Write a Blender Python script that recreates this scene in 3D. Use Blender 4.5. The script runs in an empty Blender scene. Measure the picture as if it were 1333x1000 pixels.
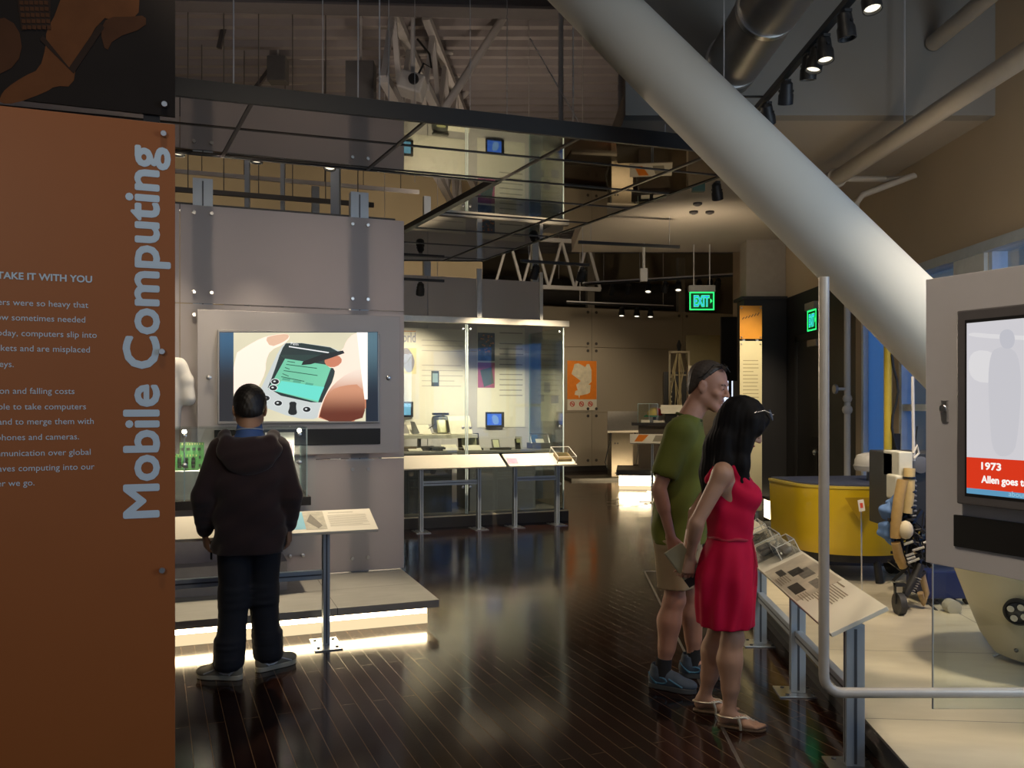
import bpy, math, random
import numpy as np
from mathutils import Vector, Matrix

random.seed(7)
sc = bpy.context.scene
COL = sc.collection

# ------------------------------------------------------------------ camera
F, HZ, CX, EYE = 1100.0, 525.0, 666.5, 1.6
cam_data = bpy.data.cameras.new('camera')
cam_data.sensor_width = 36.0
cam_data.lens = F / 1333.0 * 36.0
cam_data.shift_y = 25.0 / 1333.0
cam_data.clip_start = 0.05
cam = bpy.data.objects.new('camera', cam_data)
cam.location = (0, 0, EYE)
cam.rotation_euler = (math.pi / 2, 0, 0)
COL.objects.link(cam)
sc.camera = cam

# ------------------------------------------------------------------ dusk sky, exposure
world = bpy.data.worlds.new('dusk_sky')
sc.world = world
world.use_nodes = True
_wn = world.node_tree.nodes
_bg = _wn['Background']
_bg.inputs['Color'].default_value = (0.055, 0.215, 0.62, 1)
_bg.inputs['Strength'].default_value = 1.6
sc.view_settings.view_transform = 'Standard'
sc.view_settings.look = 'None'
sc.view_settings.gamma = 1.0
sc.view_settings.use_curve_mapping = False
sc.view_settings.exposure = 0.0
try:
    sc.cycles.max_bounces = 8
    sc.cycles.diffuse_bounces = 3
    sc.cycles.glossy_bounces = 4
    sc.cycles.transparent_max_bounces = 16
    sc.cycles.sample_clamp_indirect = 4.0
    sc.cycles.caustics_reflective = False
    sc.cycles.caustics_refractive = False
except Exception:
    pass

WARM = (1.0, 0.82, 0.58)
def spot(name, loc, aim, power, angle=50, blend=0.6, col=WARM, r=0.04, parent=None):
    l = bpy.data.lights.new(name, 'SPOT')
    l.energy = power; l.spot_size = math.radians(angle); l.spot_blend = blend
    l.color = col; l.shadow_soft_size = r
    o = bpy.data.objects.new(name, l); COL.objects.link(o)
    o.location = loc
    o.rotation_euler = (Vector(aim) - Vector(loc)).to_track_quat('-Z', 'Y').to_euler()
    return o

# daylight portals in the window openings of the wall beside the robots
for py0, py1 in ((-2.4, 1.2), (1.4, 3.9), (4.1, 6.5), (6.95, 8.0)):
    l = bpy.data.lights.new('window_portal', 'AREA')
    l.shape = 'RECTANGLE'; l.size = py1 - py0; l.size_y = 2.5
    l.cycles.is_portal = True
    o = bpy.data.objects.new('window_portal', l); COL.objects.link(o)
    o.location = (3.72, (py0 + py1) / 2, 1.55)
    o.rotation_euler = (math.pi / 2, 0, math.pi / 2)

# added cool fill lights, one behind the viewer and one beside the windows
def area(name, loc, aim, power, sx, sy, col):
    l = bpy.data.lights.new(name, 'AREA'); l.shape = 'RECTANGLE'; l.size = sx; l.size_y = sy; l.energy = power; l.color = col
    o = bpy.data.objects.new(name, l); COL.objects.link(o); o.location = loc
    o.rotation_euler = (Vector(aim) - Vector(loc)).to_track_quat('-Z', 'Y').to_euler(); return o
area('entrance_daylight', (0.5, -2.9, 3.0), (0.3, 6, 2.8), 30, 6.5, 4.5, (0.70, 0.82, 1.0))
area('window_daylight', (3.55, 1.6, 2.6), (0.6, 5.6, 3.2), 74, 2.4, 2.2, (0.72, 0.86, 1.0))  # extra fill for the column, added inside the window wall

# ------------------------------------------------------------------ helpers
def at(px, py, d):
    return Vector(((px - CX) / F * d, d, EYE + (HZ - py) / F * d))

def rad(a): return math.radians(a)

def axes(ang):
    a = rad(ang)
    return Vector((math.cos(a), math.sin(a), 0)), Vector((-math.sin(a), math.cos(a), 0))

def pl(px, py, O, ang, t=0.0):
    """local point (s, t, z) on the upright plane t metres behind O, seen at a bearing"""
    u, n = axes(ang)
    P = Vector((O[0], O[1], 0)) + n * t
    rx = (px - CX) / F
    s = (rx * P.y - P.x) / (u.x - rx * u.y)
    d = P.y + s * u.y
    return Vector((s, t, EYE + (HZ - py) / F * d - (O[2] if len(O) > 2 else 0)))

MATS = {}
def M(name, col, rough=0.5, metal=0.0, var=0.12, scale=14.0, emit=None, es=0.0, bump=0.0, alpha=None,
      spec=None, coat=0.0, sheen=0.0, stretch=None):
    if name in MATS: return MATS[name]
    m = bpy.data.materials.new(name); m.use_nodes = True
    nt = m.node_tree; N = nt.nodes; b = N['Principled BSDF']
    tc = N.new('ShaderNodeTexCoord'); no = N.new('ShaderNodeTexNoise')
    no.inputs['Scale'].default_value = scale; no.inputs['Detail'].default_value = 3
    src = tc.outputs['Object']
    if stretch:
        mp = N.new('ShaderNodeMapping'); mp.inputs['Scale'].default_value = stretch
        nt.links.new(src, mp.inputs[0]); src = mp.outputs[0]
    nt.links.new(src, no.inputs['Vector'])
    mx = N.new('ShaderNodeMix'); mx.data_type = 'RGBA'
    c = tuple(col[:3])
    mx.inputs[6].default_value = (*[max(0, x * (1 - var)) for x in c], 1)
    mx.inputs[7].default_value = (*[min(1, x * (1 + var)) for x in c], 1)
    nt.links.new(no.outputs[0], mx.inputs[0])
    nt.links.new(mx.outputs[2], b.inputs['Base Color'])
    b.inputs['Roughness'].default_value = rough
    b.inputs['Metallic'].default_value = metal
    if spec is not None: b.inputs['Specular IOR Level'].default_value = spec
    if coat: b.inputs['Coat Weight'].default_value = coat
    if sheen: b.inputs['Sheen Weight'].default_value = sheen
    if emit:
        b.inputs['Emission Color'].default_value = (*emit, 1); b.inputs['Emission Strength'].default_value = es
    if bump:
        bp = N.new('ShaderNodeBump'); bp.inputs['Strength'].default_value = bump
        bp.inputs['Distance'].default_value = 0.01
        nt.links.new(no.outputs[0], bp.inputs['Height']); nt.links.new(bp.outputs[0], b.inputs['Normal'])
    MATS[name] = m
    return m

def glass(name, tint=(0.93, 0.97, 0.96), gloss=0.08, rough=0.0, graze=0.5):
    """thin sheet glass: clear with a grazing mirror reflection"""
    if name in MATS: return MATS[name]
    m = bpy.data.materials.new(name); m.use_nodes = True
    nt = m.node_tree; N = nt.nodes; N.remove(N['Principled BSDF'])
    tr = N.new('ShaderNodeBsdfTransparent'); tr.inputs[0].default_value = (*tint, 1)
    gl = N.new('ShaderNodeBsdfGlossy'); gl.inputs['Roughness'].default_value = rough
    lw = N.new('ShaderNodeLayerWeight'); lw.inputs[0].default_value = 0.25
    ma = N.new('ShaderNodeMath'); ma.operation = 'MULTIPLY_ADD'
    ma.inputs[1].default_value = graze; ma.inputs[2].default_value = gloss
    nt.links.new(lw.outputs['Fresnel'], ma.inputs[0])
    mx = N.new('ShaderNodeMixShader')
    nt.links.new(ma.outputs[0], mx.inputs[0]); nt.links.new(tr.outputs[0], mx.inputs[1]); nt.links.new(gl.outputs[0], mx.inputs[2])
    nt.links.new(mx.outputs[0], N['Material Output'].inputs[0])
    MATS[name] = m
    return m

def frosted(name, col, through=0.3, rough=0.35, ior=1.06, tmix=0.5):
    """satin acrylic: diffuse face, some translucency, blurred view of what stands right behind"""
    if name in MATS: return MATS[name]
    m = bpy.data.materials.new(name); m.use_nodes = True
    nt = m.node_tree; N = nt.nodes; N.remove(N['Principled BSDF'])
    df = N.new('ShaderNodeBsdfPrincipled'); df.inputs['Roughness'].default_value = 0.45
    no = N.new('ShaderNodeTexNoise'); no.inputs['Scale'].default_value = 3
    mc = N.new('ShaderNodeMix'); mc.data_type = 'RGBA'
    mc.inputs[6].default_value = (*[x * 0.95 for x in col], 1); mc.inputs[7].default_value = (*col, 1)
    nt.links.new(no.outputs[0], mc.inputs[0]); nt.links.new(mc.outputs[2], df.inputs['Base Color'])
    rf = N.new('ShaderNodeBsdfRefraction'); rf.inputs['Color'].default_value = (0.9, 0.9, 0.92, 1)
    rf.inputs['Roughness'].default_value = rough; rf.inputs['IOR'].default_value = ior
    tl = N.new('ShaderNodeBsdfTranslucent'); nt.links.new(mc.outputs[2], tl.inputs[0])
    a = N.new('ShaderNodeMixShader'); a.inputs[0].default_value = tmix
    nt.links.new(rf.outputs[0], a.inputs[1]); nt.links.new(tl.outputs[0], a.inputs[2])
    mx = N.new('ShaderNodeMixShader'); mx.inputs[0].default_value = through
    nt.links.new(df.outputs[0], mx.inputs[1]); nt.links.new(a.outputs[0], mx.inputs[2])
    nt.links.new(mx.outputs[0], N['Material Output'].inputs[0])
    MATS[name] = m
    return m

def E(name, col, s, var=0.0, scale=3.0):
    """something that gives off light"""
    if name in MATS: return MATS[name]
    m = bpy.data.materials.new(name); m.use_nodes = True
    nt = m.node_tree; N = nt.nodes; b = N['Principled BSDF']
    b.inputs['Base Color'].default_value = (0.02, 0.02, 0.02, 1); b.inputs['Roughness'].default_value = 0.25
    if var:
        no = N.new('ShaderNodeTexNoise'); no.inputs['Scale'].default_value = scale
        tc = N.new('ShaderNodeTexCoord'); nt.links.new(tc.outputs['Object'], no.inputs['Vector'])
        mx = N.new('ShaderNodeMix'); mx.data_type = 'RGBA'
        mx.inputs[6].default_value = (*[x * (1 - var) for x in col], 1); mx.inputs[7].default_value = (*[x * (1 + var) for x in col], 1)
        nt.links.new(no.outputs[0], mx.inputs[0]); nt.links.new(mx.outputs[2], b.inputs['Emission Color'])
    else:
        b.inputs['Emission Color'].default_value = (*col, 1)
    b.inputs['Emission Strength'].default_value = s
    MATS[name] = m
    return m

def sl(r, g, b):
    """sRGB 0-255 to linear"""
    def c(x):
        x /= 255.0
        return x / 12.92 if x <= 0.04045 else ((x + 0.055) / 1.055) ** 2.4
    return (c(r), c(g), c(b))

def EG(name, ct, cb, z0, z1, s=1.0):
    """lit screen picture with a tone change from z0 up to z1"""
    if name in MATS: return MATS[name]
    m = bpy.data.materials.new(name); m.use_nodes = True
    nt = m.node_tree; N = nt.nodes; b = N['Principled BSDF']; b.inputs['Base Color'].default_value = (0.02, 0.02, 0.02, 1)
    tc = N.new('ShaderNodeTexCoord'); sx = N.new('ShaderNodeSeparateXYZ'); mr = N.new('ShaderNodeMapRange'); mx = N.new('ShaderNodeMix'); mx.data_type = 'RGBA'
    mr.interpolation_type = 'SMOOTHSTEP'
    nt.links.new(tc.outputs['Object'], sx.inputs[0]); nt.links.new(sx.outputs[2], mr.inputs[0])
    mr.inputs[1].default_value = z0; mr.inputs[2].default_value = z1; nt.links.new(mr.outputs[0], mx.inputs[0])
    mx.inputs[6].default_value = (*cb, 1); mx.inputs[7].default_value = (*ct, 1)
    nt.links.new(mx.outputs[2], b.inputs['Emission Color']); b.inputs['Emission Strength'].default_value = s
    MATS[name] = m
    return m

class MB:
    def __init__(self): self.v = []; self.f = []
    def add(self, vs, fs):
        o = len(self.v); self.v += [tuple(x) for x in vs]; self.f += [tuple(o + i for i in q) for q in fs]; return self
    def box(self, lo, hi):
        x0, y0, z0 = lo; x1, y1, z1 = hi
        return self.add([(x0,y0,z0),(x1,y0,z0),(x1,y1,z0),(x0,y1,z0),(x0,y0,z1),(x1,y0,z1),(x1,y1,z1),(x0,y1,z1)],
            [(3,2,1,0),(4,5,6,7),(0,1,5,4),(1,2,6,5),(2,3,7,6),(3,0,4,7)])
    def obox(self, c, half, R):
        c = Vector(c)
        p = [c + R @ Vector((half[0]*a, half[1]*b, half[2]*e)) for e in (-1,1) for a, b in ((-1,-1),(1,-1),(1,1),(-1,1))]
        return self.add(p, [(3,2,1,0),(4,5,6,7),(0,1,5,4),(1,2,6,5),(2,3,7,6),(3,0,4,7)])
    def bar(self, p0, p1, w, h=None, up=(0,0,1)):
        p0, p1 = Vector(p0), Vector(p1); h = h or w
        z = (p1 - p0); L = z.length; z.normalize(); up = Vector(up)
        if abs(z.dot(up)) > 0.98: up = Vector((0,1,0))
        x = up.cross(z).normalized(); y = z.cross(x)
        R = Matrix((x, y, z)).transposed()
        return self.obox((p0 + p1) / 2, (w/2, h/2, L/2), R)
    def tube(self, p0, p1, r, r2=None, n=12, cap=True):
        p0, p1 = Vector(p0), Vector(p1); r2 = r if r2 is None else r2
        z = (p1 - p0).normalized(); up = Vector((0,0,1)) if abs(z.z) < 0.95 else Vector((0,1,0))
        x = up.cross(z).normalized(); y = z.cross(x)
        ring = lambda p, q: [p + (x*math.cos(2*math.pi*i/n) + y*math.sin(2*math.pi*i/n))*q for i in range(n)]
        f = [(i, (i+1) % n, n + (i+1) % n, n + i) for i in range(n)]
        if cap: f += [tuple(range(n-1, -1, -1)), tuple(range(n, 2*n))]
        return self.add(ring(p0, r) + ring(p1, r2), f)
    def path(self, pts, r, n=8, closed=False):
        pts = [Vector(p) for p in pts]; m = len(pts); rr = r if isinstance(r, (list, tuple)) else [r]*m
        vs = []; x = None
        for i, p in enumerate(pts):
            a = pts[(i-1) % m] if (closed or i > 0) else p; b = pts[(i+1) % m] if (closed or i < m-1) else p
            z = (b - a).normalized()
            if x is None:
                up = Vector((0,0,1)) if abs(z.z) < 0.9 else Vector((1,0,0)); x = up.cross(z).normalized()
            else: x = (x - z*x.dot(z)).normalized()
            y = z.cross(x)
            vs += [p + (x*math.cos(2*math.pi*j/n) + y*math.sin(2*math.pi*j/n))*rr[i] for j in range(n)]
        f = []
        for i in range(m if closed else m-1):
            a = i*n; b = ((i+1) % m)*n
            f += [(a+j, a+(j+1) % n, b+(j+1) % n, b+j) for j in range(n)]
        if not closed: f += [tuple(range(n-1,-1,-1)), tuple(range((m-1)*n, m*n))]
        return self.add(vs, f)
    def lathe(self, prof, c=(0,0,0), n=24, axis=(0,0,1), sx=1, sy=1):
        c = Vector(c); z = Vector(axis).normalized(); up = Vector((0,1,0)) if abs(z.y) < 0.9 else Vector((1,0,0))
        x = up.cross(z).normalized(); y = z.cross(x); vs = []
        for r, h in prof:
            vs += [c + z*h + (x*math.cos(2*math.pi*i/n)*sx + y*math.sin(2*math.pi*i/n)*sy)*r for i in range(n)]
        m = len(prof); f = []
        for k in range(m-1): f += [(k*n+i, k*n+(i+1) % n, (k+1)*n+(i+1) % n, (k+1)*n+i) for i in range(n)]
        f += [tuple(range(n-1,-1,-1)), tuple(range((m-1)*n, m*n))]
        return self.add(vs, f)
    def ext(self, poly, vec):
        poly = [Vector(p) for p in poly]; vec = Vector(vec); n = len(poly)
        return self.add(poly + [p + vec for p in poly],
            [tuple(range(n-1,-1,-1)), tuple(range(n, 2*n))] + [(i, (i+1) % n, n+(i+1) % n, n+i) for i in range(n)])
    def sph(self, c, r, n=12, sx=1, sy=1, sz=1):
        prof = []
        k = max(5, n // 2)
        for i in range(k + 1):
            a = -math.pi/2 + math.pi*i/k
            prof.append((max(1e-4, math.cos(a)*r), math.sin(a)*r*sz))
        return self.lathe(prof, c, n, sx=sx, sy=sy)
    def each(self, name, mat, parent=None, smooth=False):
        """one object per connected piece"""
        up = list(range(len(self.v)))
        def find(i):
            while up[i] != i: up[i] = up[up[i]]; i = up[i]
            return i
        for q in self.f:
            a = find(q[0])
            for i in q[1:]: up[find(i)] = a
        gr = {}
        for q in self.f: gr.setdefault(find(q[0]), []).append(q)
        for fs in gr.values():
            ids = sorted({i for q in fs for i in q}); ix = {i: k for k, i in enumerate(ids)}
            m = MB(); m.add([self.v[i] for i in ids], [tuple(ix[i] for i in q) for q in fs]); m.build(name, mat, parent, smooth)
    def build(self, name, mat, parent=None, smooth=False, bevel=0.0, seg=2):
        me = bpy.data.meshes.new(name); me.from_pydata(self.v, [], self.f); me.validate()
        import bmesh
        bm = bmesh.new(); bm.from_mesh(me); bmesh.ops.recalc_face_normals(bm, faces=bm.faces); bm.to_mesh(me); bm.free()
        me.materials.append(mat)
        if smooth:
            me.polygons.foreach_set('use_smooth', [True]*len(me.polygons)); me.set_sharp_from_angle(angle=rad(40))
        o = bpy.data.objects.new(name, me); COL.objects.link(o)
        if parent: o.parent = parent
        if bevel:
            b = o.modifiers.new('bevel', 'BEVEL'); b.width = bevel; b.segments = seg; b.limit_method = 'ANGLE'
        return o

def tag(o, label, cat, group=None, kind=None):
    o['label'] = label; o['category'] = cat
    if group: o['group'] = group
    if kind: o['kind'] = kind
    return o
def thing(name, label, cat, loc=(0,0,0), ang=0, group=None, kind=None):
    o = bpy.data.objects.new(name, None); COL.objects.link(o)
    o.location = loc; o.rotation_euler = (0, 0, rad(ang)); o.empty_display_size = 0.1
    return tag(o, label, cat, group, kind)
def struct(o): o['kind'] = 'structure'; return o
def dup(root, loc=None, ang=None, label=None, group=None):
    r = root.copy(); COL.objects.link(r)
    if loc is not None: r.location = loc
    if ang is not None: r.rotation_euler = (0, 0, rad(ang))
    if label: r['label'] = label
    if group: r['group'] = group
    for ch in list(root.children):
        c = ch.copy(); COL.objects.link(c); c.parent = r
        for g in list(ch.children):
            d = g.copy(); COL.objects.link(d); d.parent = c
    return r

def text(name, s, mat, parent, org, xd, yd, size=0.03, fit=None, bold=0.0, thick=0.0006, space=1.0, fat=0.0):
    cu = bpy.data.curves.new(name, 'FONT'); cu.body = s; cu.size = 1.0; cu.offset = bold; cu.space_character = space
    cu.resolution_u = 3
    tmp = bpy.data.objects.new('tmp_text', cu); COL.objects.link(tmp)
    dg = bpy.context.evaluated_depsgraph_get(); dg.update()
    me = bpy.data.meshes.new_from_object(tmp.evaluated_get(dg)); me.name = name
    bpy.data.objects.remove(tmp); bpy.data.curves.remove(cu)
    n = len(me.vertices); co = np.empty(n*3); me.vertices.foreach_get('co', co); co = co.reshape(-1, 3)
    if fit:
        lo = co.min(0); hi = co.max(0)
        co[:, 0] = (co[:, 0] - lo[0]) / (hi[0]-lo[0]) * fit[0]
        if fit[1]: co[:, 1] = (co[:, 1] - lo[1]) / (hi[1]-lo[1]) * fit[1]
        else: co[:, 1] *= size
    else: co *= size
    org, xd, yd = (np.array(Vector(a)) for a in (org, xd, yd))
    nrm = np.cross(xd, yd)
    w = org + co[:, :1]*xd + co[:, 1:2]*yd + thick*nrm
    if fat:            # heavier weight: the outline set down again slightly shifted all round
        fs = [tuple(p.vertices) for p in me.polygons]; V_ = []; F_ = []
        for k in range(9):
            dx, dy = (0, 0) if k == 8 else (math.cos(k*math.pi/4)*fat, math.sin(k*math.pi/4)*fat)
            o_ = len(V_); V_ += [tuple(p + dx*xd + dy*yd + nrm*0.00006*k) for p in w]; F_ += [tuple(o_ + i for i in q) for q in fs]
        bpy.data.meshes.remove(me); me = bpy.data.meshes.new(name); me.from_pydata(V_, [], F_)
    else:
        me.vertices.foreach_set('co', w.ravel()); me.update()
    me.materials.clear(); me.materials.append(mat)
    o = bpy.data.objects.new(name, me); COL.objects.link(o)
    if parent: o.parent = parent
    return o

def smooth_poly(pts, it=2):
    """Chaikin corner rounding of a closed outline"""
    for _ in range(it):
        q = []
        for i in range(len(pts)):
            a, b = Vector(pts[i]), Vector(pts[(i+1) % len(pts)])
            q += [a*0.75 + b*0.25, a*0.25 + b*0.75]
        pts = q
    return pts

# ------------------------------------------------------------------ implicit bodies
class S:
    """smooth union of limbs and volumes on a grid, meshed as one continuous surface"""
    def __init__(self, lo, hi, h):
        self.lo = np.array(lo, float); self.h = h
        self.n = np.ceil((np.array(hi) - self.lo) / h).astype(int) + 1
        self.D = np.full(self.n, 1.0, np.float32)
        self.ax = [self.lo[i] + np.arange(self.n[i])*h for i in range(3)]
    def _sub(self, lo, hi, m):
        a = np.maximum(0, np.floor((np.array(lo) - m - self.lo)/self.h).astype(int))
        b = np.minimum(self.n, np.ceil((np.array(hi) + m - self.lo)/self.h).astype(int) + 1)
        if np.any(b <= a): return None
        sl_ = tuple(slice(a[i], b[i]) for i in range(3))
        X = self.ax[0][sl_[0]][:, None, None]; Y = self.ax[1][sl_[1]][None, :, None]; Z = self.ax[2][sl_[2]][None, None, :]
        return sl_, X, Y, Z
    def _mix(self, sl_, d, k, sub):
        A = self.D[sl_]
        if sub:
            h = np.clip(0.5 - 0.5*(A + d)/k, 0, 1); self.D[sl_] = A*(1-h) - d*h + k*h*(1-h)
        else:
            h = np.clip(0.5 + 0.5*(A - d)/k, 0, 1); self.D[sl_] = A*(1-h) + d*h - k*h*(1-h)
    def cone(self, a, b, ra, rb, k=0.02, sub=False):
        a = np.array(Vector(a)); b = np.array(Vector(b)); r = max(ra, rb)
        q = self._sub(np.minimum(a, b) - r, np.maximum(a, b) + r, k + 3*self.h)
        if q is None: return self
        sl_, X, Y, Z = q; ab = b - a; L = max(1e-9, ab @ ab)
        t = np.clip(((X-a[0])*ab[0] + (Y-a[1])*ab[1] + (Z-a[2])*ab[2])/L, 0, 1)
        d = np.sqrt((X-a[0]-t*ab[0])**2 + (Y-a[1]-t*ab[1])**2 + (Z-a[2]-t*ab[2])**2) - (ra + (rb-ra)*t)
        self._mix(sl_, d, k, sub); return self
    def chain(self, pts, k=0.02):
        for (a, ra), (b, rb) in zip(pts[:-1], pts[1:]): self.cone(a, b, ra, rb, k)
        return self
    def ell(self, c, r, R=None, k=0.02, sub=False):
        c = np.array(Vector(c)); r = np.array(r, float); m = r.max()
        q = self._sub(c - m, c + m, k + 3*self.h)
        if q is None: return self
        sl_, X, Y, Z = q; X = X - c[0]; Y = Y - c[1]; Z = Z - c[2]
        if R is not None:
            R = np.array(R); X, Y, Z = (R[0,i]*X + R[1,i]*Y + R[2,i]*Z for i in range(3))
        k0 = np.sqrt((X/r[0])**2 + (Y/r[1])**2 + (Z/r[2])**2)
        k1 = np.sqrt((X/r[0]**2)**2 + (Y/r[1]**2)**2 + (Z/r[2]**2)**2) + 1e-9
        self._mix(sl_, k0*(k0-1)/k1, k, sub); return self
    def loft(self, secs, k=0.02, p=2.2, fold=None, yaw=0.0):
        """secs: (z, cx, cy, rx, ry) from low to high; flat ends"""
        secs = sorted(secs); z = np.array([q[0] for q in secs]); A = np.array([q[1:] for q in secs])
        R = np.abs(A[:, 2:]).max()
        lo = (A[:, 0].min()-R, A[:, 1].min()-R, z[0]); hi = (A[:, 0].max()+R, A[:, 1].max()+R, z[-1])
        sl_, X, Y, Z = self._sub(lo, hi, k + 3*self.h)
        zz = np.clip(Z, z[0], z[-1])
        fine = np.linspace(z[0], z[-1], 200); g = []
        for i in range(4):
            v = np.interp(fine, z, A[:, i]); ker = np.ones(15)/15
            v = np.convolve(np.pad(v, 7, mode='edge'), ker, mode='valid'); g.append(np.interp(zz, fine, v))
        cx, cy, rx, ry = g
        x = X - cx; y = Y - cy
        if yaw: x, y = x*math.cos(yaw) + y*math.sin(yaw), -x*math.sin(yaw) + y*math.cos(yaw)
        q = ((np.abs(x)/rx)**p + (np.abs(y)/ry)**p)**(1/p)
        d = (q - 1)*np.minimum(rx, ry)
        if fold: d = d + fold(np.arctan2(y/ry, x/rx), Z, X, Y)
        e = np.maximum(z[0]-Z, Z-z[-1])
        d = np.maximum(d, e)
        self._mix(sl_, d, k, False); return self
    def cut(self, nrm, p0, k=0.006):
        nrm = np.array(Vector(nrm).normalized()); p0 = np.array(Vector(p0))
        X = self.ax[0][:, None, None]; Y = self.ax[1][None, :, None]; Z = self.ax[2][None, None, :]
        d = (X-p0[0])*nrm[0] + (Y-p0[1])*nrm[1] + (Z-p0[2])*nrm[2]
        h = np.clip(0.5 + 0.5*(d - self.D)/k, 0, 1); self.D = (self.D*(1-h) + d*h + k*h*(1-h)).astype(np.float32); return self
    def add(self, fn):
        X = self.ax[0][:, None, None]; Y = self.ax[1][None, :, None]; Z = self.ax[2][None, None, :]
        self.D = self.D + fn(X, Y, Z).astype(np.float32); return self
    def build(self, name, mat, parent=None):
        D = self.D; h = self.h
        s = D < 0
        c8 = [s[i:D.shape[0]-1+i, j:D.shape[1]-1+j, l:D.shape[2]-1+l] for i in (0,1) for j in (0,1) for l in (0,1)]
        cnt = sum(c.astype(np.int8) for c in c8)
        cells = np.argwhere((cnt > 0) & (cnt < 8))
        off = np.array([(i,j,l) for i in (0,1) for j in (0,1) for l in (0,1)])
        vals = np.stack([D[cells[:,0]+o[0], cells[:,1]+o[1], cells[:,2]+o[2]] for o in off], 1)
        acc = np.zeros((len(cells), 3)); num = np.zeros(len(cells))
        for a in range(8):
            for b in range(a+1, 8):
                if np.abs(off[a]-off[b]).sum() != 1: continue
                va, vb = vals[:, a], vals[:, b]; m = (va < 0) != (vb < 0)
                t = np.where(m, va/np.where(m, va-vb, 1), 0)
                acc += np.where(m[:, None], off[a] + t[:, None]*(off[b]-off[a]), 0); num += m
        pos = (cells + acc/num[:, None])*h + self.lo
        vid = np.full(cnt.shape, -1, np.int64); vid[cells[:,0], cells[:,1], cells[:,2]] = np.arange(len(cells))
        quads = []
        for a in range(3):
            b, c = (a+1) % 3, (a+2) % 3
            sa = [slice(None)]*3; sb = [slice(None)]*3; sa[a] = slice(0, -1); sb[a] = slice(1, None)
            s0, s1 = s[tuple(sa)], s[tuple(sb)]
            e = np.argwhere(s0 != s1)
            ok = (e[:, b] > 0) & (e[:, c] > 0) & (e[:, b] < D.shape[b]-1) & (e[:, c] < D.shape[c]-1); e = e[ok]
            eb = np.zeros(3, int); eb[b] = 1; ec = np.zeros(3, int); ec[c] = 1
            g = lambda q: vid[q[:,0], q[:,1], q[:,2]]
            Q = np.stack([g(e), g(e-eb), g(e-eb-ec), g(e-ec)], 1)
            fl = ~s0[e[:,0], e[:,1], e[:,2]]
            Q[fl] = Q[fl][:, ::-1]
            quads.append(Q)
        Q = np.concatenate(quads); Q = Q[(Q >= 0).all(1)]
        me = bpy.data.meshes.new(name)
        me.vertices.add(len(pos)); me.vertices.foreach_set('co', pos.astype(np.float32).ravel())
        me.loops.add(Q.size); me.loops.foreach_set('vertex_index', Q.astype(np.int32).ravel())
        me.polygons.add(len(Q)); me.polygons.foreach_set('loop_start', np.arange(0, Q.size, 4, dtype=np.int32))
        me.polygons.foreach_set('use_smooth', np.ones(len(Q), bool))
        me.update(calc_edges=True); me.validate()
        me.materials.append(mat)
        o = bpy.data.objects.new(name, me); COL.objects.link(o)
        if parent: o.parent = parent
        return o
# ================================================================== room shell
UA = 20.5                      # bearing of the exhibit walls
U, NRM = axes(UA)
ALU = M('brushed_aluminium', (0.40, 0.46, 0.53), 0.42, 0.35, 0.06, 40, stretch=(1, 1, 0.05))
ALU_DK = M('aluminium_slot', (0.10, 0.11, 0.13), 0.5, 0.6)
STEEL = M('satin_steel', (0.62, 0.62, 0.62), 0.28, 1.0, 0.05)
BLACK = M('matte_black', (0.008, 0.008, 0.009), 0.55)
BLACKWALL = M('black_painted_wall', (0.010, 0.009, 0.009), 0.6, 0, 0.25, 3)
WHITE = M('white_paint', (0.62, 0.60, 0.56), 0.5, 0, 0.05)
WHITEMET = M('white_painted_steel', (0.55, 0.53, 0.52), 0.45, 0, 0.08, 5)
BEIGE = M('beige_wall_paint', (0.50, 0.40, 0.28), 0.75, 0, 0.06, 2)
GREYWALL = M('grey_bulkhead_paint', (0.30, 0.28, 0.25), 0.8, 0, 0.06, 2)
SOFFIT = M('soffit_paint', (0.46, 0.40, 0.33), 0.8, 0, 0.05, 2)
DECKM = M('painted_steel_deck', (0.33, 0.30, 0.30), 0.6, 0, 0.15, 2)
FARWALL = M('warm_far_wall', (0.42, 0.34, 0.22), 0.8, 0, 0.1, 1.5)

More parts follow.
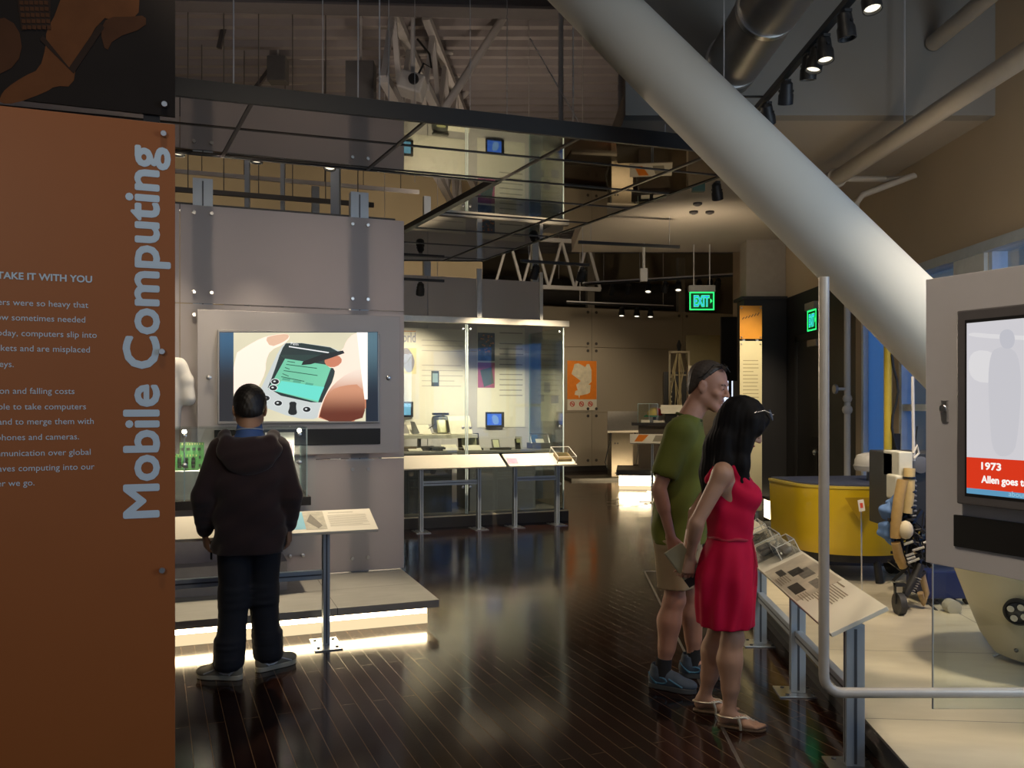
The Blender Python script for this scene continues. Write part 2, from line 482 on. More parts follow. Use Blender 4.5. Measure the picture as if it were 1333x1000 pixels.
def floor_mat():
    m = bpy.data.materials.new('dark_wood_floor'); m.use_nodes = True
    nt = m.node_tree; N = nt.nodes; b = N['Principled BSDF']; Lk = nt.links.new
    tc = N.new('ShaderNodeTexCoord'); mp = N.new('ShaderNodeMapping')
    mp.inputs['Rotation'].default_value = (0, 0, rad(-113.0))
    Lk(tc.outputs['Object'], mp.inputs[0])
    br = N.new('ShaderNodeTexBrick'); br.inputs['Scale'].default_value = 1.0
    br.inputs['Brick Width'].default_value = 1.7; br.inputs['Row Height'].default_value = 0.083
    br.inputs['Mortar Size'].default_value = 0.0016; br.inputs['Mortar Smooth'].default_value = 0.1
    br.inputs['Color1'].default_value = (0.019, 0.0072, 0.0050, 1); br.inputs['Color2'].default_value = (0.030, 0.0112, 0.0070, 1)
    br.inputs['Mortar'].default_value = (0.21, 0.125, 0.058, 1); br.offset = 0.37  # joint colour lightened to imitate light caught in the plank gaps
    Lk(mp.outputs[0], br.inputs['Vector'])
    ms = N.new('ShaderNodeMapping'); ms.inputs['Scale'].default_value = (1.5, 30, 1); Lk(mp.outputs[0], ms.inputs[0])
    no = N.new('ShaderNodeTexNoise'); no.inputs['Scale'].default_value = 3; no.inputs['Detail'].default_value = 5; Lk(ms.outputs[0], no.inputs['Vector'])
    mx = N.new('ShaderNodeMix'); mx.data_type = 'RGBA'; mx.blend_type = 'MULTIPLY'; mx.inputs[0].default_value = 0.6
    Lk(br.outputs['Color'], mx.inputs[6]); Lk(no.outputs[0], mx.inputs[7]); Lk(mx.outputs[2], b.inputs['Base Color'])
    n2 = N.new('ShaderNodeTexNoise'); n2.inputs['Scale'].default_value = 2.2; n2.inputs['Detail'].default_value = 4; Lk(tc.outputs['Object'], n2.inputs['Vector'])
    mr = N.new('ShaderNodeMapRange'); mr.inputs[3].default_value = 0.06; mr.inputs[4].default_value = 0.20
    Lk(n2.outputs[0], mr.inputs[0]); Lk(mr.outputs[0], b.inputs['Roughness'])
    bp = N.new('ShaderNodeBump'); bp.inputs['Strength'].default_value = 0.12; bp.inputs['Distance'].default_value = 0.003
    iv = N.new('ShaderNodeMath'); iv.operation = 'MULTIPLY_ADD'; iv.inputs[1].default_value = -1; iv.inputs[2].default_value = 1
    Lk(br.outputs['Fac'], iv.inputs[0]); Lk(iv.outputs[0], bp.inputs['Height']); Lk(bp.outputs[0], b.inputs['Normal'])
    b.inputs['Specular IOR Level'].default_value = 0.5
    return m
struct(MB().box((-9.2, -3.2, -0.1), (8.2, 26.2, 0)).build('floor', floor_mat()))

# corrugated steel deck roof
mb = MB(); yy = -3.2; k = 0; prof = []
while yy < 26.2:
    prof += [(yy, 6.2), (yy+0.09, 6.2), (yy+0.13, 6.27), (yy+0.26, 6.27)]; yy += 0.30
vs = [(x, y, z) for y, z in prof for x in (-9.2, 8.2)]
mb.add(vs, [(2*i, 2*i+1, 2*i+3, 2*i+2) for i in range(len(prof)-1)])
struct(mb.build('ceiling', DECKM))
struct(MB().box((-9.2, -3.2, 6.3), (8.2, 26.2, 6.4)).build('ceiling.001', DECKM))
# lower flat soffit beyond the bulkhead
struct(MB().box((0.86, 6.52, 3.78), (3.9, 12.2, 3.98)).build('ceiling.002', SOFFIT))
struct(MB().box((0.86, 6.40, 3.78), (3.9, 6.52, 6.25)).build('wall_bulkhead', GREYWALL))
# outer walls
struct(MB().box((-9.4, -3.2, -0.1), (-9.2, 26.2, 6.4)).build('wall_left', FARWALL))
struct(MB().box((-9.4, 26.2, -0.1), (8.4, 26.4, 6.4)).build('wall_back', FARWALL))
struct(MB().box((-9.4, -3.4, -0.1), (8.4, -3.2, 6.4)).build('wall_front', GREYWALL))
struct(MB().box((8.2, 9.0, -0.1), (8.4, 26.2, 6.4)).build('wall_right', FARWALL))
RX = 3.66
mb = MB()
mb.box((RX, -3.2, -0.1), (RX+0.24, 9.0, 0.30)); mb.box((RX, -3.2, 2.82), (RX+0.24, 9.0, 6.4))
for y0, y1 in ((-3.2, -2.4), (1.2, 1.4), (3.9, 4.1), (6.5, 6.95), (8.0, 8.25), (8.86, 9.0)): mb.box((RX, y0, 0.30), (RX+0.24, y1, 2.82))
struct(mb.build('wall_right.001', BEIGE))
mb = MB().box((RX, 9.0, 3.0), (RX+0.24, 14.0, 6.4)); mb.box((3.9, 13.8, -0.1), (8.2, 14.0, 6.4)); mb.box((3.9, 8.8, -0.1), (8.2, 9.0, 6.4))
struct(mb.build('wall_right.002', BEIGE))
struct(MB().box((RX, 9.0, -0.1), (RX+0.24, 14.0, 3.0)).build('wall_right.003', BLACKWALL))

# windows: white frames and panes
PANE = glass('window_pane_glass', (0.95, 0.98, 1.0), 0.02, graze=0.12)
PANE2 = frosted('frosted_window_glass', (0.92, 0.94, 0.95), through=0.96, rough=0.6, tmix=0.92)
WFR = M('white_window_frame', (0.55, 0.62, 0.70), 0.4, 0.1)
for i, (y0, y1) in enumerate(((-2.4, 1.2), (1.4, 3.9), (4.1, 6.5), (6.95, 8.0), (8.25, 8.86))):
    r = bpy.data.objects.new('window_%d' % (i+1), None); COL.objects.link(r); r.location = (RX+(0.065 if i < 4 else 0.062), (y0+y1)/2, 1.56); r['kind'] = 'structure'
    w = (y1-y0)/2; f = MB()
    f.box((-0.06, -w, -1.26), (0.06, -w+0.05, 1.26)).box((-0.06, w-0.05, -1.26), (0.06, w, 1.26))
    f.box((-0.06, -w, -1.26), (0.06, w, -1.20)).box((-0.06, -w, 1.20), (0.06, w, 1.26))
    if i == 3: f.box((-0.05, -w, -0.03), (0.05, w, 0.03))
    f.build('window_frame', WFR, r)
    MB().box((-0.006, -w+0.05, -1.20), (0.006, w-0.05, 1.20)).build('pane', PANE2 if i == 4 else PANE, r)
# dark blind cassette along the window head
struct(MB().box((RX-0.05, -2.4, 2.76), (RX, 8.0, 2.84)).build('trim_1', M('pale_window_head', (0.42, 0.47, 0.52), 0.5)))

struct(MB().box((RX-0.03, 6.50, 0.30), (RX, 6.95, 2.82)).build('trim_3', M('white_mullion', (0.62, 0.66, 0.68), 0.5)))
# black pilaster and upper pier on the dark wall
t = thing('wall_pilaster', 'tall black pilaster with a beige upper pier beside the luminous text sign', 'pilaster', (3.37, 11.25, 0), kind='structure')
MB().box((-0.28, 0, 0), (0.285, 0.35, 2.98)).build('lower_pier', BLACKWALL, t)
MB().box((-0.32, -0.04, 2.98), (0.285, 0.39, 3.02)).build('cornice', BLACKWALL, t)
MB().box((-0.24, 0.03, 3.02), (0.285, 0.35, 3.78)).build('upper_pier', M('pier_paint', (0.34, 0.30, 0.25), 0.8), t)

# door in the black wall
DO = (RX - 0.001, 10.35, 0)
t = thing('door_1', 'black door with frame and knob under the small green exit sign', 'door', DO, kind='structure')
MB().box((-0.03, -0.50, 0), (0, -0.42, 2.46)).box((-0.03, 0.42, 0), (0, 0.50, 2.46)).box((-0.03, -0.5, 2.38), (0, 0.5, 2.46)).build('door_frame', M('dark_door_frame', (0.02, 0.018, 0.016), 0.4), t)
MB().box((-0.02, -0.42, 0.01), (0, 0.42, 2.38)).build('door_leaf', M('dark_door_leaf', (0.012, 0.011, 0.011), 0.45), t)
MB().sph((-0.07, -0.34, 1.02), 0.032).tube((-0.02, -0.34, 1.02), (-0.07, -0.34, 1.02), 0.012).build('door_knob', STEEL, t, True)
MB().box((-0.08, -0.40, 2.28), (-0.02, -0.10, 2.36)).build('door_closer', M('grey_closer', (0.3, 0.28, 0.26), 0.4, 0.5), t)
MB().box((-0.025, -0.30, 0.55), (-0.02, -0.05, 1.2)).build('push_plate', M('dark_plate', (0.05, 0.048, 0.045), 0.3, 0.6), t)

# floor inlay: steel strip round the walkway beside the robot display
mb = MB(); a = Vector((1.26, 8.04, 0)); b_ = Vector((1.02, 3.87, 0)); c = a + (a-b_).cross(Vector((0,0,1))).normalized()*0.75
mb.bar(a + Vector((0,0,0.001)), b_ + (b_-a)*0.6 + Vector((0,0,0.001)), 0.016, 0.003); mb.bar(a + Vector((0,0,0.001)), c + Vector((0,0,0.001)), 0.016, 0.003)
struct(mb.build('trim_2', M('inlay_steel', (0.30, 0.28, 0.26), 0.35, 0.9)))

# ------------------------------------------------------------------ big diagonal column
p0 = at(1203, 428, 4.5); p1 = at(773, 0, 5.5); dv = (p1-p0)
t = thing('diagonal_brace_column', 'huge white round diagonal column crossing the hall from ceiling to floor', 'column', (0,0,0), kind='thing')
q0 = p0 - dv*(p0.z-0.58)/dv.z; q1 = p0 + dv*(6.19-p0.z)/dv.z
COLM = M('white_column_paint', (0.68, 0.68, 0.63), 0.6, 0, 0.04, 3, spec=0.12)
mb = MB().tube(q0, q1, 0.205, n=64); mb.build('shaft', COLM, t, True)
MB().box((q0.x-0.30, q0.y-0.32, 0.152), (3.64, q0.y+0.32, 0.66)).build('foot_block', COLM, t, bevel=0.02)

# ------------------------------------------------------------------ mirrored canopy
H = 3.38
cp = [(-3.4, 4.40), (1.88, 6.14), (-0.38, 10.58), (-2.0, 10.5), (-0.12, 6.80), (-3.4, 5.63)]
t = thing('mirrored_canopy', 'dark mirrored ceiling canopy with black rim hung over the exhibits', 'canopy', (0,0,0))
MIR = M('smoked_mirror', (0.30, 0.27, 0.235), 0.015, 1.0, 0.03, 2)
MB().ext([(x, y, H) for x, y in cp], (0, 0, 0.03)).build('mirror_soffit', MIR, t)
rim = MB()
for i in range(6):
    a = Vector((*cp[i], 0)); b_ = Vector((*cp[(i+1) % 6], 0)); d = (b_-a).normalized()
    hh = 0.105 if i == 0 else 0.05
    w = 0.03 if i != 3 else 0.06
    rim.bar(a - d*w/2 + Vector((0,0,H+hh/2-0.006)), b_ + d*w/2 + Vector((0,0,H+hh/2-0.006)), w, hh)
rim.build('rim', M('black_rim', (0.006, 0.006, 0.007), 0.55), t)
MB().ext([(x, y, H+0.03) for x, y in cp], (0, 0, 0.03)).build('top_deck', M('canopy_top', (0.05, 0.045, 0.045), 0.7), t)
sm = MB()
fd = (Vector((1.88, 6.14, 0)) - Vector((-3.4, 4.40, 0))).normalized(); fn = Vector((-fd.y, fd.x, 0))
bd = Vector((-0.45, 0.893, 0)).normalized()
def clip_poly(p, d):
    """segments of the line p + s d inside the canopy outline"""
    ts = []
    for i in range(6):
        a = Vector((*cp[i], 0)); e = Vector((*cp[(i+1) % 6], 0)) - a
        den = d.x*e.y - d.y*e.x
        if abs(den) < 1e-6: continue
        w = a - p; s = (w.x*e.y - w.y*e.x)/den; r = (w.x*d.y - w.y*d.x)/den
        if 0 <= r < 1: ts.append(s)
    ts.sort(); return [(ts[i], ts[i+1]) for i in range(0, len(ts)-1, 2)]
zs = Vector((0, 0, H - 0.004))
for kq in (0.52, 1.16, 1.75, 2.45, 3.2, 4.0, 4.8):
    p = Vector((-3.4, 4.40, 0)) + fn*kq
    for s0, s1 in clip_poly(p, fd): sm.bar(p + fd*s0 + zs, p + fd*s1 + zs, 0.010, 0.006)
for k in range(6):
    p = Vector((-0.12, 6.80, 0)) + fd*(k-2)*1.05
    for s0, s1 in clip_poly(p, bd): sm.bar(p + bd*s0 + zs, p + bd*s1 + zs, 0.022, 0.008)
sm.build('panel_seams', M('seam_bronze', (0.05, 0.042, 0.035), 0.4, 0.6), t)
for px, d in ((728+2, 7.6), (808, 6.9)):
    p = at(px, 150, d); MB().tube((p.x, p.y, H+0.05), (p.x, p.y, 6.2), 0.024 if px < 800 else 0.022).build('post', WHITEMET, t, True)
for px, d in ((304, 5.5), (466, 5.8), (494, 5.9), (612, 6.2), (660, 6.3), (746, 6.5), (420, 5.7), (540, 7.0), (866, 6.6)):
    p = at(px, 100, d); MB().tube((p.x, p.y, H+0.05), (p.x, p.y, 6.2), 0.005 if px in (304, 466, 494, 746) else 0.0028, n=6).build('suspension_rod', WHITEMET, t)
a = at(690, 50, 7.0); b_ = at(782, 168, 6.4); MB().tube(a, (b_.x, b_.y, H+0.06), 0.005, n=6).build('sway_cable', WHITEMET, t)

# ------------------------------------------------------------------ roof steel
def beam_h(name, label, p0, p1, h=0.36, w=0.2, mat=WHITEMET):
    p0, p1 = Vector(p0), Vector(p1); o = MB()
    o.bar(p0 + Vector((0,0,h/2)), p1 + Vector((0,0,h/2)), w, 0.025); o.bar(p0 - Vector((0,0,h/2)), p1 - Vector((0,0,h/2)), w, 0.025); o.bar(p0, p1, 0.02, h)
    return tag(o.build(name, mat), label, 'roof beam', kind='thing')
beam_h('roof_beam', 'dark grey steel roof beam crossing the top of the open ceiling', (-6, 8.3, 5.78), (1.3, 8.65, 5.78), 0.42, 0.24, M('grey_beam', (0.12, 0.11, 0.11), 0.6))
for i, (px, py, px2, py2, d, d2, lb) in enumerate((
    (228, 82, 540, 70, 11.8, 11.2, 'slender white roof purlin, upper of two over the orange sign side'),
    (228, 112, 560, 98, 12.6, 12.0, 'slender white roof purlin, lower of two over the orange sign side'))):
    a = at(px, py, d); b_ = at(px2, py2, d2); e = (b_-a)
    tag(MB().tube(a - e*1.0, b_ + e*0.15, 0.055 if i else 0.03, n=10).build('roof_purlin', WHITEMET, None, True), lb, 'roof purlin', 'roof purlins', 'thing')
for px, d, w, lb in ((322, 9.6, 0.05, 'slim grey steel post rising behind the video wall, over the hooded visitor'), (368, 9.9, 0.045, 'slimmest grey steel post rising behind the video wall'), (437, 8.9, 0.09, 'broad grey steel post rising behind the video wall near its free end')):
    p = at(px, 230, d); tag(MB().box((p.x-w/2, p.y-w/2, 0), (p.x+w/2, p.y+w/2, 4.75)).build('steel_post', ALU), lb, 'post', 'posts behind the video wall', 'thing')
# open-web truss running away under the deck
def truss(label, a, b_, depth=0.75, n=9, w=0.07):
    a, b_ = Vector(a), Vector(b_); r = thing('roof_truss', label, 'roof truss', a, 0, 'roof trusses', 'thing'); e = b_-a; z = Vector((0,0,depth))
    MB().bar((0,0,0), e, w).build('lower_chord', WHITEMET, r); MB().bar(z, e+z, w).build('upper_chord', WHITEMET, r)
    for i in range(n):
        p = e*i/n; q = e*(i+1)/n; m_ = (p+q)/2 + z
        MB().bar(p, m_, w*0.6).bar(m_, q, w*0.6).build('web', WHITEMET, r)
truss('white open-web roof truss above the video wall', (-1.36, 8.95, 5.05), (-0.95, 16.0, 5.05), 0.95, 7, 0.10)
truss('white open-web roof truss beside the one above the video wall', (-0.98, 9.6, 5.2), (-0.4, 17.0, 5.2), 0.8, 8, 0.09)
truss('white roof truss spanning the far end of the hall', (-0.35, 17.5, 4.05), (1.9, 18.2, 4.05), 1.0, 4, 0.08)
# warm end wall of the side bay, seen between the canopy and the video wall
mb = MB(); mb.ext([(-9.2, 14.0, -0.1), (-0.6, 17.2, -0.1), (-0.6, 17.2, 6.3), (-9.2, 14.0, 6.3)], (-0.05, 0.15, 0)); struct(mb.build('wall_back.001', FARWALL))
for zz, yy, x0, x1, m_, lb in ((4.55, 11.2, -5.2, -1.3, WHITEMET, 'thin pale hung rail over the video wall, higher and farther of two'), (3.92, 9.4, -4.4, -1.62, M('dark_rail_roof', (0.05,0.045,0.04), 0.5), 'thin dark hung rail over the video wall, lower and closer of two')):
    r = thing('hung_rail', lb, 'rail', (0, yy, zz), 0, 'hung rails', 'thing')
    MB().bar((x0, 0.36*(x0+3), 0), (x1, 0.36*(x1+3), 0), 0.05, 0.05).build('rail', m_, r)
    for i in range(8):
        x = x0 + (x1-x0)*(i+0.5)/8; MB().tube((x, 0.36*(x+3), 0.02), (x, 0.36*(x+3), 6.2-zz), 0.006, n=6).build('rod', M('dark_rod', (0.10,0.09,0.08), 0.5), r)
for px, py, qx, qy, d, lb in ((667, 5, 578, 142, 10.2, 'white tubular roof brace leaning up from the canopy'), (655, 70, 590, 138, 12.5, 'thinner white roof brace behind the tubular one')):
    tag(MB().tube(at(px, py, d), at(qx, qy, d), 0.05 if d < 11 else 0.045, n=12).build('roof_brace', WHITEMET, None, True), lb, 'roof brace', 'roof braces', 'thing')
# grey equipment boxes slung in the roof
tb = thing('ceiling_projector', 'pale boxy projector slung under the roof truss with cables', 'projector', at(537, 112, 8.98))
R3 = Matrix.Rotation(0.3, 3, 'Y')
MB().obox((0,0,0), (0.13, 0.16, 0.10), R3).build('housing', M('pale_plastic', (0.5, 0.49, 0.47), 0.5), tb, bevel=0.02)
MB().tube((0.03, -0.15, 0.01), (0.03, -0.19, 0.01), 0.055, n=16).build('lens_barrel', BLACK, tb, True)
MB().tube((0, 0, 0.09), (0, 0, 1.1), 0.02).build('drop_pole', WHITEMET, tb, True)
MB().path([(0.05,0,0.1),(0.12,0,0.24),(0.2,0.02,0.2),(0.18,0,0.34),(0.05,0,0.5)], 0.012).build('cable', BLACK, tb, True)
for px, py, d, s, lb in ((470, 108, 9.6, (0.16, 0.1, 0.22), 'grey vented box hung among the roof steel'), (362, 92, 11.0, (0.12, 0.1, 0.16), 'small dark grey roof speaker box')):
    p = at(px, py, d); o = MB().box((-s[0], -s[1], -s[2]), s); o.build_ = None
    r = thing('roof_speaker', lb, 'speaker', p); o.build('cabinet', M('grey_cabinet', (0.14, 0.135, 0.13), 0.6), r, bevel=0.01)
    MB().bar((0,0,s[2]), (0,0,6.2-p.z), 0.02).build('hanger', WHITEMET, r)
# short strips hanging at a slant above the canopy
for i, (px, py, qx, qy, d) in enumerate(((296, 18, 285, 63, 10.5), (357, 83, 330, 118, 11.5))):
    tag(MB().bar(at(px, py, d), at(qx, qy, d), 0.05, 0.05).build('cable_tray', M('dark_tray', (0.09, 0.08, 0.08), 0.6)), ('short slanted dark cable tray beneath the deck', 'second slanted cable tray lower beneath the deck')[i], 'cable tray', 'slanted cable trays', 'thing')

# ------------------------------------------------------------------ duct and pipes
DUCT = M('galvanised_duct', (0.30, 0.29, 0.28), 0.38, 0.7, 0.15, 6)
t = thing('ventilation_duct', 'round galvanised duct running overhead beside the track lights', 'duct', (1.62, 0, 4.12))
MB().tube((0, 1.5, 0), (0.02, 6.40, 0), 0.20, n=40).build('duct_pipe', DUCT, t, True)
for y in (4.2, 5.35, 6.2): MB().tube((0.01, y, 0), (0.01, y+0.05, 0), 0.207, n=40).build('seam_band', STEEL, t, True)
for y in (4.6, 6.0): MB().tube((0, y, 0.2), (0, y, 2.1), 0.006, n=6).build('hanger', WHITEMET, t)
t = thing('far_duct', 'large dark round duct high at the far end of the hall', 'duct', (0, 20.9, 4.55))
MB().tube((-2.5, -0.62, -0.1), (4.6, 2.03, -0.1), 0.33, n=32).build('duct_pipe', M('dark_duct', (0.10, 0.09, 0.08), 0.5, 0.4), t, True)
for x in (-1.0, 1.2, 3.4): MB().tube((x, 0.31+x*0.374, 0.2), (x, 0.31+x*0.374, 1.64), 0.012, n=6).build('hanger', WHITEMET, t)
PIPE = M('beige_pipe_paint', (0.50, 0.44, 0.36), 0.5, 0, 0.05)
t = thing('sprinkler_pipe', 'long beige pipe running below the ceiling above the windows', 'pipe', (2.88, 0, 3.55))
MB().tube((0.05, 2.0, 0), (-0.07, 7.40, 0), 0.066, n=24).build('pipe_run', PIPE, t, True)
MB().tube((-0.07, 7.30, 0), (-0.07, 7.42, 0), 0.085, n=24).build('coupling', PIPE, t, True)
MB().path([(-0.07, 7.42, 0), (-0.10, 7.5, 0), (-0.16, 7.62, 0.02)], 0.045, 12).build('elbow', PIPE, t, True)
MB().path([(-0.02, 7.34, 0), (0.40, 7.42, 0.02), (0.60, 7.30, 0.02), (0.20, 7.42, -0.12), (0.14, 7.42, -0.2), (0.14, 7.42, -0.55)], 0.028, 10).build('branch_pipe', PIPE, t, True)
for y in (3.4, 6.2): MB().tube((0, y, 0.06), (0, y, 2.6 if y < 6 else 2.62), 0.008, n=6).build('hanger', WHITEMET, t)
t = thing('upper_wall_pipe', 'shorter beige pipe with clamps above the long one near the bulkhead', 'pipe', (3.18, 0, 4.32))
MB().tube((0.1, 2.5, 0.05), (0.0, 6.38, 0), 0.06, n=20).build('pipe_run', PIPE, t, True)
for y in (4.4, 4.9, 5.7): MB().path([(-0.02, y, 0.06), (-0.09, y, 0.12), (-0.05, y, 0.2), (0.05, y, 0.2)], 0.015, 8).build('clamp', PIPE, t, True)
t = thing('riser_pipe', 'thin white riser pipe with a valve wheel beside the black wall', 'pipe', (3.56, 8.97, 0.15))
MB().tube((0,0,0), (0,0,2.9), 0.033, n=14).build('pipe_run', WHITE, t, True)
MB().tube((-0.12, -0.02, 1.60), (0, 0, 1.60), 0.016).build('valve_stem', WHITE, t, True)
MB().lathe([(0.05, 0), (0.055, 0.015), (0.05, 0.03)], (-0.15, -0.02, 1.60), 16, (1,0,0)).build('valve_wheel', M('grey_valve', (0.3, 0.3, 0.31), 0.4, 0.6), t, True)
MB().sph((0,0,1.50), 0.05).sph((0,0,1.38), 0.055).build('valve_body', WHITE, t, True)
# thin drop pipe and box under the soffit
t = thing('ceiling_drop_box', 'small white junction box on a thin pipe under the soffit', 'junction box', at(838, 358, 11.5))
MB().box((-0.05, -0.03, -0.09), (0.05, 0.03, 0.09)).build('box', WHITE, t, bevel=0.008)
MB().tube((0,0,0.09), (0,0, 3.78-t.location.z), 0.02).build('drop_pipe', WHITE, t, True)
for i, (px, py, d) in enumerate(((903, 296, 9.6), (924, 295, 9.6), (908, 306, 9.2))):
    p = at(px, py, d); tag(MB().lathe([(0.05, 0), (0.05, -0.02), (0.02, -0.035)], (p.x, p.y, 3.78), 14).build('ceiling_sprinkler', M('dark_fitting', (0.06, 0.05, 0.05), 0.5), None, True), 'small dark sprinkler fitting on the flat soffit', 'sprinkler', 'sprinklers on the soffit')
# ================================================================== shared builders
FROST = frosted('frosted_acrylic', (0.58, 0.55, 0.56), through=0.42, rough=0.30, ior=1.10, tmix=1.0)
FROST2 = frosted('satin_acrylic', (0.56, 0.53, 0.53), through=0.10, rough=0.4, ior=1.05)
GLASS = glass('vitrine_glass', gloss=0.045)
GEDGE = M('glass_edge', (0.55, 0.68, 0.68), 0.2, 0, emit=None)
CREAM = M('cream_plaque', (0.78, 0.74, 0.62), 0.45, 0, 0.03)
INK = M('grey_ink', (0.22, 0.21, 0.20), 0.6)
LED = E('led_strip', (1.0, 0.78, 0.46), 26.0)
SLAB = None
def slab_mat(name, c1, c2, sx, sy):
    if name in MATS: return MATS[name]
    m = bpy.data.materials.new(name); m.use_nodes = True; nt = m.node_tree; N = nt.nodes; b = N['Principled BSDF']
    tc = N.new('ShaderNodeTexCoord'); br = N.new('ShaderNodeTexBrick'); br.offset = 0.0
    br.inputs['Scale'].default_value = 1; br.inputs['Brick Width'].default_value = sx; br.inputs['Row Height'].default_value = sy
    br.inputs['Mortar Size'].default_value = 0.0025; br.inputs['Mortar'].default_value = (0.05, 0.045, 0.04, 1)
    no = N.new('ShaderNodeTexNoise'); no.inputs['Scale'].default_value = 5; no.inputs['Detail'].default_value = 6
    mp = N.new('ShaderNodeMapping'); mp.inputs['Scale'].default_value = (1, 3, 1)
    nt.links.new(tc.outputs['Object'], mp.inputs[0]); nt.links.new(mp.outputs[0], no.inputs['Vector'])
    nt.links.new(tc.outputs['Object'], br.inputs['Vector'])
    mx = N.new('ShaderNodeMix'); mx.data_type = 'RGBA'; mx.inputs[6].default_value = (*c1, 1); mx.inputs[7].default_value = (*c2, 1)
    nt.links.new(no.outputs[0], mx.inputs[0]); nt.links.new(mx.outputs[2], br.inputs['Color1']); nt.links.new(mx.outputs[2], br.inputs['Color2'])
    nt.links.new(br.outputs['Color'], b.inputs['Base Color']); b.inputs['Roughness'].default_value = 0.4
    MATS[name] = m; return m

def lines(mb, O, xd, yd, x0, x1, y0, n, step, hgt, nrm, rnd=True):
    """unreadable lines of small print as thin bars"""
    O, xd, yd, nrm = Vector(O), Vector(xd), Vector(yd), Vector(nrm)
    for i in range(n):
        e = x1 - (random.random()*0.35*(x1-x0) if (rnd and i % 4 == 3) else random.random()*0.06*(x1-x0))
        p = [O + xd*a + yd*(y0 - i*step + b) for a, b in ((x0,0),(e,0),(e,hgt),(x0,hgt))]
        mb.ext([q + nrm*0.0004 for q in p], nrm*0.0006)
    return mb

def plaque_table(label, group, O, ang, x0, x1, posts, zf, zb, yf, yb, rail, fd=0.15, thick=0.02):
    """sloping reading board on slotted aluminium posts with a low cross rail"""
    r = thing('plaque_table', label, 'plaque table', O, ang, group)
    s = Vector((0, yb-yf, zb-zf)).normalized(); n = Vector((0, -s.z, s.y)); n = n if n.z > 0 else -n
    b = MB().ext([Vector((x0, yf, zf)), Vector((x1, yf, zf)), Vector((x1, yb, zb)), Vector((x0, yb, zb))], -n*thick)
    b.build('board', CREAM, r, bevel=0.003)
    ym = (yf+yb)/2; zt = (zf+zb)/2 - thick - 0.01
    for x in posts:
        p = MB().box((x-0.022, ym-0.04, 0.008), (x+0.022, ym+0.04, zt)).build('post', ALU, r, bevel=0.003)
        MB().box((x-0.0235, ym-0.006, 0.02), (x+0.0235, ym+0.006, zt-0.02)).box((x-0.005, ym-0.0415, 0.02), (x+0.005, ym+0.0415, zt-0.02)).build('slot', ALU_DK, p)
        f = MB().box((x-0.09, ym-fd, 0), (x+0.09, ym+min(fd,0.15)*(1 if fd > 0.12 else 0.7), 0.008)).build('base_plate', STEEL, r, bevel=0.002)
        bm_ = MB()
        for a in (-1, 1):
            for e in (-1, 1): bm_.lathe([(0.011, 0.008), (0.011, 0.013), (0.004, 0.015)], (x+a*0.06, ym+e*fd*0.6, 0), 8)
        bm_.each('bolt', ALU_DK, f)
        MB().bar((x, yf+0.05, zf - thick + 0.004 + 0.05*s.z), (x, yb-0.02, zb - thick - 0.012), 0.035, 0.02).build('bracket', ALU, r)
    for xa, xb in zip(posts[:-1], posts[1:]):
        q = MB().box((xa+0.022, ym-0.02, rail-0.03), (xb-0.022, ym+0.02, rail+0.03)).build('cross_rail', ALU, r, bevel=0.003)
        MB().box((xa+0.03, ym-0.0215, rail-0.005), (xb-0.03, ym+0.0215, rail+0.005)).build('slot', ALU_DK, q)
    return r, s, n

def led_plinth(label, O, ang, x0, x1, y0, y1, z=0.18, slab=0.055, inset=0.07, back=False, mat=None, group=None, led=None):
    r = thing('display_plinth', label, 'plinth', O, ang, group)
    MB().box((x0, y0, z-slab), (x1, y1, z)).build('tile_slab', mat or slab_mat('grey_stone_tiles', (0.30, 0.29, 0.26), (0.42, 0.41, 0.37), 0.75, 0.62), r, bevel=0.003)
    MB().box((x0+inset, y0+inset, 0), (x1-inset, y1-0.02, 0.075)).build('base_box', E('plinth_diffuser', (1.0, 0.78, 0.46), 1.0), r)
    MB().box((x0+inset+0.004, y0+inset+0.004, 0.075), (x1-inset-0.004, y1-0.024, z-slab)).build('light_strip', led or LED, r)
    return r

def standoff(mb, p, n, r=0.014, L=0.03):
    mb.lathe([(r*0.6, 0), (r*0.6, L), (r, L), (r, L+0.006), (r*0.85, L+0.008)], p, 14, n)

# ================================================================== orange title panel
OP = (-0.917, 2.30, 0)
t = thing('title_panel', 'tall orange panel with big white vertical title and a dark photograph above it', 'sign panel', OP, UA)
ORG = M('orange_print', (0.29, 0.086, 0.015), 0.5, 0, 0.04, 6)
TXT = M('pale_blue_print', (0.50, 0.62, 0.72), 0.6, 0, 0.03)
def OL(px, py, tt=0.0): return pl(px, py, OP, UA, tt)
ztop = OL(228, 162).z; zgap = OL(228, 152).z
MB().box((-1.25, 0, 0.30), (0, 0.010, ztop)).build('orange_sheet', ORG, t, bevel=0.001)
MB().box((-1.25, 0, zgap), (0, 0.010, 3.15)).build('photo_sheet', M('dark_photo_print', (0.012, 0.009, 0.008), 0.7, 0, 0.3, 8, spec=0.15), t)
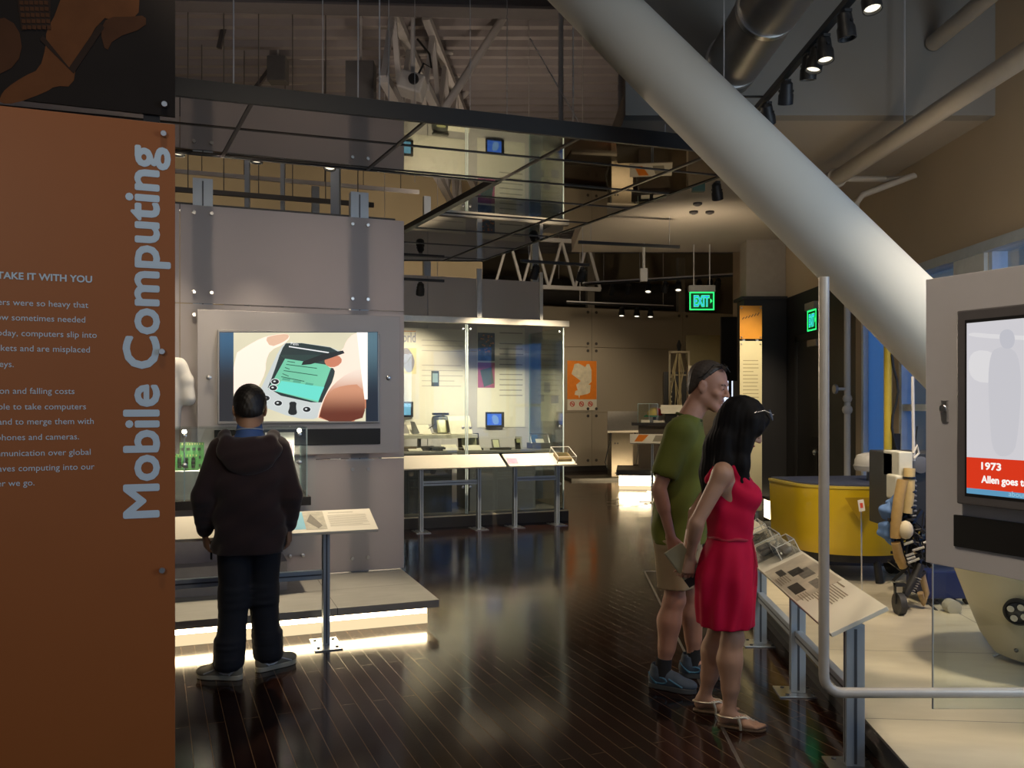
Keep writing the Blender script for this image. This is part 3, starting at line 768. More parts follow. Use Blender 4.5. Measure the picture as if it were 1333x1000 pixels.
# the picture on the photo sheet: hands on a keyboard and a seated lap in brown tones
PB = [M('photo_brown_%s' % n_, c, 0.7, 0, 0.25, 20, spec=0.15) for n_, c in (('light', (0.115, 0.042, 0.014)), ('mid', (0.062, 0.024, 0.010)), ('deep', (0.024, 0.013, 0.009)))]
def patch(pts, m, y, name='photo_shape', it=1, par=None):
    q = smooth_poly([OL(a, b, 0) + Vector((0, y, 0)) for a, b in pts], it)
    return MB().ext(q, (0, 0.0004, 0)).build(name, m, par or t)
patch([(0,126),(8,115),(30,100),(52,90),(60,60),(60,40),(74,16),(90,-40),(150,-40),(182,-8),(180,24),(150,28),(132,22),(100,80),(95,113),(72,112),(60,120),(20,135),(0,135)], PB[0], -0.0008)
patch([(140,22),(130,40),(138,70),(148,50),(190,36),(190,20),(170,22)], PB[1], -0.0010)
patch([(56,46),(90,88),(130,30),(136,36),(96,96),(52,52)], PB[2], -0.0014, it=0)
patch([(-30,40),(0,20),(24,34),(30,70),(10,95),(-30,100)], PB[1], -0.0012)
patch([(20,-20),(66,-30),(66,34),(28,40)], PB[2], -0.0013, it=0)
kb = MB()
for i in range(5):
    for j in range(6):
        a = OL(28 + j*6.4 + i*1.0, 4 + i*8, 0); kb.box((a.x-0.0045, -0.0022, a.z-0.005), (a.x+0.0045, -0.0015, a.z+0.005))
kb.build('photo_keys', PB[1], t)
# writing
text('title_lettering', 'Mobile Computing', TXT, t, (OL(206,672).x, -0.0002, OL(206,672).z), (0,0,1), (-1,0,0), fit=(OL(207,193).z-OL(207,672).z, None), size=0.122, fat=0.0035)
def para(ls, right_px, base_ys, em, bold=0.0):
    for s, rx_, by in zip(ls, right_px, base_ys):
        a = OL(rx_, by)
        o = text('paragraph_lettering', s, TXT, t, (0,0,0), (1,0,0), (0,0,1), size=em, fat=bold)
        co = [v.co.x for v in o.data.vertices]; mxx = max(co)
        for v in o.data.vertices: v.co += Vector((a.x - mxx, -0.0002, a.z))
para(['TAKE IT WITH YOU'], [120], [368], 0.0247, 0.0007)
para(['Early computers were so heavy that', 'people now sometimes needed', 'wheels. Today, computers slip into', 'pockets and are misplaced', 'like keys.'], [115,111,126,117,18], [401,420,440,459,478], 0.0225)
para(['Miniaturization and falling costs', 'made it possible to take computers', 'along and to merge them with', 'phones and cameras.', 'Communication over global', 'networks weaves computing into our', 'lives wherever we go.'], [97,112,122,103,118,123,45], [513,533,552,572,592,611,632], 0.0225)
bo = MB()
for px, py in ((214,137),(213,175),(211,458),(211,742),(0-40,150)):
    a = OL(px, py); standoff(bo, (a.x, 0, a.z), (0,-1,0), 0.0085, 0.004)
bo.each('standoff_bolt', STEEL, t, True)
pm = MB()
for x in (-0.06, -1.19): pm.box((x-0.02, 0.012, 0), (x+0.02, 0.055, 3.15))
pm.build('support_post', BLACK, t)

# ================================================================== near illuminated plinth
PW = (-0.93, 7.25, 0)              # foot of the video wall's free end
def WL(px, py, tt=0.0): return pl(px, py, PW, UA, tt)
led_plinth('low tiled plinth with glowing white edge under the video wall', PW, UA, -3.6, -0.02, -1.21, 0.10)

# ================================================================== frosted video wall
t = thing('video_wall', 'tall frosted acrylic panel wall behind the hooded visitor', 'display wall', PW, UA, None, 'thing')
z1, z2, z3 = 1.135, 2.385, 3.16
for i, (a, b_) in enumerate(((0.19, z1-0.004), (z1+0.004, z2-0.004), (z2+0.004, z3))):
    for x0, x1 in ((-3.6, -1.79), (-1.784, 0)): MB().box((x0, -0.012, a), (x1, 0.0, b_)).build('acrylic_panel', FROST, t)
posts = [WL(264, 400, 0.05).x, WL(467, 400, 0.05).x, -3.4]
sb = MB()
for i, x in enumerate(posts):
    p = MB().box((x-0.075, 0.006, 0.18), (x-0.004, 0.10, 3.38)).box((x+0.004, 0.006, 0.18), (x+0.075, 0.10, 3.38)).box((x-0.004, 0.012, 0.18), (x+0.004, 0.10, 3.38)).build('post', ALU, t)
    MB().box((x-0.006, 0.004, 0.2), (x+0.006, 0.0115, 3.36)).build('slot', ALU_DK, p)
    for z in (z3-0.06, z2+0.09, z2-0.09, z1+0.09, z1-0.09, 0.30):
        for e in (-0.065, 0.065): standoff(sb, (x+e, -0.012, z), (0,-1,0), 0.016, 0.012)
    MB().box((x-0.12, -0.02, z1-0.018), (x+0.12, -0.013, z1-0.008)).build('joint_clip', STEEL, t)
sb.each('standoff_bolt', STEEL, t, True)
tr = MB().box((-3.6, 0.10, 3.14), (-0.05, 0.16, 3.2)); tr.build('top_rail', M('dark_rail', (0.03, 0.03, 0.032), 0.5), t)

# big screen hung in front of it
tv = thing('video_screen', 'large wall screen showing hands holding a pocket organiser with a stylus', 'screen', PW, UA)
a = WL(257, 403, -0.13); b_ = WL(520, 589, -0.13)
MB().box((a.x, -0.15, b_.z), (b_.x, -0.13, a.z)).build('backing_sheet', FROST2, tv, bevel=0.002)
mt = MB()
for px in (272, 505):
    q = WL(px, 492, -0.13); standoff(mt, (q.x, -0.15, q.z), (0,-1,0), 0.020, 0.012)
mt.each('standoff_bolt', STEEL, tv, True)
mk = MB()
for x in (a.x+0.25, b_.x-0.25):
    for z in (a.z-0.12, b_.z+0.12): mk.tube((x, -0.012, z), (x, -0.13, z), 0.02)
mk.build('wall_spacer', STEEL, tv)
a = WL(283, 429, -0.19); b_ = WL(494.5, 550.5, -0.19)
MB().box((a.x, -0.19, b_.z), (b_.x, -0.15, a.z)).build('bezel', M('grey_bezel', (0.34, 0.335, 0.33), 0.35, 0.2), tv, bevel=0.004)
a = WL(279, 560, -0.16); b_ = WL(495, 578, -0.16)
MB().box((a.x, -0.17, b_.z), (b_.x, -0.15, a.z)).build('speaker_bar', BLACK, tv, bevel=0.003)
sy = [-0.1905]
def T(pts, m, name, it=1):
    sy[0] -= 0.0004
    q = [WL(x, y, -0.1905) for x, y in pts]; q = [Vector((p.x, sy[0], p.z)) for p in q]
    return MB().ext(smooth_poly(q, it) if it else q, (0, 0.0003, 0)).build(name, m, tv)
def ES(n, r, g, b, s=1.0, v=0.0, sc_=3): return E('screen_' + n, sl(r, g, b), s, v, sc_)
T([(285.5,432),(492,432),(492,548.5),(285.5,548.5)], ES('dark_bars', 22, 34, 52, 1.0, 0.5, 2), 'screen_glass', 0)
zA, zB_ = WL(290,500,-.19).z, WL(290,435,-.19).z
T([(286,433),(304,433),(304,548),(286,548)], EG('screen_left_bar', sl(44,92,126), sl(16,22,34), zA, zB_), 'picture_side_bar', 0)
T([(476,433),(491,433),(491,548),(476,548)], EG('screen_other_bar', sl(84,116,130), sl(18,30,46), zA-0.1, zB_), 'picture_side_bar', 0)
T([(304,433),(476,433),(476,548.5),(304,548.5)], ES('pale_ground', 226, 218, 186, 1.0, 0.14, 2.2), 'picture_ground', 0)
T([(304,520),(345,515),(340,548.5),(304,548.5)], ES('dark_corner', 60, 52, 46), 'picture_shadow', 0)
# holding hand
T([(304,462),(322,450),(340,440),(356,436),(374,434),(378,440),(370,448),(352,456),(346,470),(346,484),(336,505),(326,520),(304,528)], ES('skin_light', 255, 232, 214, 1.15, 0.06), 'picture_palm')
T([(345,440),(356,436.5),(374,434.5),(377,439),(368,446),(352,452)], ES('skin_mid', 232, 190, 160, 1.0, 0.1), 'picture_thumb')
# device
T([(374,444),(446,454),(440,470),(428,500),(420,530),(416,546),(384,545),(338,528),(333,520),(350,484),(364,454)], ES('silver_body', 206, 212, 210, 1.0, 0.06), 'picture_device')
T([(374,444),(448,455),(438,478),(428,512),(424,528),(346,511),(356,486),(366,456)], ES('dark_casing', 34, 50, 50, 1.0, 0.2), 'picture_casing')
T([(371,467),(432,476),(414,524),(349,507)], ES('green_lcd', 118, 205, 168, 1.0, 0.12), 'picture_display', 0)
T([(363,462),(430,462),(432,476),(371,467)], ES('dark_lcd', 40, 62, 58, 1.0, 0.1), 'picture_display_top', 0)
T([(366,496),(422,504),(414,522),(358,509)], ES('cyan_pad', 110, 226, 208), 'picture_writing_pad', 0)
T([(376,450.5),(428,458.5),(428,460),(376,452)], ES('white_line', 240, 240, 240), 'picture_rule', 0)
lm = ES('lcd_ink', 40, 92, 72)
for i, w in enumerate((10, 40, 6, 44, 8, 30)):
    T([(374-i*1.6, 470+i*4), (374-i*1.6+w, 470.6+i*4.5+w*0.10), (374-i*1.6+w, 471.6+i*4.5+w*0.10), (374-i*1.6, 471.0+i*4)], lm, 'picture_screen_line', 0)
for x, y in ((368,492),(382,495),(398,498)):
    T([(x,y),(x+10,y+1.6),(x+9,y+4),(x-1,y+2.6)], ES('lcd_key', 88, 168, 140), 'picture_soft_key', 0)
def oval(x, y, rx, ry, n=14): return [(x + rx*math.cos(i*2*math.pi/n), y + ry*math.sin(i*2*math.pi/n)) for i in range(n)]
bk = ES('button_dark', 24, 28, 30); wt = ES('button_ring', 228, 232, 232)
for x, y in ((358,497),(355.5,505),(346,518.5),(362,525),(399,533)):
    T(oval(x, y, 6, 4.2), wt, 'picture_button_ring', 0); T(oval(x, y, 5, 3.4), bk, 'picture_button', 0)
    T(oval(x-0.8, y-0.4, 1.6, 1.0), wt, 'picture_button_icon', 0)
T([(376,523),(386,523),(385,531),(387,539),(380,541),(374,538),(377,530)], bk, 'picture_rocker')
# writing hand and stylus
T([(476,433),(460,434),(450,444),(446,456),(430,464),(422,468),(426,478),(436,480),(434,494),(424,512),(416,530),(412,548.5),(476,548.5)], ES('hand_light', 250, 226, 206, 1.1, 0.08), 'picture_writing_hand')
T([(476,478),(452,486),(434,500),(424,514),(418,530),(413,548.5),(476,548.5)], EG('screen_hand_shade', sl(252,232,214), sl(206,132,96), WL(440,520,-.19).z, WL(440,480,-.19).z, 1.0), 'picture_hand_shade')
T([(470,500),(446,502),(430,508),(420,524),(414,548.5),(470,548.5),(476,530)], EG('screen_wrist', sl(214,150,116), sl(104,44,24), WL(440,540,-.19).z, WL(440,505,-.19).z), 'picture_wrist_shade')
T([(440,462),(426,465),(421,470),(426,478),(438,478),(446,470)], ES('finger_tip', 206, 128, 96, 1.0, 0.15), 'picture_finger_tip')
T([(478,433),(464,433),(468,470),(474,520),(478,520)], ES('hand_white', 255, 246, 236, 1.2), 'picture_sleeve', 0)
T([(392,475.5),(394,471),(420,461),(446,456.5),(448,460),(428,467),(404,474.5)], ES('stylus', 26, 30, 30), 'picture_stylus', 0)
text('device_lettering', 'Palm', ES('white_line', 240, 240, 240), tv, (WL(378,449,-0.1905).x, sy[0]-0.0003, WL(378,449,-0.1905).z), (1,0,-0.10), (0,0,1), size=0.032, thick=0)

# ================================================================== vitrine below the screen
v = thing('vitrine', 'glass display case with dark base board below the big screen', 'display case', PW, UA)
g0 = WL(405, 650, -0.60)
zb0 = g0.z
MB().box((-3.4, -0.60, zb0-0.045), (g0.x, -0.05, zb0+0.02)).build('base_board', M('dark_base_board', (0.030, 0.024, 0.021), 0.45), v, bevel=0.003)
xr = WL(400, 560, -0.58).x; ztp = WL(400, 557, -0.58).z
for lo, hi in (((-3.3, -0.585, zb0+0.02), (xr, -0.577, ztp)), ((xr-0.008, -0.577, zb0+0.02), (xr, -0.16, ztp)), ((-3.3, -0.585, ztp), (xr, -0.16, ztp+0.008))):
    MB().box(lo, hi).build('glass_pane', GLASS, v)
ge = MB()
for x, y in ((xr-0.004, -0.581), (xr-0.004, -0.165), (WL(240,560,-0.581).x, -0.581)): ge.bar((x, y, zb0+0.02), (x, y, ztp), 0.009)
ge.each('glass_edge', GEDGE, v)
gb = MB()
for x in (xr-0.06, WL(240,600,-0.58).x):
    for z in (ztp-0.05, ztp-0.26): standoff(gb, (x, -0.585, z), (0,-1,0), 0.018, 0.006)
gb.each('glass_clamp', STEEL, v, True)
for x in (xr-0.05, WL(330,557,-0.4).x, WL(240,557,-0.5).x):
    MB().sph((x, -0.50, ztp-0.022), 0.016, 10).build('mini_lamp', E('mini_lamp_glow', (1.0,0.86,0.62), 30.0), v, True)
    p_ = Vector((PW[0],PW[1],0)) + U*x - NRM*0.50; spot('vitrine_lamp', (p_.x, p_.y, ztp-0.045), (p_.x+NRM.x*0.12, p_.y+NRM.y*0.12, zb0), 9, 150, 0.8, (1.0,0.86,0.64), 0.015)
wp = WL(411, 593, -0.04)
MB().box((-3.4, -0.05, 0.36), (wp.x, -0.036, wp.z)).build('back_sheet', FROST2, v)
px_ = WL(375, 788, -0.55)
MB().box((-3.4, -0.50, 0.18), (px_.x, -0.10, 0.40)).build('pedestal', M('grey_pedestal', (0.30, 0.29, 0.30), 0.5), v, bevel=0.003)
MB().box((-3.4, -0.34, 0.40), (px_.x-0.1, -0.06, zb0-0.045)).build('pedestal_column', M('grey_lilac_sheet', (0.34, 0.32, 0.34), 0.5), v)
bb = MB()
for px, py in ((377,724),(394,723)):
    q = WL(px, py, -0.05); standoff(bb, (q.x, -0.05, q.z), (0,-1,0), 0.017, 0.01)
bb.each('standoff_bolt', STEEL, v, True)
hz = WL(385, 770, -0.5)
# contents of the vitrine
zt = zb0 + 0.02
c0 = WL(345, 600, -0.30); c1 = WL(383, 600, -0.30); ctop = WL(365, 563, -0.30).z
lit = thing('story_card', 'white upright card with a mauve sketch of a pocket device, in the lit vitrine', 'card', PW, UA)
MB().box((c0.x, -0.31, zt), (c1.x, -0.30, ctop)).build('card', M('white_card', (0.85, 0.83, 0.78), 0.5), lit)
MB().box((c0.x+0.02, -0.30, zt), (c1.x-0.02, -0.24, zt+0.02)).build('card_foot', WHITE, lit)
dm = M('mauve_ink', (0.42, 0.28, 0.42), 0.6); q = WL(375, 592, -0.311)
MB().ext(smooth_poly([(q.x-0.045, -0.3106, q.z+0.10), (q.x+0.03, -0.3106, q.z+0.11), (q.x+0.04, -0.3106, q.z-0.02), (q.x+0.02, -0.3106, q.z-0.13), (q.x-0.03, -0.3106, q.z-0.11), (q.x-0.05, -0.3106, q.z)], 2), (0, 0.0005, 0)).build('device_sketch', dm, lit)
MB().ext([(q.x-0.028, -0.3114, q.z+0.085), (q.x+0.02, -0.3114, q.z+0.09), (q.x+0.026, -0.3114, q.z+0.01), (q.x-0.03, -0.3114, q.z)], (0, 0.0005, 0)).build('sketch_screen', M('pale_lilac_ink', (0.72, 0.62, 0.72), 0.6), lit)
bx0 = WL(210, 600, -0.40); bx1 = WL(262, 606, -0.40)
st = thing('display_riser', 'white riser block under the green circuit boards', 'riser', PW, UA)
MB().box((bx0.x, -0.50, zt), (bx1.x, -0.20, WL(250, 612, -0.4).z)).build('block', M('white_riser', (0.80, 0.78, 0.70), 0.45), st, bevel=0.003)
zr = WL(250, 612, -0.4).z
GRN = M('circuit_green', (0.07, 0.20, 0.07), 0.4, 0, 0.3, 40)
for i, (px, w, h, yy, lb) in enumerate(((250, 0.17, 0.20, -0.30, 'taller green circuit board standing on the white riser block'), (240, 0.20, 0.12, -0.42, 'lower green circuit board standing before the taller one'))):
    q = WL(px, 600, yy); b0 = thing('circuit_board', lb, 'circuit board', PW, UA, 'circuit boards on the riser')
    MB().box((q.x-w/2, yy-0.004, zr), (q.x+w/2, yy, zr+h)).build('board', GRN, b0)
    ch = MB(); gd = MB()
    for k in range(4):
        for j in range(3):
            x = q.x - w/2 + 0.02 + k*(w-0.04)/3.4; z = zr + 0.025 + j*(h-0.05)/2.4
            ch.box((x-0.012, yy-0.010, z-0.010), (x+0.012, yy-0.004, z+0.012))
    for k in range(9): gd.box((q.x-w/2+0.012+k*w/9.6, yy-0.006, zr+h-0.018), (q.x-w/2+0.020+k*w/9.6, yy-0.004, zr+h-0.004))
    ch.build('chips', M('chip_black', (0.02, 0.02, 0.02), 0.4), b0); gd.build('contacts', M('gold_contacts', (0.6, 0.5, 0.25), 0.3, 0.8), b0)
# white shirt form hung beside the screen
q = WL(236, 492, -0.18)
sh = S((-0.36, -0.16, -0.42), (0.14, 0.14, 0.22), 0.012)
sh.loft([(-0.40, -0.16, 0, 0.15, 0.07), (-0.1, -0.16, 0, 0.17, 0.085), (0.10, -0.16, 0, 0.18, 0.075), (0.17, -0.16, 0, 0.08, 0.05)], 0.03)
sh.chain([((-0.02, 0, 0.10), 0.06), ((0.035, -0.01, -0.02), 0.052), ((0.05, -0.02, -0.16), 0.055)], 0.03)
o = sh.build('shirt', M('white_cotton', (0.80, 0.78, 0.74), 0.8, 0, 0.04))
s_ = thing('shirt_form', 'white short-sleeved shirt form hung on the frosted wall beside the big screen', 'shirt', (PW[0] + U.x*q.x + NRM.x*-0.10, PW[1] + U.y*q.x + NRM.y*-0.10, q.z), UA)
o.parent = s_
MB().tube((-0.16, 0.03, 0.1), (-0.16, 0.088, 0.1), 0.012).build('wall_hook', STEEL, s_)

# ================================================================== plaque table in front of the plinth
O5 = floor_p = at(424, 837, 5.6); O5.z = 0
t5, s5, n5 = plaque_table('white sloping plaque table before the video wall with a blue photo strip', 'white plaque tables', O5, UA, -2.2, 0.32, [-1.55, 0], 0.772, 0.872, -0.16, 0.15, 0.47)
fx = lambda x, k: Vector((x, -0.16, 0.772)) + s5*k
def on5(x0, x1, k0, k1, m, name, lift=0.0006):
    return MB().ext([fx(x0,k0)+n5*lift, fx(x1,k0)+n5*lift, fx(x1,k1)+n5*lift, fx(x0,k1)+n5*lift], n5*0.0005).build(name, m, t5)
on5(-0.32, -0.22, 0.05, 0.31, M('purple_print', (0.22, 0.13, 0.30), 0.5), 'purple_print')
on5(-0.215, -0.13, 0.05, 0.31, M('cyan_print', (0.16, 0.50, 0.68), 0.5), 'cyan_print')
on5(-0.14, -0.005, 0.04, 0.31, M('photo_print', (0.45, 0.42, 0.33), 0.5, 0, 0.5, 25), 'photo_print', 0.0011)
MB().ext([fx(-0.125,0.16)+n5*0.002, fx(-0.06,0.05)+n5*0.002, fx(-0.03,0.09)+n5*0.002, fx(-0.09,0.27)+n5*0.002], n5*0.0004).build('photo_device', M('brown_print', (0.13, 0.11, 0.08), 0.5, 0, 0.4, 60), t5)
lm5 = MB(); lines(lm5, fx(0,0), (1,0,0), s5, 0.02, 0.28, 0.235, 9, 0.020, 0.006, n5)
lines(lm5, fx(0,0), (1,0,0), s5, 0.03, 0.20, 0.275, 1, 0.02, 0.010, n5, False)
lm5.build('text_lines', M('pale_ink', (0.52, 0.49, 0.40), 0.6), t5)
# folded leaflet stand? a small open leaflet shadow under the table stays out
# ================================================================== middle display case
PC = (0.77, 11.50, 0)
def CL(px, py, tt=0.0): return pl(px, py, PC, UA, tt)
DARKSLAB = slab_mat('dark_stone_tiles', (0.10, 0.09, 0.08), (0.16, 0.15, 0.13), 0.9, 0.7)
case = thing('glass_display_case', 'long glass-fronted display case with rail and frosted back at mid hall', 'display case', PC, UA)
MB().box((-4.4, 0, 0), (0, 1.5, 0.15)).build('plinth', DARKSLAB, case)
MB().box((-4.4, -0.004, 0.135), (0, 0.02, 0.152)).build('plinth_edge', M('pale_edge_trim', (0.62, 0.58, 0.44), 0.35), case)
zr_ = CL(640, 418, 0.1).z
MB().box((-4.4, 0.06, zr_-0.045), (0.04, 0.14, zr_+0.035)).build('top_rail', M('rail_satin', (0.66, 0.63, 0.54), 0.35, 0.4), case, bevel=0.004)
xs = CL(607, 500, 0.1).x
for x0, x1 in ((-4.4, xs-0.006), (xs+0.006, -0.03)): MB().box((x0, 0.094, 0.15), (x1, 0.106, zr_-0.045)).build('glass_pane', GLASS, case)
MB().box((-0.04, 0.106, 0.15), (-0.028, 1.36, zr_-0.05)).build('glass_pane', GLASS, case)
ge = MB()
for x, y in ((xs-0.008, 0.1), (xs+0.016, 0.1), (-0.034, 0.1), (-0.034, 1.36)): ge.bar((x, y, 0.15), (x, y, zr_-0.045), 0.014)
ge.each('glass_edge', GEDGE, case)
gc = MB()
for x in (xs-0.05, xs+0.05, -0.09):
    for z in (zr_-0.12, 1.28, 0.5): standoff(gc, (x, 0.094, z), (0,-1,0), 0.02, 0.012)
gc.each('glass_clamp', STEEL, case, True)
for px, w in ((625, 0.045), (705, 0.03)):
    q = CL(px, 400, 0.1); MB().box((q.x-w, 0.085, zr_+0.035), (q.x+w/2, 0.115, 3.375)).build('hanger_post', M('pale_post', (0.55, 0.55, 0.52), 0.4, 0.4), case)
xb = CL(706, 400, 1.36).x
for x0, x1 in ((-4.4, -1.62), (-1.61, xb)):
    for z0, z1_ in ((0.15, 2.36), (2.37, 3.44)): MB().box((x0, 1.36, z0), (x1, 1.38, z1_)).build('back_panel', FROST2, case)
MB().box((xb+0.01, 1.36, 0.15), (-0.03, 1.372, 2.6)).build('back_panel', M('blue_grey_panel', (0.30, 0.35, 0.42), 0.4), case)
for x in (-1.61, xb-0.1, -3.2): MB().box((x-0.05, 1.385, 0.15), (x+0.05, 1.47, 4.6)).build('back_post', ALU, case)
# counter and cabinets
zc = 0.965
MB().box((-4.4, 0.26, zc-0.035), (-0.10, 1.0, zc)).build('counter', M('grey_counter', (0.30, 0.285, 0.25), 0.4), case, bevel=0.004)
dk = M('dark_glass_front', (0.055, 0.055, 0.06), 0.25)
for x0, x1 in ((-4.3, -1.55), (-1.30, -0.35)): MB().box((x0, 0.34, 0.15), (x1, 0.95, zc-0.035)).build('cabinet_block', dk if x0 < -2 else M('grey_block', (0.16, 0.16, 0.17), 0.4), case)
# raised glass shelf
zs_ = CL(560, 566, 0.5).z; xe = CL(622, 560, 0.45).x
MB().box((-4.3, 0.45, zs_-0.05), (xe, 1.0, zs_)).build('raised_shelf', M('lit_acrylic_shelf', (0.74, 0.70, 0.56), 0.3), case, bevel=0.003)
for x in (xe-0.06, xe-0.75): MB().box((x-0.02, 0.7, zc), (x+0.02, 0.76, zs_-0.05)).build('shelf_leg', M('shelf_bracket', (0.25, 0.24, 0.2), 0.4), case)
# wall graphics
def cbox(px0, py0, px1, py1, tt, th, name, m, parent=case):
    a = CL(px0, py0, tt); b_ = CL(px1, py1, tt)
    return MB().box((a.x, tt-th, b_.z), (b_.x, tt, a.z)).build(name, m, parent)
POST = M('white_poster', (0.74, 0.70, 0.62), 0.55, 0, 0.03)
TB = 1.357
g1 = thing('wall_graphic', 'white wall graphic with a blue headline and phone picture, behind the raised shelf', 'poster', PC, UA, 'case graphics')
a = CL(500, 426, TB); b_ = CL(606, 552, TB); MB().box((a.x-0.6, TB-0.006, b_.z), (b_.x, TB, a.z)).build('sheet', POST, g1)
cbox(524, 453, 542, 487, TB-0.006, 0.001, 'picture_patch', M('pale_yellow_print', (0.72, 0.64, 0.38), 0.5), g1)
q = CL(526, 466, TB-0.008)
MB().ext(smooth_poly([CL(x, y, TB-0.008) for x, y in ((524,454),(531,452),(541,468),(537,484),(530,486),(524,474))], 2), (0,0.0005,0)).build('picture_device', M('grey_lilac_print', (0.30, 0.29, 0.36), 0.5, 0, 0.3, 30), g1)
MB().ext([CL(x, y, TB-0.0095) for x, y in ((530,470),(536,462),(537,463),(531,472))], (0,0.0005,0)).build('picture_pen', INK, g1)
a = CL(541, 446, TB-0.007); b_ = CL(516, 435, TB)
text('headline_lettering', 'World', M('slate_ink', (0.30, 0.31, 0.40), 0.6), g1, (CL(512.5, 447, TB).x, TB-0.0065, a.z), (1,0,0), (0,0,1), fit=(CL(541,447,TB).x-CL(512.5,447,TB).x, CL(541,434,TB).z-CL(541,447,TB).z), bold=0.02)
cbox(524, 430.5, 541, 432, TB-0.006, 0.001, 'kicker_strip', M('orange_ink', (0.62, 0.22, 0.06), 0.5), g1)
li = MB(); a = CL(549, 438, TB)
w1 = CL(604, 440, TB).x - a.x
for k, n_ in ((0, 3), (0.36, 5)): lines(li, (a.x, TB-0.006, a.z-0.06-k), (1,0,0), (0,0,1), 0, w1*0.98, 0, n_, 0.075, 0.012, (0,-1,0))
li.build('text_lines', M('faint_ink', (0.48, 0.46, 0.44), 0.6), g1)
cbox(561.5, 483, 571.5, 503, TB-0.006, 0.001, 'phone_picture', M('phone_print', (0.07, 0.09, 0.11), 0.4), g1); cbox(563, 486, 570, 498, TB-0.0075, 0.0005, 'phone_screen_print', M('phone_screen_print', (0.30, 0.42, 0.48), 0.4), g1)
g2 = thing('wall_graphic', 'white wall graphic with a circuit photo over a magenta photo, behind the blue screen', 'poster', PC, UA, 'case graphics')
a = CL(621, 425, TB); b_ = CL(683, 556, TB); MB().box((a.x, TB-0.006, b_.z), (b_.x, TB, a.z)).build('sheet', POST, g2)
cbox(622, 433, 644, 470, TB-0.006, 0.001, 'circuit_photo', M('circuit_photo_print', (0.10, 0.13, 0.18), 0.5, 0, 0.8, 18), g2)
fl = MB()
random.seed(3)
for i in range(26):
    p = CL(624 + random.random()*18, 436 + random.random()*24, TB); fl.box((p.x-0.012, TB-0.0078, p.z-0.008), (p.x+0.012, TB-0.007, p.z+0.010))
fl.build('circuit_sparks', M('rust_print', (0.50, 0.22, 0.12), 0.5, 0, 0.5, 9), g2)
cbox(622, 472, 644, 505, TB-0.006, 0.001, 'magenta_photo', M('magenta_print', (0.36, 0.09, 0.20), 0.5), g2)
MB().ext([CL(x, y, TB-0.0078) for x, y in ((625,482),(640,478),(643,499),(630,504))], (0,0.0005,0)).build('tablet_picture', M('dark_teal_print', (0.07, 0.10, 0.11), 0.5), g2)
li = MB(); a = CL(650, 434, TB); w2 = CL(682, 440, TB).x - a.x
for k, n_ in ((0, 1), (0.16, 5), (0.62, 5)): lines(li, (a.x, TB-0.006, a.z-k), (1,0,0), (0,0,1), 0, w2*0.98, 0, n_, 0.078, 0.016, (0,-1,0))
li.build('text_lines', M('faint_ink2', (0.36, 0.34, 0.32), 0.6), g2)
g3 = thing('wall_graphic', 'narrow white graphic with small faded pictures at the corner of the display case', 'poster', PC, UA, 'case graphics')
TG = 1.35
a = CL(704, 442, TG); b_ = CL(733, 548, TG); MB().box((a.x, TG-0.006, b_.z), (b_.x, TG, a.z)).build('sheet', M('lit_warm_sheet', (0.78, 0.66, 0.48), 0.5), g3)
for x0, y0, x1, y1 in ((708,498,716,511),(704,514,708,523),(717,515,727,525)): cbox(x0, y0, x1, y1, TG-0.006, 0.001, 'faded_picture', M('faded_print', (0.32, 0.27, 0.32), 0.5, 0, 0.6, 25), g3)
li = MB(); a = CL(706, 462, TG); lines(li, (a.x, TG-0.006, a.z), (1,0,0), (0,0,1), 0, CL(728,462,TG).x-a.x, 0, 4, 0.10, 0.010, (0,-1,0)); li.build('text_lines', M('faint_ink', (0,0,0)), g3)
# framed wall screens
BLUE = E('blue_screen', sl(56, 106, 205), 1.3, 0.25, 12); BLUE2 = E('pale_blue_screen', sl(120, 180, 205), 1.1, 0.3, 12)
for px0, py0, px1, py1, m, lb in ((632, 536.5, 655, 556, BLUE, 'small blue glowing screen on the case back wall beside the magenta graphic'), (520, 523, 537, 543, BLUE2, 'small pale blue screen at the edge of the raised shelf graphic')):
    r = thing('wall_screen', lb, 'screen', PC, UA, 'small screens in the display case')
    cbox(px0, py0, px1, py1, 1.349, 0.045, 'frame', BLACK, r); cbox(px0+2.3, py0+2.3, px1-2.3, py1-2.6, 1.303, 0.002, 'display', m, r)
    if px0 > 600:
        MB().ext(smooth_poly([CL(x, y, 1.299) for x, y in ((640,540),(648,541),(650,552),(642,553))], 1), (0,0.001,0)).build('display_figure', E('screen_figure', sl(130, 170, 225), 1.0), r)
# the devices on the counter and shelf
def dev(name, label, cat, px, py, tt, group='devices in the display case'):
    q = CL(px, py, tt); r = thing(name, label, cat, (PC[0]+U.x*q.x+NRM.x*tt, PC[1]+U.y*q.x+NRM.y*tt, zc if tt < 0.44 or px > 625 else zs_), UA, group); return r
GREYD = M('dark_device', (0.035, 0.034, 0.032), 0.35); LCD = M('olive_lcd', (0.42, 0.42, 0.20), 0.3); CARD = M('lit_card', (0.80, 0.76, 0.62), 0.5); BEI = M('beige_device', (0.45, 0.42, 0.33), 0.4)
def slant(w, d, h, th, m, name, r, x=0, y=0, z=0):
    """a slab leaning back on its lower edge"""
    a = Vector((0, d, h)); n = Vector((0, -h, d)).normalized()
    return MB().ext([Vector((x-w/2, y, z)), Vector((x+w/2, y, z)), Vector((x+w/2, y, z)) + a, Vector((x-w/2, y, z)) + a], n*th).build(name, m, r)
r = dev('tablet_computer', 'dark round-shouldered tablet with olive screen standing on the raised shelf', 'tablet computer', 577, 560, 0.60)
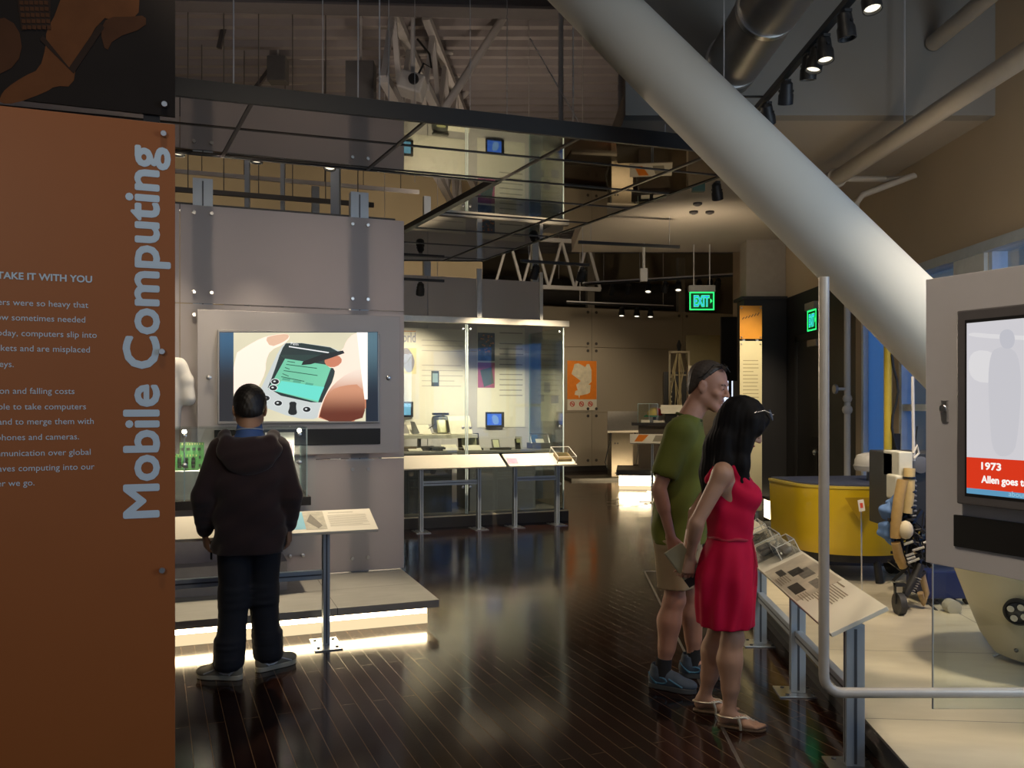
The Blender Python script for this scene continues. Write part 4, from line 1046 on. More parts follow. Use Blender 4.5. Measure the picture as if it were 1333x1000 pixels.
MB().ext(smooth_poly([(-0.10,0.05,0.0),(0.10,0.05,0),(0.13,0.09,0.10),(0.13,0.11,0.20),(0.10,0.13,0.25),(-0.10,0.13,0.25),(-0.13,0.11,0.20),(-0.13,0.09,0.1)], 1), (0,0.03,0.006)).build('body', M('grey_body', (0.10, 0.10, 0.09), 0.4), r)
slant(0.13, 0.07, 0.17, 0.004, LCD, 'display', r, 0.0, 0.043, 0.02); MB().box((-0.11,0.10,0.26),(0.11,0.17,0.29)).build('top_bar', GREYD, r); MB().bar((-0.10,0.06,0.14),(-0.22,0.02,0.06),0.012).build('pen', GREYD, r)
MB().box((-0.11, 0.05, 0), (0.11, 0.2, 0.012)).build('stand', BEI, r)
r = dev('info_card', 'large blank slanted white card on the raised shelf next to the tablet', 'card', 601, 566, 0.50); slant(0.31, 0.16, 0.24, 0.012, CARD, 'card', r, 0, 0, 0)
r = dev('info_card', 'wide low white card on the raised shelf below the phone picture', 'card', 548, 566, 0.52); slant(0.30, 0.20, 0.12, 0.012, CARD, 'card', r)
r = dev('folding_organiser', 'thin open organiser leaning on the raised shelf by the pale blue screen', 'organiser', 541, 566, 0.50)
MB().ext([(-0.04,0,0),(0.06,0.02,0),(0.0,0.10,0.17),(-0.05,0.09,0.18)], (0.012,0.0,0.0)).build('cover', GREYD, r); MB().box((-0.04,0,0),(0.10,0.10,0.012)).build('base', BEI, r)
r = dev('calculator_case', 'low brown box with white top at the end of the counter', 'device', 533, 583, 0.36); MB().box((-0.12,0,0),(0.10,0.16,0.06)).build('body', M('brown_box', (0.14,0.10,0.06),0.5), r, bevel=0.006); slant(0.18, 0.10, 0.03, 0.008, CARD, 'label_card', r, 0.07, -0.07, 0.005)
r = dev('pocket_computer', 'flat dark clamshell computer lying on the counter under the shelf', 'computer', 556, 583, 0.42); MB().box((-0.13,0,0),(0.13,0.20,0.055)).build('body', GREYD, r, bevel=0.008); MB().box((-0.10,0.03,0.055),(0.10,0.10,0.062)).build('keyboard', M('grey_keys',(0.08,0.08,0.08),0.5), r)
r = dev('pocket_computer', 'smaller grey clamshell computer lying next to the dark one', 'computer', 571, 584, 0.34); MB().box((-0.10,0,0),(0.10,0.15,0.05)).build('body', M('mid_grey_device',(0.075,0.075,0.07),0.4), r, bevel=0.008); MB().box((-0.08,0.02,0.05),(0.08,0.08,0.056)).build('keyboard', GREYD, r)
r = dev('info_card', 'small white slanted card on the counter between clamshell and olive laptop', 'card', 587, 584, 0.32); slant(0.21, 0.13, 0.07, 0.01, CARD, 'card', r)
r = dev('mini_laptop', 'open mini laptop with pale olive screen on the counter', 'laptop', 614, 582, 0.42); MB().box((-0.15,-0.06,0),(0.15,0.12,0.03)).build('base', GREYD, r, bevel=0.004); slant(0.30, 0.04, 0.19, 0.015, GREYD, 'lid', r, 0, 0.13, 0.03); slant(0.21, 0.035, 0.15, 0.003, M('pale_lcd',(0.60,0.58,0.36),0.4), 'display', r, 0, 0.108, 0.05)
r = dev('info_card', 'white slanted card in front of the open mini laptop', 'card', 616, 587, 0.28); slant(0.24, 0.10, 0.06, 0.01, CARD, 'card', r)
r = dev('handheld_organiser', 'small dark handheld with pale screen tilted on the counter', 'handheld', 646, 582, 0.45); slant(0.11, 0.06, 0.13, 0.02, GREYD, 'body', r); slant(0.08, 0.055, 0.10, 0.003, LCD, 'display', r, 0, -0.018, 0.028); MB().bar((-0.02,0.0,0),(-0.06,-0.08,0.02),0.02).build('stand', GREYD, r)
r = dev('keyboard_organiser', 'wide flat dark folding keyboard open on the counter', 'keyboard', 658, 585, 0.34); MB().ext([(-0.22,0.02,0),(0.06,-0.06,0),(0.14,0.12,0),(-0.14,0.16,0)], (0,0,0.025)).build('body', GREYD, r); MB().ext([(-0.16,0.03,0.025),(0.05,-0.02,0.025),(0.10,0.09,0.025),(-0.12,0.12,0.025)], (0,0,0.005)).build('keyboard', M('grey_keys',(0,0,0)), r)
r = dev('mobile_phone', 'dark phone leaning in a beige holder on the counter', 'phone', 675, 581, 0.45); slant(0.085, 0.03, 0.17, 0.03, BEI, 'holder', r, 0.015, 0.02); slant(0.075, 0.03, 0.14, 0.02, GREYD, 'body', r, -0.02, -0.02, 0.0); slant(0.05, 0.01, 0.05, 0.003, LCD, 'display', r, -0.02, -0.045, 0.09)
r = dev('printer_unit', 'low grey desktop unit with a white paper slip at the counter end', 'printer', 705, 579, 0.42); MB().box((-0.14,0,0),(0.14,0.22,0.08)).build('body', M('grey_unit',(0.13,0.125,0.12),0.4), r, bevel=0.008); MB().path([(-0.14,0.02,0.08),(-0.14,0.10,0.20),(0.13,0.10,0.20),(0.13,0.02,0.08)], 0.008).build('wire_frame', STEEL, r); slant(0.12,0.04,0.05,0.004, CARD, 'paper_slip', r, 0, 0.05, 0.08)
r = dev('info_card', 'small blue card standing on the counter against the case corner', 'card', 696, 572, 0.80); slant(0.09, 0.02, 0.18, 0.01, M('blue_card',(0.10,0.17,0.28),0.4), 'card', r)

# sloping plaque tables in front of the case
LITP = M('cream_plaque', (0, 0, 0))
q0 = CL(545, 688, -0.28)
tA, sA, nA = plaque_table('long blank white plaque table before the middle display case', 'white plaque tables', PC, UA,
    -2.6, CL(655, 600, -0.3).x, [CL(548, 640, -0.28).x, CL(623, 640, -0.28).x], CL(590, 609, -0.43).z, CL(590, 592, -0.13).z, -0.43, -0.13, 0.60)
tB, sB, nB = plaque_table('shorter white plaque table with a pink picture, beside the long blank one', 'white plaque tables', PC, UA,
    CL(659, 600, -0.3).x, CL(746, 600, -0.3).x, [CL(670, 640, -0.28).x, CL(725, 640, -0.28).x], CL(700, 606, -0.43).z, CL(700, 590, -0.13).z, -0.43, -0.13, 0.62)
kk = lambda px, k: Vector((CL(px, 600, -0.35).x, -0.43, CL(700, 606, -0.43).z)) + sB*k + nB*0.0006
MB().ext([kk(660,0.06), kk(674,0.06), kk(676,0.20), kk(663,0.22)], nB*0.0005).build('pink_picture', M('pink_print', (0.50, 0.30, 0.42), 0.5, 0, 0.4, 25), tB)
b0 = thing('sample_box', 'clear acrylic box holding a small brown device at the table end', 'acrylic box', PC, UA)
xc = CL(731, 595, -0.25).x; bz = (kk(731, 0.1) + nB*0.02)
R4 = Matrix(((1,0,0),(0,sB.y,-sB.z),(0,sB.z,sB.y)))
ce = Vector((xc, -0.43, CL(700, 606, -0.43).z)) + sB*0.17
cov = MB()
for a in (-1,1):
    for e in (-1,1): cov.bar(ce + R4 @ Vector((0.13*a,0.14*e,0.001)), ce + R4 @ Vector((0.13*a,0.14*e,0.10)), 0.007)
    cov.bar(ce + R4 @ Vector((0.13*a,-0.14,0.10)), ce + R4 @ Vector((0.13*a,0.14,0.10)), 0.007); cov.bar(ce + R4 @ Vector((-0.13,0.14*a,0.10)), ce + R4 @ Vector((0.13,0.14*a,0.10)), 0.007)
cov.build('box_edges', M('clear_edge', (0.75, 0.75, 0.70), 0.2), b0)
MB().obox(ce + nB*0.022, (0.10, 0.09, 0.02), R4).build('device', M('brown_device', (0.20, 0.15, 0.07), 0.4), b0, bevel=0.006)
MB().obox(ce + nB*0.045 + sB*0.03, (0.07, 0.035, 0.003), R4).build('device_display', M('dark_brown', (0.06, 0.05, 0.02), 0.3), b0)

# ================================================================== back wall of the hall
PBK = (1.30, 19.8, 0)
def BL(px, py, tt=0.0): return pl(px, py, PBK, UA, tt)
t = thing('rear_partition', 'tall plain satin panel wall closing the far end of the hall', 'display wall', PBK, UA, None, 'thing')
BACKP = M('satin_back_panel', (0.34, 0.29, 0.22), 0.5, 0, 0.06, 1)
xs_ = [-6.5, -2.2, 0.62, 3.1, 5.2]
for x0, x1 in zip(xs_[:-1], xs_[1:]):
    for z0, z1_ in ((0.12, 1.38), (1.39, 2.92), (2.93, 3.85)): MB().box((x0+0.004, -0.02, z0), (x1-0.004, 0, z1_)).build('panel', BACKP, t)
MB().box((-6.5, 0.0, 0), (5.2, 0.06, 0.12)).build('base_rail', BLACK, t)
bb = MB()
for x in (0.62, 3.1):
    for z in (1.30, 1.47, 2.84, 3.01, 3.75, 0.25):
        for e in (-0.11, 0.11): standoff(bb, (x+e, -0.02, z), (0,-1,0), 0.035, 0.02)
bb.each('standoff_bolt', M('dark_steel', (0.10, 0.09, 0.08), 0.4, 0.6), t)
for x in (0.62, 3.1, -2.2): MB().box((x-0.09, 0.01, 0), (x+0.09, 0.13, 5.2)).build('post', M('warm_alu', (0.35, 0.32, 0.27), 0.4, 0.5), t)
m = thing('map_poster', 'orange floor-plan poster with a cream map and three red prohibition marks', 'poster', PBK, UA)
def bb_(px0, py0, px1, py1, tt, th, name, mt, par):
    a = BL(px0, py0, tt); b_ = BL(px1, py1, tt); return MB().box((a.x, tt-th, b_.z), (b_.x, tt, a.z)).build(name, mt, par)
bb_(738.5, 469.5, 776.5, 534, -0.022, 0.01, 'sheet', M('poster_cream', (0.66, 0.60, 0.48), 0.5), m)
bb_(738.5, 469.5, 776.5, 520, -0.0325, 0.002, 'orange_field', M('poster_orange', (0.78, 0.22, 0.015), 0.5), m)
def bpoly(pts, tt, name, mt, par): return MB().ext([BL(x, y, tt) for x, y in pts], (0,0.003,0)).build(name, mt, par)
bpoly([(748,474),(753,473),(762,478),(764,474),(767,474),(770,482),(770,497),(766,501),(769,501),(768,511),(765,513),(755,515),(754,519),(753,515),(748,514),(749,509),(752,508),(750,501),(756,496),(744,487)], -0.037, 'map_shape', M('map_cream', (0.70, 0.62, 0.45), 0.5, 0, 0.3, 12), m)
pm_ = MB()
for px in (745, 757, 768.5):
    q = BL(px, 526, -0.036); pm_.path([(q.x + 0.055*math.cos(a*0.4488), q.y, q.z + 0.055*math.sin(a*0.4488)) for a in range(14)], 0.010, 6, True); pm_.bar((q.x-0.04, q.y, q.z+0.04), (q.x+0.04, q.y, q.z-0.04), 0.014, 0.01, (0,1,0))
    pm_.box((q.x-0.03, q.y-0.004, q.z-0.012), (q.x+0.03, q.y+0.004, q.z+0.012))
pm_.build('prohibition_marks', M('red_ink', (0.55, 0.06, 0.03), 0.5), m)
# touch kiosk in front of it
kp = at(806, 620, 18.0); kp.z = 0
k = thing('touch_kiosk', 'grey floor kiosk with a tilted touch screen by the map poster', 'kiosk', kp, UA-12)
MB().box((-0.20,-0.10,0),(0.28,0.22,1.02)).build('pedestal', M('kiosk_grey', (0.20, 0.17, 0.13), 0.35, 0.5), k, bevel=0.01)
MB().ext([(-0.36,-0.35,0.98),(0.36,-0.35,0.98),(0.46,0.22,1.38),(-0.20,0.22,1.38)], (0,-0.02,0.05)).build('screen_housing', M('kiosk_pale', (0.42, 0.39, 0.34), 0.35), k, bevel=0.01)
MB().ext([(-0.20,-0.24,1.111),(0.24,-0.24,1.111),(0.32,0.10,1.336),(-0.08,0.10,1.336)], (0,-0.002,0.006)).build('touch_screen', M('dim_screen', (0.16, 0.15, 0.13), 0.15), k)
MB().box((-0.24,-0.14,0.80),(-0.20,-0.10,1.0)).box((0.28,-0.2,0.78),(0.32,-0.14,1.05)).box((0.28,-0.05,0.98),(0.50,0.0,1.04)).build('handset', BLACK, k)
MB().path([(-0.22,-0.12,0.8),(-0.30,-0.14,0.55),(-0.34,-0.12,0.35),(-0.26,-0.1,0.18)], 0.012).path([(0.36,-0.12,1.0),(0.38,-0.12,0.6),(0.34,-0.1,0.3)], 0.01).build('cable', BLACK, k, True)
bk_ = MB()
for x, z in ((-0.12, 0.75), (-0.06, 0.75), (-0.1, 0.12)): bk_.tube((x,-0.11,z),(x,-0.10,z),0.02)
bk_.each('bolts', BLACK, k)
MB().box((-1.15,-0.5,0),(0.55,0.3,0.05)).build('floor_plate', M('dark_floor_plate', (0.03, 0.026, 0.02), 0.4), k)

# ================================================================== far lit plinth with small exhibits
fp = at(820, 634, 15.6); fp.z = 0
led_plinth('far low plinth glowing along its edge behind the green-shirted visitor', fp, -8, -0.25, 3.0, 0.0, 1.3, 0.36, 0.10, 0.05, mat=DARKSLAB)
f = thing('exhibit_table', 'dark-topped exhibit cabinet with small cases, behind the green-shirted visitor', 'exhibit table', fp, -8)
zt_ = 1.23
def FL(px, py, tt): return pl(px, py, fp, -8, tt)
MB().box((0.03, 0.30, zt_-0.05), (2.2, 0.9, zt_)).build('top_board', M('dark_base_board', (0,0,0)), f)
MB().box((0.16, 0.36, 0.36), (2.1, 0.86, zt_-0.05)).build('cabinet_body', M('brown_cabinet', (0.09, 0.07, 0.05), 0.5), f)
a = FL(826, 520, 0.5); b_ = FL(856, 548, 0.5)
gl_ = MB(); 
for x in (0.15, 0.36, 0.52): gl_.bar((x, 0.45, zt_), (x, 0.45, zt_+0.36), 0.01)
gl_.bar((0.15,0.45,zt_+0.36),(0.52,0.45,zt_+0.36),0.01); gl_.build('case_edges', GEDGE, f)
MB().box((0.14,0.44,zt_),(0.54,0.8,zt_+0.37)).build('glass_case', GLASS, f)
h = thing('propeller_cap', 'tiny red, yellow and green cap model on a stand in the far case', 'cap', (fp.x, fp.y, zt_), -8)
q = FL(852, 538, 0.55)
MB().lathe([(0.14,0.10),(0.125,0.17),(0.08,0.23),(0.01,0.25)], (q.x,0.62,0.04), 16, sx=1).build('crown_yellow', M('cap_yellow', (0.75,0.55,0.10),0.6), h, True)
MB().ext([(q.x+0.04,0.55,0.14),(q.x+0.15,0.60,0.14),(q.x+0.13,0.62,0.24),(q.x+0.05,0.6,0.29)], (0,-0.08,0)).build('crown_red', M('cap_red', (0.55,0.04,0.03),0.6), h)
MB().ext([(q.x-0.20,0.5,0.11),(q.x+0.05,0.48,0.11),(q.x+0.05,0.66,0.14),(q.x-0.12,0.66,0.14)], (0,0,0.02)).build('brim', M('cap_green', (0.06,0.32,0.16),0.6), h)
MB().tube((q.x,0.62,0),(q.x,0.62,0.14),0.03).build('stand', BLACK, h)
for px, w, hh, lb in ((840, 0.16, 0.10, 'small white card lying on the far dark table top'), (858, 0.22, 0.09, 'second white card lying by the cap on the far table')):
    q = FL(px, 548, 0.45); r = thing('info_card', lb, 'card', (fp.x, fp.y, zt_), -8, 'far info cards'); slant(w, 0.08, hh*0.5, 0.01, CARD, 'card', r, q.x, 0.38, 0.0)
q = FL(862, 540, 0.6); r = thing('white_bust', 'small white sculpted form on the far dark table', 'sculpture', (fp.x, fp.y, zt_), -8)
MB().lathe([(0.07,0),(0.08,0.06),(0.06,0.14),(0.08,0.20),(0.075,0.27),(0.03,0.30)], (q.x,0.6,0), 16).build('bust', M('bright_white', (0.8,0.78,0.7),0.5), r, True); MB().box((q.x-0.09,0.51,0),(q.x+0.09,0.69,0.015)).build('foot', WHITE, r)
q = FL(870, 538, 0.4); r = thing('info_card', 'larger tilted cream card at the foot of the lattice rack', 'card', (fp.x, fp.y, zt_), -8, 'far info cards'); slant(0.40, 0.16, 0.16, 0.01, CARD, 'card', r, q.x+0.06, 0.31, 0.17); MB().box((q.x-0.06,0.34,0),(q.x+0.16,0.4,0.2)).build('easel', BLACK, r)
# its plaque table
tf, sf, nf = plaque_table('cream plaque table with an orange picture before the far lit plinth', 'white plaque tables', fp, -8, 0.0, 0.75, [0.40], FL(838, 577, -0.5).z, FL(838, 565, -0.2).z, -0.5, -0.2, 0.55)
MB().ext([Vector((x, -0.5, FL(838,577,-0.5).z)) + sf*k_ + nf*0.002 for x, k_ in ((0.08,0.06),(0.22,0.06),(0.34,0.30),(0.16,0.30))], nf*0.001).build('orange_picture', M('poster_orange', (0,0,0)), tf)
MB().ext([Vector((x, -0.5, FL(838,577,-0.5).z)) + sf*k_ + nf*0.002 for x, k_ in ((0.40,0.06),(0.60,0.06),(0.64,0.28),(0.46,0.28))], nf*0.001).build('grey_picture', M('grey_print', (0.30,0.27,0.2),0.5), tf)
# cable-hung lattice rack
q = at(884, 540, 17.0)
r = thing('cable_rack', 'tall narrow dark rack draped with bundled pale cables, behind the couple', 'rack', (q.x, q.y, 0), -4)
top = EYE + (HZ-457)/F*17.0
fr = MB()
for x in (-0.19, 0.19): fr.box((x-0.02,-0.02,0),(x+0.02,0.02,top))
fr.box((-0.21,-0.02,top-0.04),(0.21,0.02,top)).box((-0.21,-0.02,top-0.5),(0.21,0.02,top-0.47)).build('frame', M('tan_frame', (0.36,0.30,0.19),0.5), r)
MB().box((-0.30,0.03,0),(0.20,0.25,top-0.42)).build('black_panels', M('rack_black',(0.015,0.014,0.013),0.5), r)
wires = MB(); random.seed(11)
for i in range(11):
    x0 = random.uniform(-0.14,0.14); x1 = x0 + random.uniform(-0.22,0.18)
    wires.path([(x0*0.3,0,top-0.05),(x0,-0.05,top-0.4),(x0*0.6+x1*0.4+random.uniform(-.05,.05),-0.08,top-0.9),(x1,-0.07,top-1.4),(x1*1.05,-0.05,0.9)], 0.010, 6)
wires.build('cables', M('pale_cable', (0.42,0.35,0.20),0.5,0,0.3,9), r, True)
dots = MB()
for i in range(7): dots.sph((-0.16,0.02,top-0.52-i*0.1),0.022,8)
dots.build('studs', M('pale_stud',(0.6,0.55,0.4),0.4), r)
MB().lathe([(0.03,0),(0.05,0.12),(0.01,0.22)], (0,0,top), 8).build('finial', BLACK, r)
# pale cabinet with bright white screen, behind the man's head
q = at(938, 520, 14.6)
r = thing('lit_screen_cabinet', 'pale cabinet with a bright white screen behind the green-shirted man', 'screen', (q.x, q.y, 0), -6)
MB().box((-0.55,0,0),(0.42,0.3,2.25)).build('cabinet', M('pale_tan_cabinet',(0.42,0.36,0.27),0.5), r)
MB().box((-0.02,-0.03,1.0),(0.30,0,2.05)).build('screen_frame', BLACK, r); MB().box((0.0,-0.034,1.04),(0.27,-0.03,2.02)).build('display', E('white_screen', sl(225,235,255), 1.3), r)
q = at(915, 445, 17.4); r = thing('tan_partition_panel', 'plain olive-tan panel rising behind the lattice rack', 'panel', (q.x, q.y, 0), 0, None, 'thing'); MB().box((-0.35,0,0),(0.9,0.05,3.0)).build('panel', M('olive_tan',(0.26,0.22,0.11),0.6), r); MB().box((-0.3,0.05,0),(0.8,0.2,0.1)).build('foot', BLACK, r)
# luminous text sign near the pilaster
q = at(977.5, 520, 10.6)
r = thing('text_sign', 'tall narrow sign, orange top over glowing cream text sheet, by the black pilaster', 'sign', (q.x, q.y, 0), 2)
zz = lambda py: EYE + (HZ-py)/F*10.6
MB().box((-0.14,0,zz(442)+0.008),(0.14,0.01,zz(398))).build('orange_sheet', M('amber_print',(0.70,0.30,0.03),0.45,0,0.15,5), r)
MB().box((-0.14,0,0.25),(0.14,0.01,zz(444))).build('text_sheet', M('cream_print',(0.80,0.72,0.44),0.5,0,0.03), r)
li = MB(); lines(li, (-0.10,0,zz(470)), (1,0,0), (0,0,1), 0, 0.20, 0, 22, 0.046, 0.010, (0,-1,0)); li.build('text_lines', M('sepia_ink',(0.45,0.38,0.2),0.6), r)
sc_ = MB()
for i in range(6): sc_.bar((-0.11+i*0.038, -0.001, zz(416)+i*0.010), (-0.085+i*0.038, -0.001, zz(413)+i*0.012), 0.012, 0.002, (0,1,0))
sc_.build('script_lettering', M('brown_ink',(0.16,0.08,0.02),0.6), r)
MB().box((-0.10,0.012,0),(-0.07,0.05,zz(398)-0.1)).box((0.07,0.012,0),(0.10,0.05,zz(398)-0.1)).build('post', ALU, r)
bb = MB()
for x in (-0.12,0.12):
    for z in (zz(401),zz(439),zz(448)): standoff(bb,(x,0,z),(0,-1,0),0.009,0.003)
bb.each('standoff_bolt', STEEL, r)
# dark upper panel beside it
q = at(952, 470, 13.2); r = thing('dark_exhibit_panel', 'black hanging exhibit panel between the bright screen and text sign', 'panel', (q.x, q.y, 0), 0, None, 'thing'); MB().box((-0.16,0,1.95),(0.18,0.06,2.95)).build('panel', BLACK, r); MB().box((-0.02,0.06,0),(0.02,0.1,2.9)).build('post', BLACK, r)
# light box low on the platform beyond the plaques
r = thing('floor_light_box', 'small glowing white light box low by the black pilaster, beyond the red dress', 'light box', (3.44, 10.75, 0.0), 0)
MB().box((-0.16,0,0.12),(0.13,0.25,0.36)).build('diffuser', E('light_box_white', (1.0,0.80,0.48), 4.0), r); MB().box((-0.18,-0.01,0.36),(0.15,0.27,0.39)).box((-0.16,0,0),(0.13,0.25,0.12)).build('casing', M('dark_casing',(0.05,0.045,0.04),0.5), r)

# ================================================================== exit signs
EXG = E('exit_green', (0.02, 0.85, 0.16), 1.6); EXC = E('exit_letters', (0.03, 0.32, 0.62), 1.3)
def exit_sign(label, loc, ang, w, h, rods):
    r = thing('exit_sign', label, 'exit sign', loc, ang, 'green exit signs')
    MB().box((-w/2-0.01,-0.04,h*0.5),(w/2+0.01,0.04,h*0.5+h*0.36)).build('housing', M('exit_housing',(0.42,0.40,0.36),0.5), r, bevel=0.006)
    MB().box((-w/2,-0.006,-h*0.5),(w/2,0.006,h*0.5)).build('acrylic_plate', M('exit_plate',(0.03,0.16,0.08),0.15), r)
    e = MB(); b = h*0.07
    e.box((-w/2,-0.009,h*0.5-b),(w/2,-0.0065,h*0.5)).box((-w/2,-0.009,-h*0.5),(w/2,-0.0065,-h*0.5+b)).box((-w/2,-0.009,-h*0.5),(-w/2+b,-0.0065,h*0.5)).box((w/2-b,-0.009,-h*0.5),(w/2,-0.0065,h*0.5)); e.build('lit_edge', EXG, r)
    text('exit_lettering','EXIT', EXC, r, (-w*0.32,-0.0075,-h*0.30), (1,0,0),(0,0,1), fit=(w*0.62,h*0.60), bold=0.03)
    text('exit_outline','EXIT', EXG, r, (-w*0.335,-0.0070,-h*0.325), (1,0,0),(0,0,1), fit=(w*0.65,h*0.65), bold=0.07)
    e = MB(); e.ext([(w*0.34,-0.0085,h*0.14),(w*0.43,-0.0085,0),(w*0.34,-0.0085,-h*0.14)], (0,0.002,0)); e.build('arrow', EXG, r)
    if rods:
        rm = MB()
        for x in (-0.16,0.16): rm.tube((x*w*2,0,h*0.86),(x*w*2,0,3.78-loc[2]),0.008,n=8)
        rm.build('suspension_rod', WHITEMET, r)
    else: MB().box((-0.03,0.006,h*0.5),(0.03,0.10,h*0.6)).build('bracket', M('exit_housing',(0,0,0)), r)
    return r
q = at(913.5, 392, 11.6)
exit_sign('green glowing EXIT sign hung by two rods from the flat soffit', q, 0, 0.34, 0.25, True)
q = at(1057, 417, 10.13)
exit_sign('small green EXIT sign on the black wall over the door', (3.60, q.y, q.z), -90, 0.30, 0.25, False)

# oval of pale flat streaks on the floor
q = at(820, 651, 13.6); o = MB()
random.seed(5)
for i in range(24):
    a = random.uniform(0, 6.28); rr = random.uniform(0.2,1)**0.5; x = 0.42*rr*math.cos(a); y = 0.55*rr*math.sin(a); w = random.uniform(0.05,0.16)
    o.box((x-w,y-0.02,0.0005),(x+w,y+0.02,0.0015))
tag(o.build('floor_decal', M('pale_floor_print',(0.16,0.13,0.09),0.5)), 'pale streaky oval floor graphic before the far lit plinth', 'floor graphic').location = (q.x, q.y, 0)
# ================================================================== robot platform
PR = (1.62, 3.89, 0); RA = -4.7        # local y runs along the platform edge (away), x to the windows
r = thing('robot_platform', 'pale tiled low platform with dark edge carrying the old robots', 'platform', PR, RA, None, 'thing')
TILE = slab_mat('cream_platform_tiles', (0.52, 0.46, 0.33), (0.66, 0.60, 0.45), 1.3, 1.1)
MB().ext([(0,-2.5,0.11),(2.18,-2.5,0.11),(2.06,-1,0.11),(1.72,3.75,0.11),(0,3.75,0.11)], (0,0,0.04)).build('tile_deck', TILE, r)
MB().ext([(0,3.75,0.11),(1.72,3.75,0.11),(1.56,5.3,0.11),(1.48,6.6,0.11),(0,6.6,0.11)], (0,0,0.04)).build('dark_deck', M('blue_black_carpet',(0.020,0.024,0.040),0.7), r)
MB().box((0.03,-2.5,0),(0.06,6.6,0.11)).build('edge_riser', BLACK, r); MB().box((-0.012,-2.5,0.10),(0.0,6.6,0.152)).build('edge_trim', M('edge_black',(0.012,0.011,0.011),0.4), r)

# plaque table along it
TO = (1.485, 3.72, 0); TA = -94.3
zf_, zb_ = 0.600, 0.722
tR, sR, nR = plaque_table('long sloping plaque table with photos and acrylic boxes beside the red dress', 'white plaque tables', TO, TA, -3.3, 0.06, [-2.85, -1.90, -0.95, 0.0], zf_, zb_, -0.10, 0.14, 0.32, 0.115)
def RB(x, k, lift=0.0006): return Vector((x, -0.10, zf_)) + sR*k + nR*lift
def rb(x0, x1, k0, k1, m, name, lift=0.0006): return MB().ext([RB(x0,k0,lift), RB(x1,k0,lift), RB(x1,k1,lift), RB(x0,k1,lift)], nR*0.0005).build(name, m, tR)
rb(-1.25, -0.52, 0.008, 0.255, M('pale_photo_print',(0.52,0.46,0.36),0.5,0,0.5,7), 'photo_print')
for i, (x0, x1, k0, k1) in enumerate(((-1.05,-0.92,0.10,0.17),(-0.98,-0.80,0.13,0.20),(-0.80,-0.62,0.03,0.09),(-0.72,-0.56,0.13,0.18),(-1.15,-1.02,0.05,0.09),(-0.74,-0.66,0.19,0.235))):
    rb(x0, x1, k0, k1, M('dark_photo_patch',(0.045,0.040,0.034),0.5,0,0.6,30) if i % 2 == 0 else M('grey_photo_patch',(0.20,0.18,0.15),0.5,0,0.6,30), 'photo_robot', 0.0012)
li = MB()
for x0, k0, n_ in ((-0.60+0.08, 0.20, 9), (-1.02, 0.072, 5), (-0.60, 0.075, 4)): lines(li, RB(x0,0), (1,0,0), sR, 0, 0.26 if n_ > 6 else 0.16, k0, n_, 0.014, 0.0045, nR)
lines(li, RB(-0.52,0), (1,0,0), sR, 0.0, 0.12, 0.225, 1, 0.02, 0.008, nR, False)
li.build('text_lines', M('sepia_print',(0.26,0.21,0.14),0.6), tR)
# acrylic boxes on the table
for i, (x, k, lb, c) in enumerate(((-1.62, 0.12, 'clear acrylic box with dark rounded device on the long plaque table', (0.05,0.05,0.055)), (-2.05, 0.13, 'clear acrylic box with thin cable sample on the long plaque table', (0.10,0.09,0.08)), (-1.42, 0.20, 'smallest clear acrylic box with grey part on the long plaque table', (0.25,0.24,0.22)))):
    b0 = thing('sample_box', lb, 'acrylic box', TO, TA, 'acrylic boxes on the long table')
    RR = Matrix(((1,0,0),(0,sR.y,-sR.z),(0,sR.z,sR.y))); ce = RB(x, k, 0.002); hw = (0.14,0.12,0.10)[i]; hd = (0.10,0.10,0.06)[i]; hh = (0.11,0.10,0.08)[i]
    pr = MB(); 
    pr.obox(ce + nR*hh/2, (hw,hd,hh/2), RR); pr.build('cover', glass('acrylic_cover',(0.95,0.95,0.93),0.12), b0)
    ed = MB()
    for a in (-1,1):
        for e in (-1,1): ed.bar(ce + RR@Vector((hw*a,hd*e,0.0)), ce + RR@Vector((hw*a,hd*e,hh)), 0.004)
        ed.bar(ce + RR@Vector((hw*a,-hd,hh)), ce + RR@Vector((hw*a,hd,hh)), 0.004); ed.bar(ce + RR@Vector((-hw,hd*a,hh)), ce + RR@Vector((hw,hd*a,hh)), 0.004)
    ed.build('cover_edges', M('clear_edge',(0,0,0)), b0)
    dm_ = M('sample_%d'%i, c, 0.3)
    if i == 1: MB().path([ce + RR@Vector((0.09*math.cos(a*0.6),0.05*math.sin(a*0.6),0.02)) for a in range(10)], 0.006, 8).build('cable', dm_, b0, True)
    else: MB().obox(ce + nR*0.025, (hw*0.62,hd*0.5,0.02), RR).build('device', dm_, b0, bevel=0.018, seg=3)
    if i == 0: MB().obox(ce + nR*0.047 - sR*0.01, (0.05,0.02,0.002), RR).build('device_window', M('device_window',(0.22,0.22,0.22),0.15), b0)

